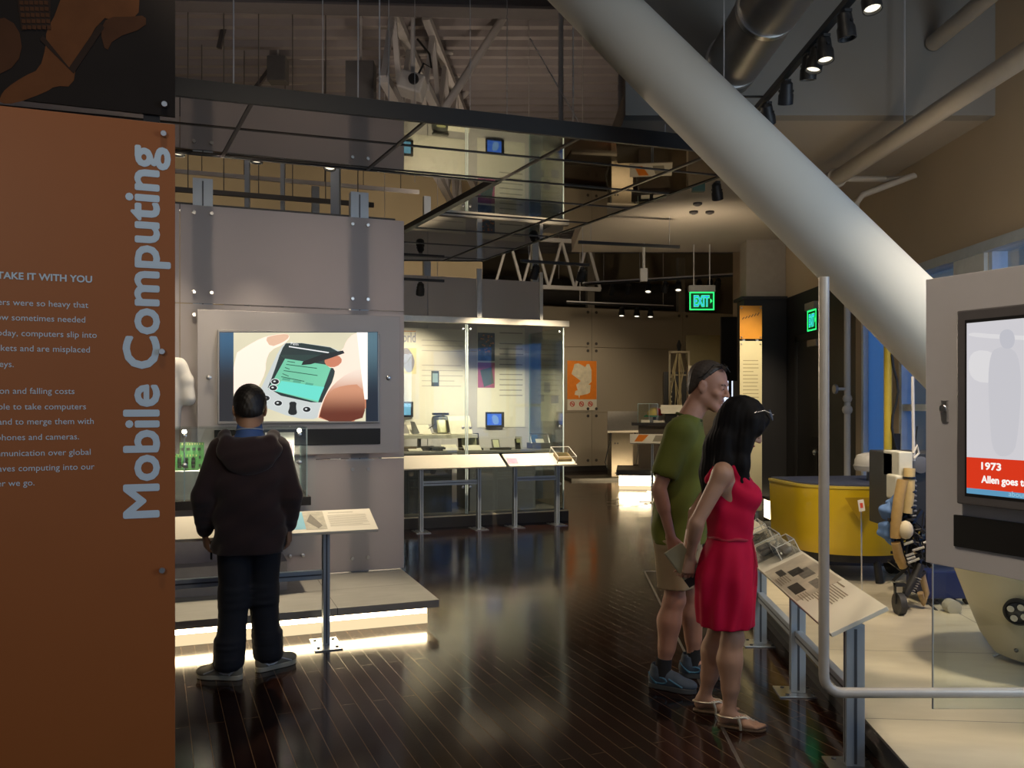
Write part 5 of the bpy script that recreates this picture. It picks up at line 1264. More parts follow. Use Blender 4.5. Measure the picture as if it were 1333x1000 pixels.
# ================================================================== kiosk screen and its tube frame
KO = (1.616, 3.30, 0); KA = math.degrees(math.atan2(-0.899, 0.437))
def KL(px, py, tt=0.0): return pl(px, py, KO, KA, tt)
k = thing('kiosk_panel', 'pale kiosk panel with a monitor and black speaker slot cut off by the frame edge', 'kiosk panel', KO, KA)
zk0, zk1 = KL(1205,732).z, KL(1205,364).z
KP = M('pale_kiosk_sheet',(0.60,0.58,0.60),0.45,0,0.03)
MB().box((0,0,zk0),(1.45,0.014,zk1)).build('sheet', KP, k, bevel=0.002)
x0 = KL(1246,500,-0.05).x; m0 = KL(1246,655.5,-0.05).z; m1 = KL(1246,405,-0.05).z
MB().box((x0,-0.055,m0),(1.34,0.0,m1)).build('monitor_bezel', M('bezel_grey',(0.145,0.135,0.14),0.4,0.2), k, bevel=0.006)
s0 = KL(1258.5,500,-0.056).x; sb_ = KL(1258.5,642,-0.056).z; st_ = KL(1258.5,421,-0.056).z
def kb_(x0, z0, x1, z1, y, m, name): return MB().box((x0,y,z0),(x1,y+0.0003,z1)).build(name, m, k)
kb_(s0-0.008, sb_-0.012, 1.325, st_+0.012, -0.0555, BLACK, 'screen_gap')
kb_(s0, sb_, 1.31, st_, -0.0562, E('kiosk_pale_screen', sl(205,203,208), 1.0, 0.04, 2), 'display')
zb1 = KL(1258.5,595,-0.056).z; zb0_ = KL(1258.5,635,-0.056).z
kb_(s0, zb0_, 1.31, zb1, -0.0568, E('kiosk_red', sl(214,52,22), 1.0), 'red_banner')
kb_(s0, sb_, 1.31, zb0_, -0.0568, E('kiosk_blue', sl(92,150,186), 1.0, 0.1), 'blue_bar')
KW = E('kiosk_white', sl(250,245,240), 1.0)
q = KL(1278,611,-0.057); q2 = KL(1303,611,-0.057); hh = KL(1278,602,-0.057).z - q.z
text('year_lettering','1973', KW, k, (q.x,-0.0572,q.z), (1,0,0),(0,0,1), fit=(q2.x-q.x,hh), fat=0.0012)
q = KL(1278,629,-0.057); q2 = KL(1333,629,-0.057)
text('caption_lettering','Allen goes to', KW, k, (q.x,-0.0572,q.z-0.006), (1,0,0),(0,0,1), fit=((q2.x-q.x)*1.10,hh*1.32), fat=0.0012)
q = KL(1313,646,-0.057); text('footer_lettering','about', E('kiosk_pale_blue', sl(150,195,215),1.0), k, (q.x,-0.0572,q.z), (1,0,0),(0,0,1), size=0.026)
GH = E('kiosk_ghost', sl(197,196,202), 1.0); GH2 = E('kiosk_ghost_deep', sl(190,190,198), 1.0); GL_ = E('kiosk_ghost_pale', sl(218,216,218), 1.0)
def kpoly(pts, m, y, name): return MB().ext(smooth_poly([Vector((KL(a,b,-0.057).x, y, KL(a,b,-0.057).z)) for a, b in pts], 2), (0,0.0002,0)).build(name, m, k)
kpoly([(1260,432),(1300,436),(1420,440),(1420,446),(1262,440)], GL_, -0.0566, 'picture_light_band'); kpoly([(1261,455),(1300,458),(1300,500),(1261,496)], GL_, -0.0566, 'picture_wall')
kpoly([(1290,458),(1300,452),(1314,452),(1326,462),(1330,500),(1326,560),(1320,594),(1292,594),(1288,540),(1286,490)], GH, -0.0570, 'picture_figure'); kpoly([(1300,436),(1308,428),(1318,430),(1322,442),(1318,454),(1304,454)], GH2, -0.05715, 'picture_head')
a = KL(1241,670,-0.012); b_ = KL(1241,711,-0.012)
MB().box((a.x,-0.012,b_.z),(1.34,0.0,a.z)).build('speaker_slot', BLACK, k, bevel=0.002)
q = KL(1231,532,0.0); bb = MB(); standoff(bb,(q.x,0,q.z),(0,-1,0),0.016,0.012); bb.box((q.x-0.012,-0.01,q.z-0.05),(q.x+0.012,0,q.z+0.03)); bb.each('standoff_bolt', STEEL, k, True)
KB_ = MB()
for z in (zk0+0.12, zk1-0.12): KB_.tube((0.5,0.012,z),(0.5,0.10,z),0.018)
KB_.box((0.46,0.10,0.152),(0.54,0.16,zk1-0.05)).box((0.30,0.02,0.152),(0.70,0.24,0.165)).build('mast', ALU, k)

# white U-shaped tube frame with glass beside the kiosk
fr = thing('tube_barrier', 'white rounded tube barrier standing before the near plaque table post', 'frame', (0,3.36,0), 0)
fx0 = at(1072.5,500,3.36).x; fzt = at(1072,361,3.36).z; fzb = at(1072,902,3.36).z
pts = [(fx0,0,fzt)] + [(fx0,0,fzb+0.07)] + [(fx0+0.07-0.07*math.cos(a),0,fzb+0.07-0.07*math.sin(a)) for a in (0.3,0.6,0.9,1.2)] + [(fx0+0.07,0,fzb),(2.72,0,fzb),(2.72,0,fzb)]
MB().path(pts[:-1], 0.0205, 14).build('tube', M('white_tube',(0.50,0.46,0.40),0.35,0.1), fr, True)
MB().tube((2.74,0,0.152),(2.74,0,fzt),0.021,n=14).build('end_post', M('white_tube',(0,0,0)), fr, True); MB().lathe([(0.07,0),(0.07,0.012),(0.02,0.02)],(2.74,0,0.152),20).build('foot', STEEL, fr, True)
gx = at(1219,500,3.36).x; gz0 = at(1219,926,3.36).z
MB().box((gx,0.0225,gz0),(2.70,0.0295,fzt-0.02)).build('glass_pane', GLASS, fr)
MB().box((gx-0.004,0.0225,gz0),(gx,0.0295,fzt-0.02)).each('glass_edge', M('grey_glass_edge',(0.35,0.36,0.34),0.2), fr)

# ================================================================== yellow robot
q = at(1124, 728, 7.05)
YEL = M('yellow_enamel',(0.58,0.40,0.010),0.35,0,0.06,5,coat=0.2)
y = thing('yellow_robot', 'yellow round-fronted robot vehicle with a dark blue deck behind the frame', 'robot', (2.92, 7.05, 0.15), 8)
zt_ = EYE + (HZ-632)/F*7.05 - 0.15; zb_y = EYE + (HZ-716)/F*7.05 - 0.15
def yout(s, z, cut=-0.34):
    p = []
    for i in range(25):
        a = math.pi + math.pi*i/24
        p.append((s*0.56*math.cos(a), 0.10 + s*0.42*math.sin(a), z))
    return p + [(s*0.56, 0.55, z), (-s*0.56, 0.55, z)]
a = yout(1.0, zt_); b_ = yout(0.97, zb_y+0.08); c = yout(0.90, zb_y); n = len(a)
mb = MB(); mb.add(a+b_+c, [(i,(i+1)%n,n+(i+1)%n,n+i) for i in range(n)] + [(n+i,n+(i+1)%n,2*n+(i+1)%n,2*n+i) for i in range(n)] + [tuple(range(n)), tuple(range(3*n-1,2*n-1,-1))]); mb.build('body_shell', YEL, y, True)
MB().ext(yout(1.015, zt_), (0,0,0.02)).build('top_rim', M('rim_yellow',(0.55,0.42,0.06),0.3), y)
MB().ext(yout(0.97, zt_+0.02), (0,0,0.012)).build('deck_plate', M('blue_deck',(0.045,0.055,0.10),0.45), y)
u_ = MB().ext(yout(0.80, 0.16), (0,0,zb_y-0.16)); u_.build('chassis', M('chassis_black',(0.012,0.012,0.014),0.5), y)
for px in (-0.36, 0.36): MB().tube((px-0.05,0.1,0.10),(px+0.05,0.1,0.10),0.10,n=24).build('wheel', BLACK, y, True)
MB().tube((0.0,-0.26,0.0),(0.0,-0.22,0.17),0.03).build('caster_leg', BLACK, y, True)
MB().ext([(-0.34,-0.327,zt_-0.06),(-0.12,-0.345,zt_-0.06),(-0.23,-0.345,zt_-0.24)], (0,-0.004,0)).build('shade_flap', M('ochre_panel',(0.40,0.25,0.01),0.4), y)  # flat triangle, darker than the shell
MB().lathe([(0.125,0),(0.135,0.02),(0.13,0.09),(0.11,0.13),(0.05,0.15)], (0.14,0.10,zt_+0.115), 28).build('turret_dome', M('pale_grey_dome',(0.50,0.48,0.44),0.45), y, True)
MB().lathe([(0.138,0.03),(0.141,0.04),(0.138,0.05)], (0.14,0.10,zt_+0.115), 28).tube((0.14,0.10,zt_+0.03),(0.14,0.10,zt_+0.12),0.035).build('turret_stem', M('stem_grey',(0.42,0.41,0.38),0.4), y, True)
MB().tube((0.42,0.30,zt_+0.03),(0.42,0.30,2.15),0.034,n=14).build('mast', M('mast_yellow',(0.55,0.42,0.05),0.4), y, True)
MB().path([(0.46+0.03*math.sin(i*1.1),0.26,zt_+0.05+i*0.105) for i in range(12)], 0.010, 8).build('mast_cable', BLACK, y, True)
MB().box((0.47,0.27,zt_+0.2),(0.52,0.33,zt_+0.42)).build('mast_clamp', BLACK, y)
# small number tag on a thin stand before it
q = at(1122, 658, 6.2); sx_ = q.x
sg = thing('tag_stand', 'tiny white tag with a mark on a thin stand before the yellow robot', 'tag stand', (sx_, 6.2, 0.15), 0)
zz = q.z - 0.15
MB().tube((0,0,0.006),(-0.006,0,zz-0.04),0.0055,n=8).build('rod', STEEL, sg, True); MB().lathe([(0.05,0),(0.05,0.008),(0.01,0.012)],(0,0,0),16).build('foot', STEEL, sg, True)
MB().obox((-0.006,-0.004,zz),(0.022,0.002,0.042),Matrix.Rotation(-0.15,3,'Y')).build('card', WHITE, sg); MB().obox((-0.006,-0.0075,zz),(0.010,0.001,0.018),Matrix.Rotation(-0.15,3,'Y')).build('mark', M('red_ink',(0,0,0)), sg)

# ================================================================== tube robot with tan limbs
rr_ = thing('tube_robot', 'cluttered old robot with tan tubes, blue pads, electronics box and one wheeled leg', 'robot', (2.80, 5.95, 0.15), 0)
D6 = 5.95
def RP(px, py, dd=0.0):
    p = at(px, py, D6+dd); return Vector((p.x-2.80, dd, p.z-0.15))
TAN = M('tan_canvas',(0.36,0.23,0.08),0.7,0,0.2,30); TAN2 = M('pale_tan_tube',(0.48,0.35,0.15),0.6,0,0.15,20); BLU = M('blue_quilt',(0.07,0.14,0.30),0.8,0,0.2,20)
a = RP(1166,590); b_ = RP(1212,690)
MB().box((a.x,0.05,b_.z),(b_.x+0.25,0.45,a.z)).build('electronics_box', M('grey_black_box',(0.022,0.024,0.028),0.5), rr_, bevel=0.01)
a = RP(1166,588); b_ = RP(1184,622); MB().box((a.x,-0.05,b_.z),(b_.x,0.2,a.z)).build('white_box', M('pale_box',(0.55,0.54,0.46),0.45), rr_, bevel=0.008)
a = RP(1161,618); b_ = RP(1175,650); MB().box((a.x,-0.06,b_.z),(b_.x,0.1,a.z)).build('white_canister', M('pale_box',(0,0,0)), rr_, bevel=0.015)
fan = MB(); q = RP(1197,605,0.03); fan.lathe([(0.055,0),(0.06,0.02),(0.03,0.025)], q, 20, (0,-1,0)); fan.build('fan_grille', M('fan_grey',(0.12,0.12,0.13),0.4), rr_, True)
MB().path([RP(1184,610,-.08),RP(1183,640,-.10),RP(1180,668,-.10)], 0.038, 14).build('tan_tube', TAN2, rr_, True)
MB().path([RP(1175,625,-.12),RP(1170,650,-.13),RP(1166,680,-.13),RP(1166,700,-.12)], 0.036, 14).build('tan_tube', TAN, rr_, True)
MB().path([RP(1166,706,-.12),RP(1170,725,-.10),RP(1176,738,-.08)], [0.03,0.034,0.03], 12).build('tan_tube', TAN, rr_, True)
for zz_ in (622,640,660,676):
    q = RP(1183.5,zz_,-.095); MB().lathe([(0.040,-0.008),(0.0425,0),(0.040,0.008)], q, 14).build('tube_strap', M('black_linkage',(0.02,0.02,0.021),0.4,0.3,0.3), rr_, True)
cl = MB()
for i in range(11):
    q = RP(1187.5, 626+i*6.5, -.06); cl.lathe([(0.026,-0.008),(0.032,0),(0.026,0.008)], q, 10)
cl.build('corrugated_hose', M('grey_hose',(0.16,0.16,0.16),0.5), rr_, True)
for i, (px, py, s) in enumerate(((1157,666,1.0),(1154,690,0.95),(1165,655,0.85),(1163,699,0.9))):
    q = RP(px,py,-.05); g_ = S(q-Vector((.1,.1,.1)), q+Vector((.1,.1,.1)), 0.007)
    g_.ell(q, (0.062*s,0.060*s,0.068*s), None, 0.01); g_.add(lambda X,Y,Z: 0.006*np.sin(Z*75+X*20+i) + 0.005*np.sin(X*70-Y*50+i*2)); g_.build('blue_pad', BLU, rr_)
q = RP(1179,690,-.15); MB().sph(q,0.05,12,sz=1.3).build('white_glove', M('pale_glove',(0.55,0.48,0.34),0.7), rr_, True)
cr = MB(); random.seed(21)
for i in range(44):
    p = RP(1162+random.random()*42, 672+random.random()*78, -.12+random.random()*.2); d = Vector((random.uniform(-1,1),random.uniform(-.5,.5),random.uniform(-1,1))).normalized()*random.uniform(.03,.10)
    cr.bar(p-d, p+d, random.uniform(.012,.03), random.uniform(.012,.03))
cr.build('linkage', M('black_linkage',(0.02,0.02,0.021),0.4,0.3,0.3), rr_)
cr = MB()
for i in range(20):
    p = [RP(1164+random.random()*42, 660+random.random()*80, -.14+random.random()*.1) for _ in range(4)]; cr.path(p, 0.006, 6)
cr.build('cables', BLACK, rr_, True)
cr = MB(); random.seed(8)
for i in range(10):
    p = RP(1176+random.random()*26, 700+random.random()*34, -.14); cr.tube(p, p+Vector((.05,-.01,.02)), 0.009)
cr.build('metal_rods', STEEL, rr_, True)
MB().path([RP(1198,735,-.1),RP(1190,755,-.12),RP(1178,775,-.14)], [0.03,0.036,0.024], 12).build('leg_strut', BLACK, rr_, True)
sp = MB()
for i in range(7):
    q = RP(1193-i*1.6, 752+i*3, -.12); sp.lathe([(0.03,-0.004),(0.037,0),(0.03,0.004)], q, 12, (0.4,0,1))
sp.build('leg_spring', M('pale_spring',(0.45,0.42,0.36),0.4,0.5), rr_, True)
q = RP(1171,786,-.15); w_ = MB().tube(q+Vector((-.022,0,0)), q+Vector((.022,0,0)), 0.075, n=24); w_.build('wheel', M('rubber',(0.03,0.03,0.03),0.6), rr_, True)
MB().box((q.x-.035,q.y-.014,q.z),(q.x-.028,q.y+.014,q.z+.14)).box((q.x+.028,q.y-.014,q.z),(q.x+.035,q.y+.014,q.z+.14)).box((q.x-.035,q.y-.02,q.z+.12),(q.x+.035,q.y+.02,q.z+.14)).build('wheel_fork', BLACK, rr_)
MB().path([RP(1200,748,0),RP(1206,772,0),RP(1202,785,0),RP(1198,772,-.02)], 0.022, 10).build('hose', M('tan_hose',(0.35,0.25,0.13),0.6), rr_, True)
a = RP(1206,744,0.1); b_ = RP(1262,780,0.1); MB().box((a.x,0.1,b_.z),(b_.x,0.42,a.z)).build('blue_battery_box', M('blue_box',(0.012,0.025,0.12),0.4), rr_, bevel=0.01)
q = RP(1235,788,-.05); MB().lathe([(0.05,0),(0.05,0.08),(0.02,0.085)], q, 20, (0,-1,0)).build('motor_drum', M('pale_drum',(0.42,0.40,0.34),0.4), rr_, True)
for px in (1215,1240,1255):
    a = RP(px,780,0.15); MB().tube(a, (a.x+.03,a.y,0), 0.018).build('rear_leg', M('chassis_black',(0,0,0)), rr_)
MB().path([RP(1180,735,-.02),RP(1192,770,.05),RP(1225,800,-.05),RP(1250,812,-.05),RP(1262,818,.0)], 0.008, 8).build('trailing_cable', BLACK, rr_, True)
q = RP(1189.5,600,-.02); MB().tube(q, RP(1188,490,-.02), 0.011, n=8).build('antenna', WHITEMET, rr_, True)
MB().tube(RP(1190,588,0.1), RP(1194,555,0.1), 0.006, n=6).build('whip_antenna', BLACK, rr_)
MB().path([RP(1189,590,-.03),RP(1194,580,-.03),RP(1196,590,-.03),RP(1190,597,-.03)], 0.008, 8).build('white_clip', WHITE, rr_, True)

# ================================================================== cream capsule robot
cp_ = at(1320, 880, 4.45)
ca = thing('cream_capsule', 'cream rounded capsule with a round black porthole under the kiosk panel', 'capsule robot', (2.93, 4.75, 0.15), 0)
def CPZ(py): return EYE + (HZ-py)/F*4.45 - 0.15
zt_, zb_c = CPZ(690), CPZ(882)
CRM = M('cream_fibreglass',(0.60,0.53,0.38),0.35,0,0.04,4)
prof = [(0.02,zb_c-0.0),(0.12,zb_c+0.005),(0.20,zb_c+0.04),(0.265,zb_c+0.14),(0.335,zb_c+0.32),(0.40,zb_c+0.5),(0.43,zb_c+0.66),(0.42,zb_c+0.85),(0.34,zb_c+1.0),(0.18,zb_c+1.08),(0.02,zb_c+1.1)]
MB().lathe(prof, (0,0,0), 48).build('shell', CRM, ca, True)
q = at(1329, 801, 4.40); ql = Vector((q.x-ca.location.x, q.y-4.75, q.z-0.15))
ql.x = at(1329, 801, 4.38).x - 2.93; dirp = Vector((-0.66, -0.73, -0.14)).normalized()
rad_ = 0.365; base = Vector((dirp.x*rad_, dirp.y*rad_, ql.z))
MB().lathe([(0.072,0),(0.072,0.02),(0.060,0.026),(0.058,0.012)], base, 32, dirp).build('porthole_ring', BLACK, ca, True)
MB().lathe([(0.057,0.008),(0.045,0.016),(0.01,0.02)], base, 32, dirp).build('porthole_glass', M('dark_porthole',(0.05,0.05,0.055),0.06), ca, True)
for i in range(4):
    a_ = i*1.57+0.5; xx = dirp.cross(Vector((0,0,1))).normalized(); yy_ = xx.cross(dirp)
    p = base + dirp*0.024 + (xx*math.cos(a_)+yy_*math.sin(a_))*0.036; MB().tube(p, p+dirp*0.006, 0.018, n=12).build('lens', M('lens_glint',(0.5,0.5,0.5),0.1,0.8), ca, True)
bo = MB()
for a_ in (-2.45,-2.05,-1.65,-1.25): bo.sph((0.245*math.cos(a_),0.245*math.sin(a_),zb_c+0.10),0.012,8)
bo.each('bolts', M('dark_bolt',(0.10,0.09,0.07),0.4,0.5), ca, True)
MB().tube((0,0,zb_c+0.02),(0,0,0.03),0.035).build('pedestal', BLACK, ca, True)
lg = MB(); random.seed(4)
for i in range(5):
    a_ = i*1.257+0.3; lg.tube((0.03*math.cos(a_),0.03*math.sin(a_),0.10),(0.20*math.cos(a_),0.20*math.sin(a_),0.010),0.009)
lg.build('foot_spokes', STEEL, ca)
rg = MB()
for i in range(22):
    a_ = i*0.2856; rg.bar((0.05*math.cos(a_),0.05*math.sin(a_),zb_c-0.005),(0.085*math.cos(a_),0.085*math.sin(a_),zb_c-0.05-random.random()*0.04),0.012)
rg.build('rubber_skirt', BLACK, ca)

# ================================================================== tracks and spotlights
TRK = M('track_black',(0.010,0.010,0.011),0.5)
HOT = E('spot_lens_lit', (1.0,0.90,0.68), 1.8); COLD = M('spot_lens_off',(0.05,0.05,0.05),0.2)
def track(label, p0, p1, ztop, pale=False, group='lighting tracks', off=0.0):
    p0, p1 = Vector(p0), Vector(p1); r = thing('light_track', label, 'light track', p0, 0, group)
    MB().bar((0,0,0), p1-p0, 0.036, 0.034).build('track_bar', TRK, r)
    if pale: MB().bar((0,0,0.03), p1-p0+Vector((0,0,0.03)), 0.04, 0.024).build('cover_strip', WHITEMET, r)
    for f_ in (0.12, 0.9):
        p = (p1-p0)*f_; MB().tube(p+Vector((off,0,0.01)), (p.x+off,p.y,ztop-p0.z-0.006), 0.004, n=6).build('suspension_rod', WHITEMET, r)
        if off: MB().bar(p+Vector((0,0,0.012)), p+Vector((off,0,0.012)), 0.02, 0.008).build('side_arm', TRK, r)
def spotlight(loc, aim, label, group, power=0, angle=45, s=1.0, lit=True, col=WARM, blend=0.7):
    """track head: adapter, stem, can, shade and lens; the lamp sits in the can mouth"""
    loc = Vector(loc); r = thing('spotlight', label, 'spotlight', loc, 0, group)
    d = (Vector(aim)-loc); d.normalize(); pv = Vector((0,0,-0.085*s))
    MB().box((-0.02*s,-0.045*s,-0.035*s),(0.02*s,0.045*s,-0.016)).tube((0,0,-0.03*s),pv,0.012*s,n=8).build('adapter', TRK, r)
    MB().bar(pv + d.cross(Vector((0.3,0.2,1))).normalized()*0.05*s, pv - d.cross(Vector((0.3,0.2,1))).normalized()*0.05*s, 0.014*s).build('yoke', TRK, r)
    b0 = pv - d*0.05*s
    MB().lathe([(0.02*s,-0.02*s),(0.040*s,0),(0.043*s,0.06*s),(0.050*s,0.075*s),(0.050*s,0.135*s),(0.043*s,0.135*s),(0.040*s,0.118*s)], b0, 18, d).build('can', TRK, r, True)
    MB().lathe([(0.041*s,0.119*s),(0.02*s,0.124*s),(0.002,0.125*s)], b0, 18, d).build('lens', HOT if lit else COLD, r, True)
    if power:
        p = loc + b0 + d*0.142*s; spot('lamp', p, p+d, power, angle, blend, col, 0.035*s)
    return r
# ------------------------------------------------------------------ lamps where the photo shows them
track('long black lighting track above the robot platform', (1.60,2.3,3.50), (1.58,5.60,3.50), 6.2, off=-0.26)
G = 'track heads above the robots'
for px, d, lit, aim, pw, an, lb in (
    (1133, 3.75, True, (1.75,3.0,0.2), 30, 50, 'lit spotlight at the near end of the robot track'),
    (1100, 4.03, False, (2.0,4.0,0), 0, 40, 'unlit spotlight hanging second on the robot track'),
    (1074, 4.3, True, (1.62,3.8,0.5), 45, 36, 'lit spotlight, upper of the tight cluster on the robot track'),
    (1064, 4.42, True, (1.0,4.3,0.9), 0, 50, 'lit spotlight facing out, middle of the tight cluster on the robot track'),
    (1054, 4.53, True, (1.66,5.2,0.5), 0, 42, 'lit spotlight, lower of the tight cluster on the robot track'),
    (1024, 4.9, True, (1.9,6.6,0.3), 0, 46, 'lit spotlight hanging singly below the tight cluster'),
    (1000, 5.26, True, (2.75,7.2,0.4), 190, 56, 'last lit spotlight on the robot track, tucked against the white column')):
    spotlight((1.59,d,3.483), aim, lb, G, pw, an, 0.86, lit)
# small track under the canopy over the video wall
G = 'track heads over the video wall'
TV0 = Vector((-3.1,5.98,3.60)); TV1 = Vector((-0.75,6.84,3.60)); ta = math.degrees(math.atan2(0.86,2.35)); u_, _ = axes(ta)
track('black lighting track behind the canopy strip over the video wall', TV0, TV1, 6.2)
for px, lb, aim, pw in ((233,'spotlight over the orange panel end of the video wall track',(-2.65,6.2,1.0),100),(334,'lit spotlight over the hooded visitor on the video wall track',(-1.95,6.45,0.9),90),(430,'lit spotlight over the free end of the video wall track',(-1.45,5.75,0.8),300)):
    q = pl(px, 205, (TV0.x,TV0.y,0), ta); p = TV0 + u_*q.x
    spotlight((p.x,p.y,3.583), aim, lb, G, pw, 55, 0.95, True)
# display case track
track('short black track before the display case, beyond the mirrored canopy', (0.1,10.09,3.30), (0.95,10.40,3.30), 6.2)
track('second short black track beside the first, under the soffit edge', (0.75,9.55,3.42), (1.95,9.85,3.42), 3.78)
track('black track over the hidden end of the display case', (-1.75,10.9,3.22), (-0.9,11.2,3.22), 6.2)
G = 'track heads before the display case'
spotlight((0.28,10.16,3.283), (-0.5,11.5,0.9), 'unlit-looking spotlight by the thin post of the display case', G, 330, 85, 1.1, False)
spotlight((0.86,10.37,3.283), (0.15,12.1,0.9), 'lit spotlight before the display case pointing down', G, 300, 75, 1.1, True)
spotlight((-1.2,11.08,3.203), (-1.5,12.4,0.9), 'dark spotlight over the far shelf end of the display case', G, 150, 85, 1.1, False)
# far tracks
track('long pale-topped track slanting across the far hall', (1.3,15.5,3.78), (4.35,14.2,3.78), 6.2, True)
track('far black track under the dark duct', (1.1,17.0,3.62), (3.4,17.8,3.62), 6.2, True)
G = 'track heads in the far hall'
far = [(797,382,15.3,False),(818,384,15.2,False),(843,389,15.1,True),(866,380,14.9,False),(884,376,14.75,True),(912,371,14.55,True),(927,369,14.45,True),(938,364,14.35,False)]
for i, (px, py, d, lit) in enumerate(far):
    p = at(px, py, d); f_ = (p.x-1.3)/3.05; p = Vector((p.x, 15.5-1.3*f_, 3.763))
    spotlight(p, (p.x-0.3, p.y-(1.2 if lit else -1.5), 1.2), '%s small spotlight, number %s along the pale-topped far track' % ('lit' if lit else 'unlit', ('one','two','three','four','five','six','seven','eight')[i]), G, 0, 45, 1.2, lit)
for i, (px, py) in enumerate(((803,407),(823,408),(841,409))):
    p = at(px, py, 18.2); u2 = (p.x-1.1)/2.3; p = Vector((p.x, 17.0+0.8*u2, 3.603))
    spotlight(p, (p.x-0.2, p.y-1.0, 0.5), ('first','middle','last')[i] + ' of three glowing far spotlights under the dark duct', 'glowing trio under the duct', 0, 45, 1.3, True)
p = at(933, 240, 8.2)
spotlight((2.0,8.25,3.775), (2.6,9.6,1.2), 'lit spotlight on the soffit beside the big white column', 'soffit spotlights', 40, 60, 1.1, True)
MBx = MB().box((-0.06,-0.03,-0.05),(0.06,0.03,0.03)); r = thing('emergency_lamp', 'small green-black fitting on the soffit at the canopy corner', 'lamp', at(909,243,8.3)); MBx.build('body', M('dark_green_fitting',(0.03,0.09,0.07),0.5), r); MB().tube((0,0,0.03),(0.06,0,3.78-r.location.z),0.012).build('arm', BLACK, r)

# added fill spots without fixtures, in the hall, roof and behind the viewer
for loc, aim, pw, an in (((2.75,9.0,3.7),(2.95,10.6,1.9),300,40), ((1.7,17.2,3.6),(1.6,19.8,1.6),240,80), ((3.2,13.6,3.7),(2.6,16.4,1.2),150,80), ((-5.0,12.0,3.4),(-5.0,15.8,4.6),190,120), ((-1.0,14.0,3.6),(-1.6,16.8,4.6),110,110), ((0.9,15.2,3.6),(0.9,18.5,5.2),55,110), ((2.0,9.6,2.9),(2.2,10.2,3.78),30,150)):
    spot('hall_lamp', loc, aim, pw, an, 0.9)
for loc, pw, c in (((-2.6,7.6,3.7),40,(1.0,0.80,0.66)), ((0.3,8.2,3.7),36,(1.0,0.82,0.66)), ((-0.6,11.5,3.9),42,(1.0,0.80,0.62))):
    spot('roof_uplight', loc, (loc[0],loc[1]+0.6,6), pw, 165, 0.9, c, 0.08)  # unseen upward fill added to brighten the roof deck
for loc, aim, pw, an in (((-0.6,1.2,5.4),(0.3,5.0,0),130,95), ((-0.6,0.9,4.2),(1.9,3.0,1.5),150,42), ((-1.5,-1.6,3.0),(-1.3,2.2,1.4),86,50), ((2.3,5.0,2.4),(3.66,6.8,3.3),18,110), ((2.75,3.3,3.7),(2.3,4.9,0.15),150,70), ((-0.35,1.2,3.25),(-1.75,7.0,2.0),150,42), ((3.1,4.6,3.5),(2.9,5.0,0.6),260,80), ((2.9,6.4,3.5),(2.8,6.9,0.2),150,75)):
    spot('gallery_lamp', loc, aim, pw, an, 0.9, (1.0,0.82,0.60), 0.12)  # unseen fill added for panels, platform, wall and robots
# unseen backlights added behind the video wall so its posts show through
for loc, aim in (((-3.3,9.1,2.3),(-2.7,6.7,1.7)), ((-1.75,9.6,2.3),(-1.6,7.0,1.7))):
    spot('bay_lamp', loc, aim, 250, 110, 0.9, (1.0,0.80,0.60), 0.12)
# ================================================================== people
def V(*a): return Vector(a)
SKIN_A = M('skin_ruddy', (0.42, 0.21, 0.14), 0.5, 0, 0.07, 30)
SKIN_B = M('skin_tan', (0.46, 0.26, 0.17), 0.5, 0, 0.06, 30)
SKIN_C = M('skin_olive', (0.33, 0.185, 0.115), 0.55, 0, 0.07, 30)
EYEW = M('eye_white', (0.6, 0.58, 0.55), 0.2); IRIS = M('iris_dark', (0.03, 0.02, 0.015), 0.15)

def rot_pitch(p):            # + looks down; local x is forward
    return Matrix.Rotation(p, 3, 'Y')
def rot_yaw(a): return Matrix.Rotation(a, 3, 'Z')

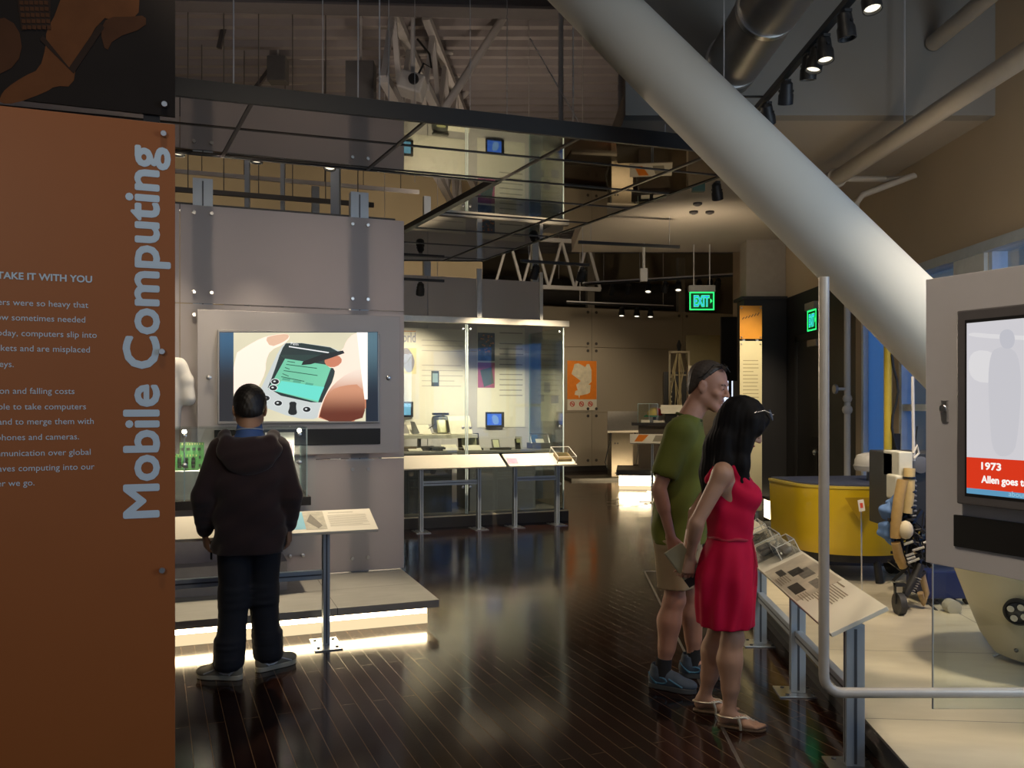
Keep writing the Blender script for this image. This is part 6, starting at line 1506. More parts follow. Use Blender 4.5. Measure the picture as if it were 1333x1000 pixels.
def head(s, c, R, neck_to, k=1.0, neck_r=0.056, male=True, nose=1.0):
    """skull, jaw, nose, brow, eye sockets, lips, ears and neck; c is the head centre, R turns it"""
    c = Vector(c); P = lambda x, y, z: c + R @ (V(x, y, z)*k)
    s.ell(P(-0.012,0,0.032), (0.098*k,0.076*k,0.088*k), R, 0.02)
    s.ell(P(0.028,0,-0.035), (0.062*k,0.058*k,0.082*k), R, 0.03)
    jw = 0.050 if male else 0.042
    s.cone(P(-0.005,jw,-0.055), P(0.060,0.018,-0.100), 0.020*k, 0.018*k, 0.03)
    s.cone(P(-0.005,-jw,-0.055), P(0.060,-0.018,-0.100), 0.020*k, 0.018*k, 0.03)
    s.cone(P(0.068,0.010,-0.103), P(0.068,-0.010,-0.103), 0.019*k, 0.019*k, 0.02)
    s.cone(P(0.076,0.030,0.022), P(0.076,-0.030,0.022), 0.014*k, 0.014*k, 0.02)       # brow
    for e in (-1, 1):
        s.ell(P(0.097,0.031*e,0.004), (0.016*k,0.017*k,0.012*k), R, 0.012, True)        # sockets
        s.ell(P(0.077,0.031*e,0.002), (0.014*k,0.015*k,0.011*k), R, 0.005)              # lids
        s.ell(P(0.066,0.040*e,-0.030), (0.020*k,0.020*k,0.018*k), R, 0.02)              # cheek
        s.ell(P(-0.006,0.078*e,-0.008), (0.022*k,0.007*k,0.034*k), R @ rot_yaw(-0.35*e) @ Matrix.Rotation(-0.2,3,'Y'), 0.006)   # ear
        s.cone(P(-0.012,0.083*e,0.016), P(-0.016,0.080*e,-0.026), 0.005*k, 0.004*k, 0.004)
        s.ell(P(0.002,0.086*e,-0.006), (0.008*k,0.005*k,0.012*k), R, 0.004, True)
    s.cone(P(0.086,0,0.014), P(0.108*nose,0,-0.024), 0.008*k, 0.0105*k, 0.012)
    s.ell(P(0.108*nose,0,-0.029), (0.012*k,0.011*k,0.009*k), R, 0.008)
    for e in (-1, 1): s.ell(P(0.096,0.012*e,-0.032), (0.010*k,0.007*k,0.007*k), R, 0.006)
    s.cone(P(0.087,0.016,-0.058), P(0.087,-0.016,-0.058), 0.0065*k, 0.0065*k, 0.008)
    s.cone(P(0.084,0.014,-0.070), P(0.084,-0.014,-0.070), 0.0075*k, 0.0075*k, 0.008)
    s.cone(P(0.094,0.02,-0.064), P(0.094,-0.02,-0.064), 0.0025*k, 0.0025*k, 0.004, True)
    s.cone(P(-0.022,0,-0.045), neck_to, neck_r*k, (neck_r+0.006)*k, 0.03)
    return P

def hand(s, w, d, n, size=1.0, curl=(0.35,0.4,0.45,0.5), thumb=0.6, side=1):
    """palm and five fingers; w wrist, d hand direction, n palm normal (fingers curl towards n), side = thumb side"""
    w = Vector(w); d = Vector(d).normalized(); n = Vector(n); n = (n - d*n.dot(d)).normalized(); a = d.cross(n)*side
    L = 0.088*size
    for y, r in ((-0.026,0.0125),(-0.009,0.0135),(0.009,0.0135),(0.026,0.0125)):
        s.cone(w + a*y*0.6*size, w + d*L + a*y*size, 0.0135*size, r*0.92*size, 0.012)
    tips = []
    for i, (y, ln) in enumerate(((0.028,0.070),(0.0095,0.079),(-0.0095,0.073),(-0.028,0.057))):
        p = w + d*L*0.97 + a*y*size; q = d; c = curl[i]; fr = (0.46,0.30,0.24)
        for j in range(3):
            q = (q*math.cos(c) + n*math.sin(c)).normalized() if j else (q*math.cos(c*0.6) + n*math.sin(c*0.6)).normalized()
            nn = (n*math.cos(c) - d*math.sin(c)).normalized()
            e = p + q*ln*fr[j]*size + a*y*0.06
            s.cone(p, e, (0.0088-0.0009*j)*size, (0.0082-0.0009*j)*size, 0.0035)
            p = e
        tips.append(p)
    b0 = w + d*0.022*size + a*0.024*size + n*0.006
    t1 = b0 + (d*0.75 + a*0.62 + n*thumb*0.4).normalized()*0.042*size
    t2 = t1 + (d*0.92 + a*0.22 + n*thumb*0.5).normalized()*0.030*size
    t3 = t2 + (d*0.97 + a*0.02 + n*thumb*0.6).normalized()*0.024*size
    s.cone(b0, t1, 0.0145*size, 0.0105*size, 0.010); s.cone(t1, t2, 0.0100*size, 0.0092*size, 0.004); s.cone(t2, t3, 0.0092*size, 0.0075*size, 0.004)
    return tips

def leg(s, hip, knee, ank, k=1.0, calf=0.052, thigh=0.083, fwd=V(1,0,0)):
    hip, knee, ank = Vector(hip), Vector(knee), Vector(ank)
    s.cone(hip, knee, thigh*k, 0.054*k, 0.03)
    s.cone(knee, ank, 0.049*k, 0.034*k, 0.02)
    m = knee*0.70 + ank*0.30
    s.cone(knee*0.90+ank*0.10 - fwd*0.012*k, m - fwd*0.013*k, 0.042*k, calf*0.96*k, 0.05); s.cone(m - fwd*0.013*k, knee*0.35+ank*0.65, calf*0.96*k, 0.036*k, 0.05)
    s.ell(knee + fwd*0.018*k, (0.040*k,0.040*k,0.046*k), None, 0.02)

def arm(s, sh, el, wr, k=1.0, up=0.044):
    s.cone(sh, el, up*k, 0.036*k, 0.025); el, wr = Vector(el), Vector(wr)
    s.cone(el, wr, 0.034*k, 0.025*k, 0.015); s.cone(el*0.85+wr*0.15, el*0.6+wr*0.4, 0.037*k, 0.034*k, 0.02)

def shoe(par, ank, yaw, m_up, m_sole, m_lace, m_trim, L=0.29, cat='shoe'):
    """running shoe: tapered upper with collar, thick sole, laces and a side mark"""
    ank = Vector(ank); c = math.cos(yaw); s_ = math.sin(yaw)
    X = V(c, s_, 0); Y = V(-s_, c, 0)
    W = lambda x, y, z: V(ank.x, ank.y, 0) + X*x + Y*y + V(0,0,z)
    R = Matrix((X, Y, V(0,0,1))).transposed()
    b = V(ank.x, ank.y, 0)
    u = S((b.x-0.3, b.y-0.3, 0.004), (b.x+0.3, b.y+0.3, 0.18), 0.006)
    u.ell(W(-0.035,0,0.055), (0.050,0.040,0.055), R, 0.02); u.ell(W(0.05,0,0.048), (0.075,0.043,0.045), R, 0.03)
    u.ell(W(0.13,0.004,0.040), (0.068,0.046,0.034), R, 0.03); u.cone(W(-0.02,0,0.08), W(-0.025,0,0.115), 0.045, 0.043, 0.02); u.cone(W(0.0,0,0.09), W(0.08,0,0.07), 0.032, 0.026, 0.02)
    u.cut((0,0,-1), (0,0,0.022)); u.cone(W(-0.02,0,0.10), W(-0.02,0,0.2), 0.035, 0.036, 0.006, True)
    o = u.build('shoe', m_up, par)
    out = [(-0.085,0.0),(-0.075,0.028),(-0.03,0.040),(0.04,0.038),(0.11,0.049),(0.165,0.040),(0.195,0.012),(0.19,-0.018),(0.15,-0.044),(0.10,-0.049),(0.04,-0.038),(-0.03,-0.038),(-0.075,-0.028)]
    q = smooth_poly([W(x,y,0.0) for x, y in out], 2)
    MB().ext(q, (0,0,0.030)).build('sole', m_sole, o, True, 0.005)
    la = MB()
    for i in range(5): x = 0.025+i*0.021; z = 0.104-i*0.0085; la.path([W(x,-0.026,z-0.010),W(x+0.004,0,z+0.003),W(x,0.026,z-0.010)], 0.0035, 6)
    la.build('laces', m_lace, o, True)
    tr = MB()
    for e in (-1,1):
        tr.path([W(0.00+0.038*math.cos(a*0.628), (0.0405+0.004*math.cos(a*0.6))*e, 0.055+0.017*math.sin(a*0.628)) for a in range(10)], 0.005, 6, True)
        tr.path([W(-0.075,0.018*e,0.085),W(-0.05,0.038*e,0.06),W(-0.02,0.042*e,0.035)], 0.006, 6)
        tr.path([W(0.05,0.044*e,0.070),W(0.09,0.047*e,0.052),W(0.13,0.049*e,0.036)], 0.005, 6)
    tr.build('side_stripe', m_trim, o, True)
    return o

# ------------------------------------------------------------------ visitor in the hooded jacket, seen from behind
q = at(325, 870, 4.97)
A = thing('person', 'person in dark hooded jacket and jeans seen from behind, facing the big screen', 'person', (q.x, 4.97, 0), 106)
b = S((-0.30,-0.42,0.03), (0.32,0.42,1.70), 0.006)
Rh = rot_pitch(0.20)
hc = V(0.055, 0.0, 1.565)
head(b, hc, Rh, V(-0.03,0,1.38), 1.12, 0.055)
b.loft([(0.80,0,0,0.10,0.15),(0.98,0,0,0.095,0.14),(1.2,-0.01,0,0.105,0.155),(1.34,-0.02,0,0.09,0.16),(1.41,-0.025,0,0.06,0.09)], 0.03)
hipL, hipR = V(0,0.085,0.86), V(0,-0.085,0.86); knL, knR = V(0.02,0.085,0.47), V(0.06,-0.075,0.47); anL, anR = V(-0.035,0.115,0.09), V(0.085,-0.105,0.09)
leg(b, hipL, knL, anL, 0.95); leg(b, hipR, knR, anR, 0.95)
b.cone(anL, V(anL.x+0.05, anL.y+0.06, 0.06), 0.034, 0.03, 0.02); b.cone(anR, V(anR.x+0.05, anR.y-0.06, 0.06), 0.034, 0.03, 0.02)
shL, shR = V(-0.02,0.185,1.335), V(-0.02,-0.185,1.335); elL, elR = V(-0.05,0.258,1.07), V(-0.05,-0.238,1.07); wrL, wrR = V(0.05,0.252,0.855), V(0.04,-0.225,0.87)
arm(b, shL, elL, wrL); arm(b, shR, elR, wrR)
hand(b, wrL+V(0.004,0,-0.02), V(0.25,-0.10,-1), V(0.35,-1,0.0), 0.95, (0.55,0.6,0.65,0.7), 0.8, -1)
hand(b, wrR+V(0.004,0,-0.02), V(0.15,0.0,-1), V(0.3,1,0.0), 0.95, (0.5,0.55,0.6,0.7), 0.7, 1)
b.build('body', SKIN_C, A)
# hair
h = S((-0.14,-0.14,1.42), (0.22,0.14,1.74), 0.005)
h.ell(hc + 1.14*Rh @ V(-0.014,0,0.034), (0.1197,0.0958,0.1106), Rh, 0.01); h.ell(hc + 1.14*Rh @ V(-0.055,0,-0.015), (0.0627,0.0798,0.0707), Rh, 0.02)
h.cut(Rh @ V(0.62,0,-0.78), hc + 1.14*Rh @ V(0.03,0,0.030), 0.01)
for e in (-1,1): h.ell(hc + 1.14*Rh @ V(0.01,0.085*e,-0.025), (0.0399,0.0342,0.0456), Rh, 0.01, True)
h.add(lambda X,Y,Z: 0.0016*np.sin(X*260+Z*90)*np.sin(Y*240) + 0*X)
h.build('hair', M('black_hair', (0.010,0.008,0.007), 0.5, 0, 0.3, 60), A)
# blue shirt collar
c = S((-0.16,-0.16,1.34), (0.14,0.16,1.50), 0.005)
c.cone(V(-0.035,0,1.37), V(-0.012,0,1.470), 0.086, 0.071, 0.01); c.ell(V(-0.03,0,1.375), (0.085,0.125,0.045), None, 0.02)
c.cone(V(-0.02,0,1.36), V(0.0,0,1.50), 0.057, 0.058, 0.004, True); c.cut(V(-0.30,0,1), V(-0.02,0,1.472), 0.004); c.cut((0,0,-1), (0,0,1.35))
c.build('shirt_collar', M('blue_shirt', (0.045,0.105,0.30), 0.75, 0, 0.15, 20), A)
MB().path([V(-0.018+0.079*math.cos(a), 0.079*math.sin(a), 1.440-0.014*math.cos(a)) for a in [math.pi*0.55+i*math.pi*0.9/12 for i in range(13)]], 0.0035, 6).build('lanyard', M('pale_cord', (0.35,0.42,0.52), 0.6), A, True)
# jacket
j = S((-0.34,-0.44,0.68), (0.30,0.44,1.47), 0.008)
fold = lambda th, Z, X, Y: 0.005*np.sin(Z*26 + th*3) + 0.004*np.sin(Z*47 - th*5 + 1) + 0.006*np.sin(th*7)*np.clip((0.95-Z)*3, 0, 1)
j.loft([(0.725,0,0,0.135,0.196),(0.76,0,0,0.142,0.205),(0.95,-0.005,0,0.145,0.202),(1.15,-0.02,0,0.150,0.205),(1.29,-0.03,0,0.130,0.212),(1.355,-0.03,0,0.105,0.185),(1.405,-0.028,0,0.085,0.105)], 0.03, 2.4, fold)
for sh, el, wr in ((shL,elL,wrL),(shR,elR,wrR)):
    sg = 1 if sh.y > 0 else -1
    j.cone(sh+V(0,-0.03*sg,0), el, 0.074, 0.060, 0.04); j.cone(el, wr+V(0,0,0.015), 0.060, 0.047, 0.02)
    for i in range(4):
        p = el.lerp(wr, 0.15+i*0.2); j.ell(p + V(-0.02,0,0), (0.052-0.004*i,0.056-0.004*i,0.022), None, 0.03)
    j.cone(wr+V(0,0,0.03), wr+V(0.0,0,0.0), 0.046, 0.042, 0.01)
j.cone(V(-0.02,0,1.34), V(0.005,0,1.52), 0.062, 0.078, 0.01, True)
j.build('jacket', M('maroon_jacket', (0.026,0.0115,0.0125), 0.9, 0, 0.2, 12, sheen=0.25), A)
# hood lying on the back
hd = S((-0.30,-0.28,1.10), (0.12,0.28,1.47), 0.007)
hd.ell(V(-0.125,0,1.325), (0.075,0.185,0.085), None, 0.03); hd.ell(V(-0.150,0,1.26), (0.050,0.135,0.075), None, 0.04)
for e in (-1,1): hd.chain([(V(-0.12,0.12*e,1.38),0.040),(V(-0.03,0.135*e,1.405),0.034),(V(0.06,0.10*e,1.36),0.028)], 0.03)
hd.cone(V(-0.05,0,1.36), V(-0.02,0,1.50), 0.085, 0.105, 0.02, True)
hd.add(lambda X,Y,Z: 0.003*np.sin(Y*30+Z*40) + 0.002*np.sin(Z*80+Y*14) + 0*X)
hd.build('hood', M('maroon_jacket', (0,0,0)), A)
# jeans
tz = S((-0.22,-0.30,0.02), (0.26,0.30,0.90), 0.008)
tz.loft([(0.76,0,0,0.115,0.165),(0.88,0,0,0.11,0.158)], 0.04, 2.3)
for hp, kn, an in ((hipL,knL,anL),(hipR,knR,anR)):
    tz.cone(hp+V(0,0,-0.05), kn, 0.102, 0.086, 0.03); tz.cone(kn, an+V(0,0,-0.005), 0.086, 0.078, 0.02)
    for i in range(5): tz.ell(an+V(-0.006*(i%2),0,0.0+i*0.034), (0.082,0.080,0.014), None, 0.03)
    for i in range(3): tz.ell(kn+V(-0.012,0,-0.05+i*0.045), (0.083,0.082,0.016), None, 0.03)
tz.cut((0,0,-1), (0,0,0.055))
tz.build('jeans', M('dark_denim', (0.012,0.014,0.021), 0.85, 0, 0.2, 30), A)
SHG = M('grey_mesh_shoe', (0.26,0.24,0.18), 0.75, 0, 0.15, 60); SHS = M('pale_sole', (0.42,0.40,0.32), 0.6); LAC = M('pale_lace', (0.50,0.48,0.42), 0.7); TRM = M('silver_trim', (0.62,0.62,0.60), 0.4, 0.3)
shoe(A, anL, 1.15, SHG, SHS, LAC, TRM); shoe(A, anR, -1.0, SHG, SHS, LAC, TRM)
# phone in the hand nearest the orange panel
ph = thing('mobile_phone', 'small dark phone held low in the hand of the person in the hooded jacket', 'phone', A.location, 106)
pc = wrL + V(0.035,-0.035,-0.125)
MB().obox(pc, (0.030,0.0055,0.055), Matrix.Rotation(0.25,3,'Y')).build('body', M('phone_black', (0.012,0.012,0.013), 0.25), ph, bevel=0.004)
MB().obox(pc + V(0,-0.0058,0.004), (0.025,0.0006,0.043), Matrix.Rotation(0.25,3,'Y')).build('display', M('phone_glass', (0.03,0.03,0.035), 0.08), ph)

# ------------------------------------------------------------------ man in the green T-shirt
q = at(884, 885, 4.83)
Bm = thing('person', 'man in green T-shirt and khaki shorts with sunglasses pushed up on his head', 'person', (q.x, 4.83, 0), -14)
b = S((-0.34,-0.36,0.0), (0.42,0.36,1.86), 0.006)
Rh = rot_yaw(-0.30) @ rot_pitch(0.24)
hc = V(0.165, 0.01, 1.700)
PH = head(b, hc, Rh, V(0.045,0,1.49), 1.10, 0.055)
b.loft([(0.86,-0.01,0,0.11,0.155),(1.02,0.0,0,0.105,0.15),(1.22,0.02,0,0.125,0.17),(1.40,0.03,0,0.10,0.175),(1.50,0.04,0,0.062,0.09)], 0.03)
hipR, hipL = V(-0.01,-0.09,0.93), V(-0.01,0.09,0.93); knR, knL = V(-0.02,-0.10,0.50), V(0.075,0.10,0.50); anR, anL = V(-0.085,-0.11,0.095), V(0.075,0.13,0.095)
leg(b, hipR, knR, anR, 1.04); leg(b, hipL, knL, anL, 1.04)
for an in (anR, anL): b.cone(an, an+V(0.08,0,-0.045), 0.036, 0.03, 0.02)
shR, shL = V(0.005,-0.195,1.425), V(0.03,0.195,1.425); elR, elL = V(-0.095,-0.255,1.13), V(-0.05,0.25,1.13); wrR, wrL = V(-0.035,-0.235,0.885), V(0.03,0.23,0.89)
arm(b, shR, elR, wrR, 1.05, 0.047); arm(b, shL, elL, wrL, 1.05, 0.047)
hand(b, wrR+V(0.0,0.0,-0.015), V(0.28,0.02,-1), V(0.45,1,0.1), 1.02, (0.25,0.4,0.5,0.55), 0.5, 1)
hand(b, wrL+V(0,0,-0.015), V(0.2,0,-1), V(0.3,-1,0), 1.02, (0.4,0.45,0.5,0.6), 0.6, -1)
b.build('body', SKIN_A, Bm)
for e in (-1,1):
    ey = MB().sph(PH(0.080,0.031*e,0.003), 0.0105, 12); o = ey.build('eye', EYEW, Bm, True)
    MB().sph(PH(0.0885,0.0312*e,0.001), 0.0045, 10).build('iris', IRIS, o, True)
    MB().path([PH(0.090,0.014*e,0.019),PH(0.089,0.030*e,0.024),PH(0.078,0.046*e,0.020)], 0.0042, 6).build('eyebrow', M('brown_brow', (0.10,0.06,0.04), 0.7), Bm, True)
MB().path([PH(0.0925,0.017,-0.063),PH(0.0955,0.006,-0.0615),PH(0.0955,-0.006,-0.0615),PH(0.0925,-0.017,-0.063)], 0.0028, 6).build('lips', M('lip_line', (0.25,0.09,0.07), 0.5), Bm, True)
h = S((-0.02,-0.12,1.58), (0.32,0.13,1.86), 0.005)
h.ell(hc + 1.10*Rh @ V(-0.014,0,0.036), (0.1155,0.0913,0.1034), Rh, 0.01); h.ell(hc + 1.10*Rh @ V(-0.060,0,-0.020), (0.0528,0.0726,0.0660), Rh, 0.02)
h.cut(Rh @ V(0.80,0,-0.60), hc + 1.10*Rh @ V(0.006,0,0.040), 0.012)
for e in (-1,1): h.ell(hc + 1.10*Rh @ V(0.02,0.088*e,-0.028), (0.0462,0.0352,0.0440), Rh, 0.01, True)
h.add(lambda X,Y,Z: 0.0018*np.sin(X*210+Z*60)*np.sin(Y*200+Z*120) + 0*X)
h.build('hair', M('brown_grey_hair', (0.060,0.044,0.034), 0.6, 0, 0.35, 60), Bm)
def sunglasses(label, par, P, x, z, lensm, framem, tilt, back, bz):
    g = thing('sunglasses', label, 'sunglasses', par.location, math.degrees(par.rotation_euler.z))
    for e in (-1,1):
        MB().lathe([(0.001,0),(0.024,0.0),(0.025,0.002),(0.024,0.004),(0.001,0.004)], P(x,0.030*e,z), 18, P(0.8,0.25*e,tilt)-P(0,0,0), 1.15, 0.8).build('lens', lensm, g, True)
        MB().path([P(x-0.003,0.052*e,z+0.008),P(x-0.035,0.083*e,z+0.006),P(back,0.0855*e,bz+0.015),P(back-0.03,0.084*e,bz)], 0.0028, 6).build('temple_arm', framem, g, True)
    MB().path([P(x+0.004,0.010,z+0.004),P(x+0.010,0,z+0.008),P(x+0.004,-0.010,z+0.004)], 0.0028, 6).build('bridge', framem, g, True)
    return g
LENS = M('dark_lens', (0.006,0.006,0.008), 0.3); FRM = M('black_frame', (0.012,0.012,0.013), 0.3)
sunglasses('black sunglasses pushed up over the short hair of the green-shirted man', Bm, PH, 0.062, 0.107, LENS, FRM, 0.9, -0.01, 0.03)
# T-shirt
j = S((-0.30,-0.38,0.76), (0.34,0.38,1.58), 0.008)
fold = lambda th, Z, X, Y: 0.005*np.sin(Z*19 + th*2.0) + 0.004*np.sin(Z*33 - th*4 + 2) + 0.008*np.sin(th*6 + 0.5)*np.clip((1.12-Z)*2.2, 0, 1)
j.loft([(0.815,0.0,0,0.150,0.200),(0.90,0.0,0,0.152,0.198),(1.05,0.006,0,0.150,0.190),(1.22,0.018,0,0.152,0.198),(1.36,0.028,0,0.135,0.205),(1.45,0.035,0,0.100,0.170),(1.515,0.045,0,0.078,0.098)], 0.03, 2.4, fold)
for sh, el in ((shR,elR),(shL,elL)):
    sg = 1 if sh.y > 0 else -1
    m_ = sh.lerp(el, 0.66)
    j.cone(sh+V(0,-0.03*sg,0.0), m_, 0.080, 0.074, 0.035)
    d_ = (el-sh).normalized(); 
for e in (-1,1): j.cone(V(0.045,0.055*e,1.492), V(0.012,0.175*e,1.445), 0.048, 0.066, 0.04)
j.cone(V(0.048,0,1.49), V(0.090,0,1.62), 0.062, 0.078, 0.006, True)
for sh, el in ((shR,elR),(shL,elL)):
    d_ = (el-sh).normalized(); m_ = sh.lerp(el, 0.62)
    j.cone(m_ + d_*0.062, m_ + d_*0.16, 0.060, 0.066, 0.004, True)
j.build('t_shirt', M('olive_green_cotton', (0.125,0.140,0.016), 0.85, 0, 0.08, 10), Bm)
MB().path([V(0.056+0.068*math.cos(a), 0.068*math.sin(a), 1.522-0.020*math.cos(a)) for a in [i*math.pi/10 for i in range(20)]], 0.0085, 8, True).build('collar_band', M('dark_green_rib', (0.060,0.075,0.010), 0.9), Bm, True)
# shorts
tz = S((-0.24,-0.28,0.52), (0.26,0.28,0.98), 0.008)
fo = lambda th, Z, X, Y: 0.004*np.sin(th*5+Z*8)
tz.loft([(0.80,0,0,0.135,0.185),(0.96,0,0,0.125,0.17)], 0.04, 2.4)
for hp, kn in ((hipR,knR),(hipL,knL)):
    p = hp.lerp(kn, 0.88); tz.loft([(0.565,p.x,p.y,0.098,0.092),(0.70,(p.x+hp.x)/2,(p.y+hp.y)/2,0.108,0.098),(0.84,hp.x,hp.y,0.125,0.105)], 0.03, 2.3, fo)
tz.build('shorts', M('khaki_cotton', (0.36,0.27,0.155), 0.85, 0, 0.07, 16), Bm)
SHB = M('slate_blue_shoe', (0.055,0.075,0.105), 0.7, 0, 0.25, 30); SHB2 = M('dark_blue_sole', (0.06,0.065,0.07), 0.7); LB = M('teal_lace', (0.05,0.16,0.26), 0.6)
for an, yw in ((anR,-0.28),(anL,0.05)):
    shoe(Bm, an, yw, SHB, SHB2, LB, LB)
    MB().tube(an+V(0,0,-0.02), an+V(0.008,0,0.075), 0.046, 0.044, 16).build('sock', M('black_sock', (0.012,0.012,0.014), 0.9), Bm, True)

# ------------------------------------------------------------------ woman in the red dress
q = at(951, 936, 4.25)
C_ = thing('person', 'woman with long black hair in a sleeveless red dress and silver sandals', 'person', (q.x, 4.25, 0), -16)
b = S((-0.36,-0.34,0.0), (0.34,0.34,1.66), 0.006)
Rh = rot_pitch(0.50)
hc = V(0.055, 0.0, 1.488)
PW_ = head(b, hc, Rh, V(-0.03,0,1.315), 1.04, 0.044, False, 0.98)
b.loft([(0.78,-0.01,0,0.115,0.155),(0.92,0.0,0,0.088,0.125),(1.08,0.0,0,0.095,0.130),(1.20,-0.01,0,0.085,0.140),(1.275,-0.025,0,0.062,0.120),(1.325,-0.03,0,0.045,0.060)], 0.03)
hipR, hipL = V(-0.02,-0.08,0.82), V(-0.03,0.08,0.82); knR, knL = V(0.012,-0.07,0.44), V(-0.055,0.07,0.44); anR, anL = V(-0.005,-0.075,0.072), V(-0.135,0.105,0.072)
leg(b, hipR, knR, anR, 0.93, 0.053, 0.078); leg(b, hipL, knL, anL, 0.93, 0.053, 0.078)
def foot(s, an, yaw):
    c = math.cos(yaw); s_ = math.sin(yaw); W = lambda x, y, z: V(an.x + c*x - s_*y, an.y + s_*x + c*y, z)
    s.cone(an, W(-0.025,0,0.040), 0.031, 0.027, 0.02); s.cone(W(-0.01,0,0.055), W(0.085,0.004,0.034), 0.030, 0.024, 0.02); s.cone(W(0.085,0.018,0.028), W(0.125,0.020,0.024), 0.021, 0.017, 0.015); s.cone(W(0.08,-0.016,0.026), W(0.112,-0.020,0.023), 0.020, 0.015, 0.015)
    for i, (y, L) in enumerate(((0.026,0.168),(0.010,0.163),(-0.004,0.155),(-0.017,0.146),(-0.028,0.135))): s.cone(W(0.115,y*0.9,0.024), W(L,y,0.020), 0.011 if i == 0 else 0.0085, 0.0095 if i == 0 else 0.0075, 0.004)
    return W
WR = foot(b, anR, -0.12); WL_ = foot(b, anL, -0.02)
shR, shL = V(-0.035,-0.158,1.255), V(-0.035,0.158,1.255); elR, elL = V(-0.155,-0.195,1.02), V(-0.185,0.17,1.02); wrR, wrL = V(-0.190,-0.10,0.845), V(-0.215,0.00,0.85)
b.cone(shR, elR, 0.045, 0.034, 0.03); b.cone(elR, wrR, 0.034, 0.023, 0.015); b.cone(shL, elL, 0.045, 0.034, 0.03); b.cone(elL, wrL, 0.034, 0.023, 0.015); b.cone(elR*0.85+wrR*0.15, elR*0.6+wrR*0.4, 0.035, 0.032, 0.02)
b.cone(V(-0.03,-0.06,1.30), shR, 0.04, 0.045, 0.03); b.cone(V(-0.03,0.06,1.30), shL, 0.04, 0.045, 0.03)
hand(b, wrR+V(-0.003,0.004,-0.012), V(-0.12,0.18,-1), V(-0.4,1,0.1), 0.90, (0.5,0.6,0.7,0.75), 0.9, 1)
hand(b, wrL+V(0,0,-0.012), V(-0.22,-0.3,-1), V(-0.3,-1,0), 0.90, (0.5,0.55,0.6,0.7), 0.7, -1)
b.build('body', SKIN_B, C_)
MB().path([PW_(0.0955,0.013,-0.060),PW_(0.098,0,-0.059),PW_(0.0955,-0.013,-0.060)], 0.0045, 6).build('lips', M('rose_lips', (0.36,0.11,0.10), 0.4), C_, True)
for e in (-1,1):
    o = MB().sph(PW_(0.080,0.031*e,0.003), 0.0100, 12).build('eye', EYEW, C_, True); MB().sph(PW_(0.088,0.0312*e,0.001), 0.0045, 10).build('iris', IRIS, o, True)
# dress
d = S((-0.30,-0.28,0.44), (0.28,0.28,1.36), 0.007)
def fd_(th, Z, X, Y):
    skirt = np.clip((0.93-Z)*4, 0, 1); top = np.clip((Z-0.93)*5, 0, 1)
    return 0.006*skirt*np.sin(th*11 + 2*np.sin(Z*6)) + 0.0045*top*np.sin(Z*44 + th*2.5) + 0.004*np.sin(th*5 + Z*14)
d.loft([(0.492,-0.022,0,0.135,0.172),(0.60,-0.026,0,0.146,0.178),(0.74,-0.026,0,0.150,0.182),(0.86,-0.012,0,0.128,0.160),(0.925,-0.002,0,0.104,0.138),(0.96,0.0,0,0.110,0.142),(1.06,0.004,0,0.120,0.142),(1.15,0.006,0,0.124,0.142),(1.22,-0.004,0,0.098,0.122),(1.285,-0.025,0,0.062,0.085)], 0.02, 2.3, fd_)
for e in (-1,1):
    d.ell(V(0.090,0.058*e,1.135), (0.062,0.062,0.062), None, 0.04)
    d.chain([(V(0.075,0.085*e,1.20),0.030),(V(0.01,0.098*e,1.292),0.024),(V(-0.05,0.095*e,1.295),0.026),(V(-0.095,0.08*e,1.22),0.030)], 0.02)
d.cone(V(0.03,0,1.27), V(0.06,0,1.40), 0.055, 0.10, 0.01, True)
for e in (-1,1): d.ell(V(-0.03,0.185*e,1.225), (0.060,0.055,0.085), None, 0.012, True)
d.build('dress', M('crimson_jersey', (0.52,0.005,0.045), 0.75, 0, 0.06, 18, spec=0.2), C_)
bl = MB().path([V(-0.002+0.106*math.cos(i*math.pi/12), 0.141*math.sin(i*math.pi/12), 0.932+0.004*math.sin(i*1.7)) for i in range(24)], 0.009, 8, True)
bl.path([V(0.104,-0.05,0.93),V(0.118,-0.055,0.86),V(0.128,-0.06,0.76),V(0.126,-0.058,0.70)], 0.004, 6).path([V(0.104,-0.045,0.93),V(0.122,-0.04,0.85),V(0.130,-0.05,0.79)], 0.004, 6)
bl.build('waist_tie', M('crimson_cord', (0.38,0.010,0.035), 0.7), C_, True)
# hair: cap, long fall behind, locks over the chest
h = S((-0.24,-0.20,1.02), (0.24,0.20,1.66), 0.006)
h.ell(hc + 1.06*Rh @ V(-0.015,0,0.036), (0.1187,0.0954,0.1102), Rh, 0.02)
h.chain([(V(0.0,0,1.47),0.088),(V(-0.045,0,1.37),0.082),(V(-0.075,-0.01,1.25),0.070),(V(-0.095,-0.01,1.12),0.045)], 0.05)
for e in (-1,1):
    h.chain([(hc + 1.06*Rh @ V(0.030,0.066*e,0.045),0.042),(V(0.065,0.070*e,1.40),0.040),(V(0.050,0.084*e,1.30),0.040),(V(0.060,0.080*e,1.20),0.030),(V(0.098,0.068*e,1.13),0.013)], 0.03)
    h.chain([(V(-0.02,0.070*e,1.42),0.046),(V(-0.03,0.088*e,1.31),0.040),(V(-0.07,0.088*e,1.20),0.032)], 0.04)
h.chain([(hc + 1.06*Rh @ V(0.080,-0.03,0.070),0.024),(hc + 1.06*Rh @ V(0.072,-0.062,0.02),0.020),(hc + 1.06*Rh @ V(0.040,-0.076,-0.03),0.024)], 0.03)
h.chain([(hc + 1.06*Rh @ V(0.080,0.03,0.070),0.024),(hc + 1.06*Rh @ V(0.072,0.062,0.02),0.020)], 0.03)
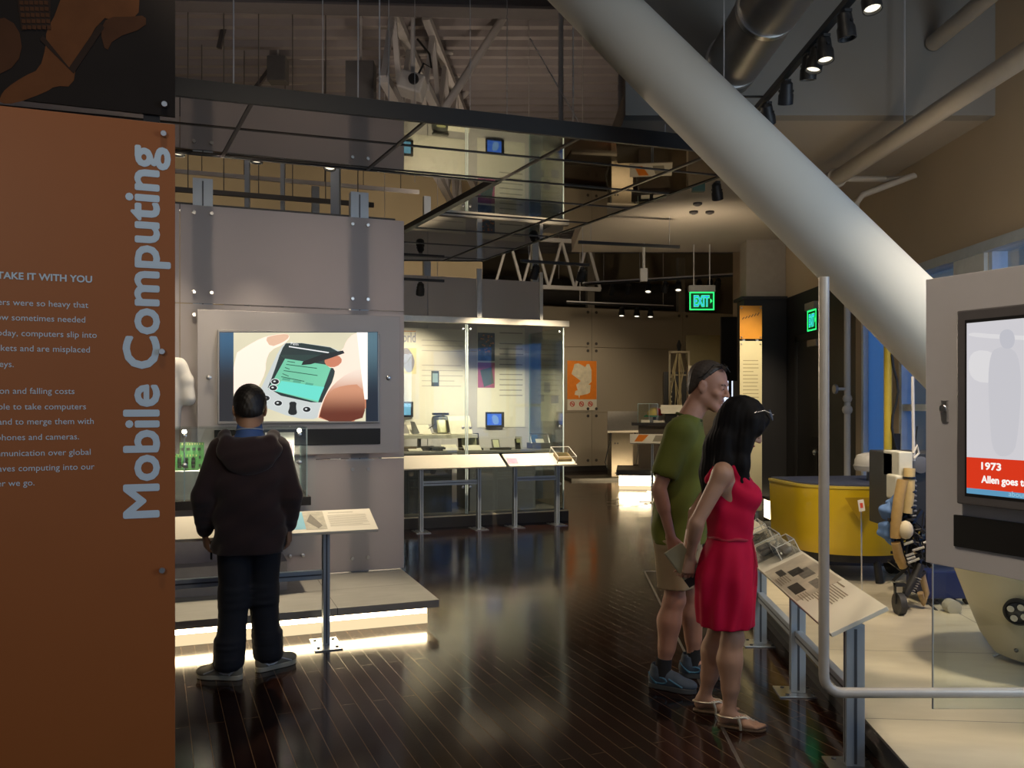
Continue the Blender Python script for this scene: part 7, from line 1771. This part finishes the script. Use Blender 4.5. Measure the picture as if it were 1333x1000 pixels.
h.add(lambda X,Y,Z: 0.0016*np.sin((X*0.9+Y*1.2)*95 + 1.2*np.sin(Z*6)) + 0.0010*np.sin(X*210-Y*170+Z*5))
h.build('hair', M('glossy_black_hair', (0.0065,0.0055,0.006), 0.7, 0, 0.3, 40, spec=0.15, stretch=(6,6,1)), C_)
sunglasses('dark sunglasses with silver arms resting on the long black hair of the woman', C_, lambda x,y,z: hc + 1.08*(Rh @ V(x,y,z)), 0.088, 0.104, M('blue_grey_lens', (0.04,0.05,0.09), 0.1), M('silver_arm', (0.55,0.55,0.58), 0.25, 0.9), 0.8, 0.02, 0.065)
# sandals
SND = M('silver_strap', (0.62,0.55,0.42), 0.3, 0.5); SSO = M('brown_sole', (0.16,0.10,0.055), 0.6)
for W in (WR, WL_):
    q_ = smooth_poly([W(x,y,0) for x, y in ((-0.060,0),(-0.05,0.026),(0.0,0.030),(0.07,0.036),(0.14,0.040),(0.178,0.026),(0.172,0.0),(0.150,-0.030),(0.09,-0.036),(0.0,-0.028),(-0.05,-0.024))], 2)
    o = MB().ext(q_, (0,0,0.011)).build('sandal', SSO, C_, True, 0.003)
    st = MB().path([W(-0.058,0,0.050),W(-0.03,-0.034,0.056),W(0.03,-0.040,0.058),W(0.075,-0.018,0.062),W(0.118,0.018,0.036)], 0.0048, 6)
    st.path([W(-0.058,0,0.050),W(-0.03,0.034,0.056),W(0.03,0.040,0.058),W(0.075,0.018,0.062),W(0.118,0.018,0.036)], 0.0048, 6)
    st.path([W(0.05,-0.036,0.058),W(0.06,-0.042,0.03),W(0.06,-0.042,0.006)], 0.008, 6).path([W(0.05,0.036,0.058),W(0.06,0.042,0.03),W(0.06,0.042,0.006)], 0.008, 6)
    st.build('strap', SND, o, True)
    be = MB()
    for i in range(9):
        t_ = i/8; p = W(0.03,-0.042,0.061).lerp(W(0.116,0.015,0.044), t_); p.z += 0.012*math.sin(t_*3.14); be.sph(p, 0.0045, 6)
    be.build('beads', M('pearl_bead', (0.8,0.76,0.66), 0.2, 0.2), o, True)
# folded brochure held between them
br = thing('brochure', 'folded pale brochure held behind the back of the woman in red', 'brochure', C_.location, -16)
pc = wrR + V(-0.030,0.035,-0.060)
RB_ = Matrix.Rotation(-0.6,3,'Y') @ Matrix.Rotation(0.25,3,'X')
MB().obox(pc, (0.05,0.0025,0.11), RB_).build('cover', M('olive_paper', (0.36,0.32,0.20), 0.6, 0, 0.2, 20), br)
MB().obox(pc + RB_ @ V(0.006,-0.006,0.0), (0.05,0.0015,0.108), RB_).build('inner_page', M('pale_paper', (0.36,0.32,0.20), 0.6), br)
MB().obox(pc + RB_ @ V(0.0,-0.0085,-0.085), (0.049,0.0005,0.024), RB_).build('dark_band', M('dark_print', (0.03,0.03,0.03), 0.5), br)
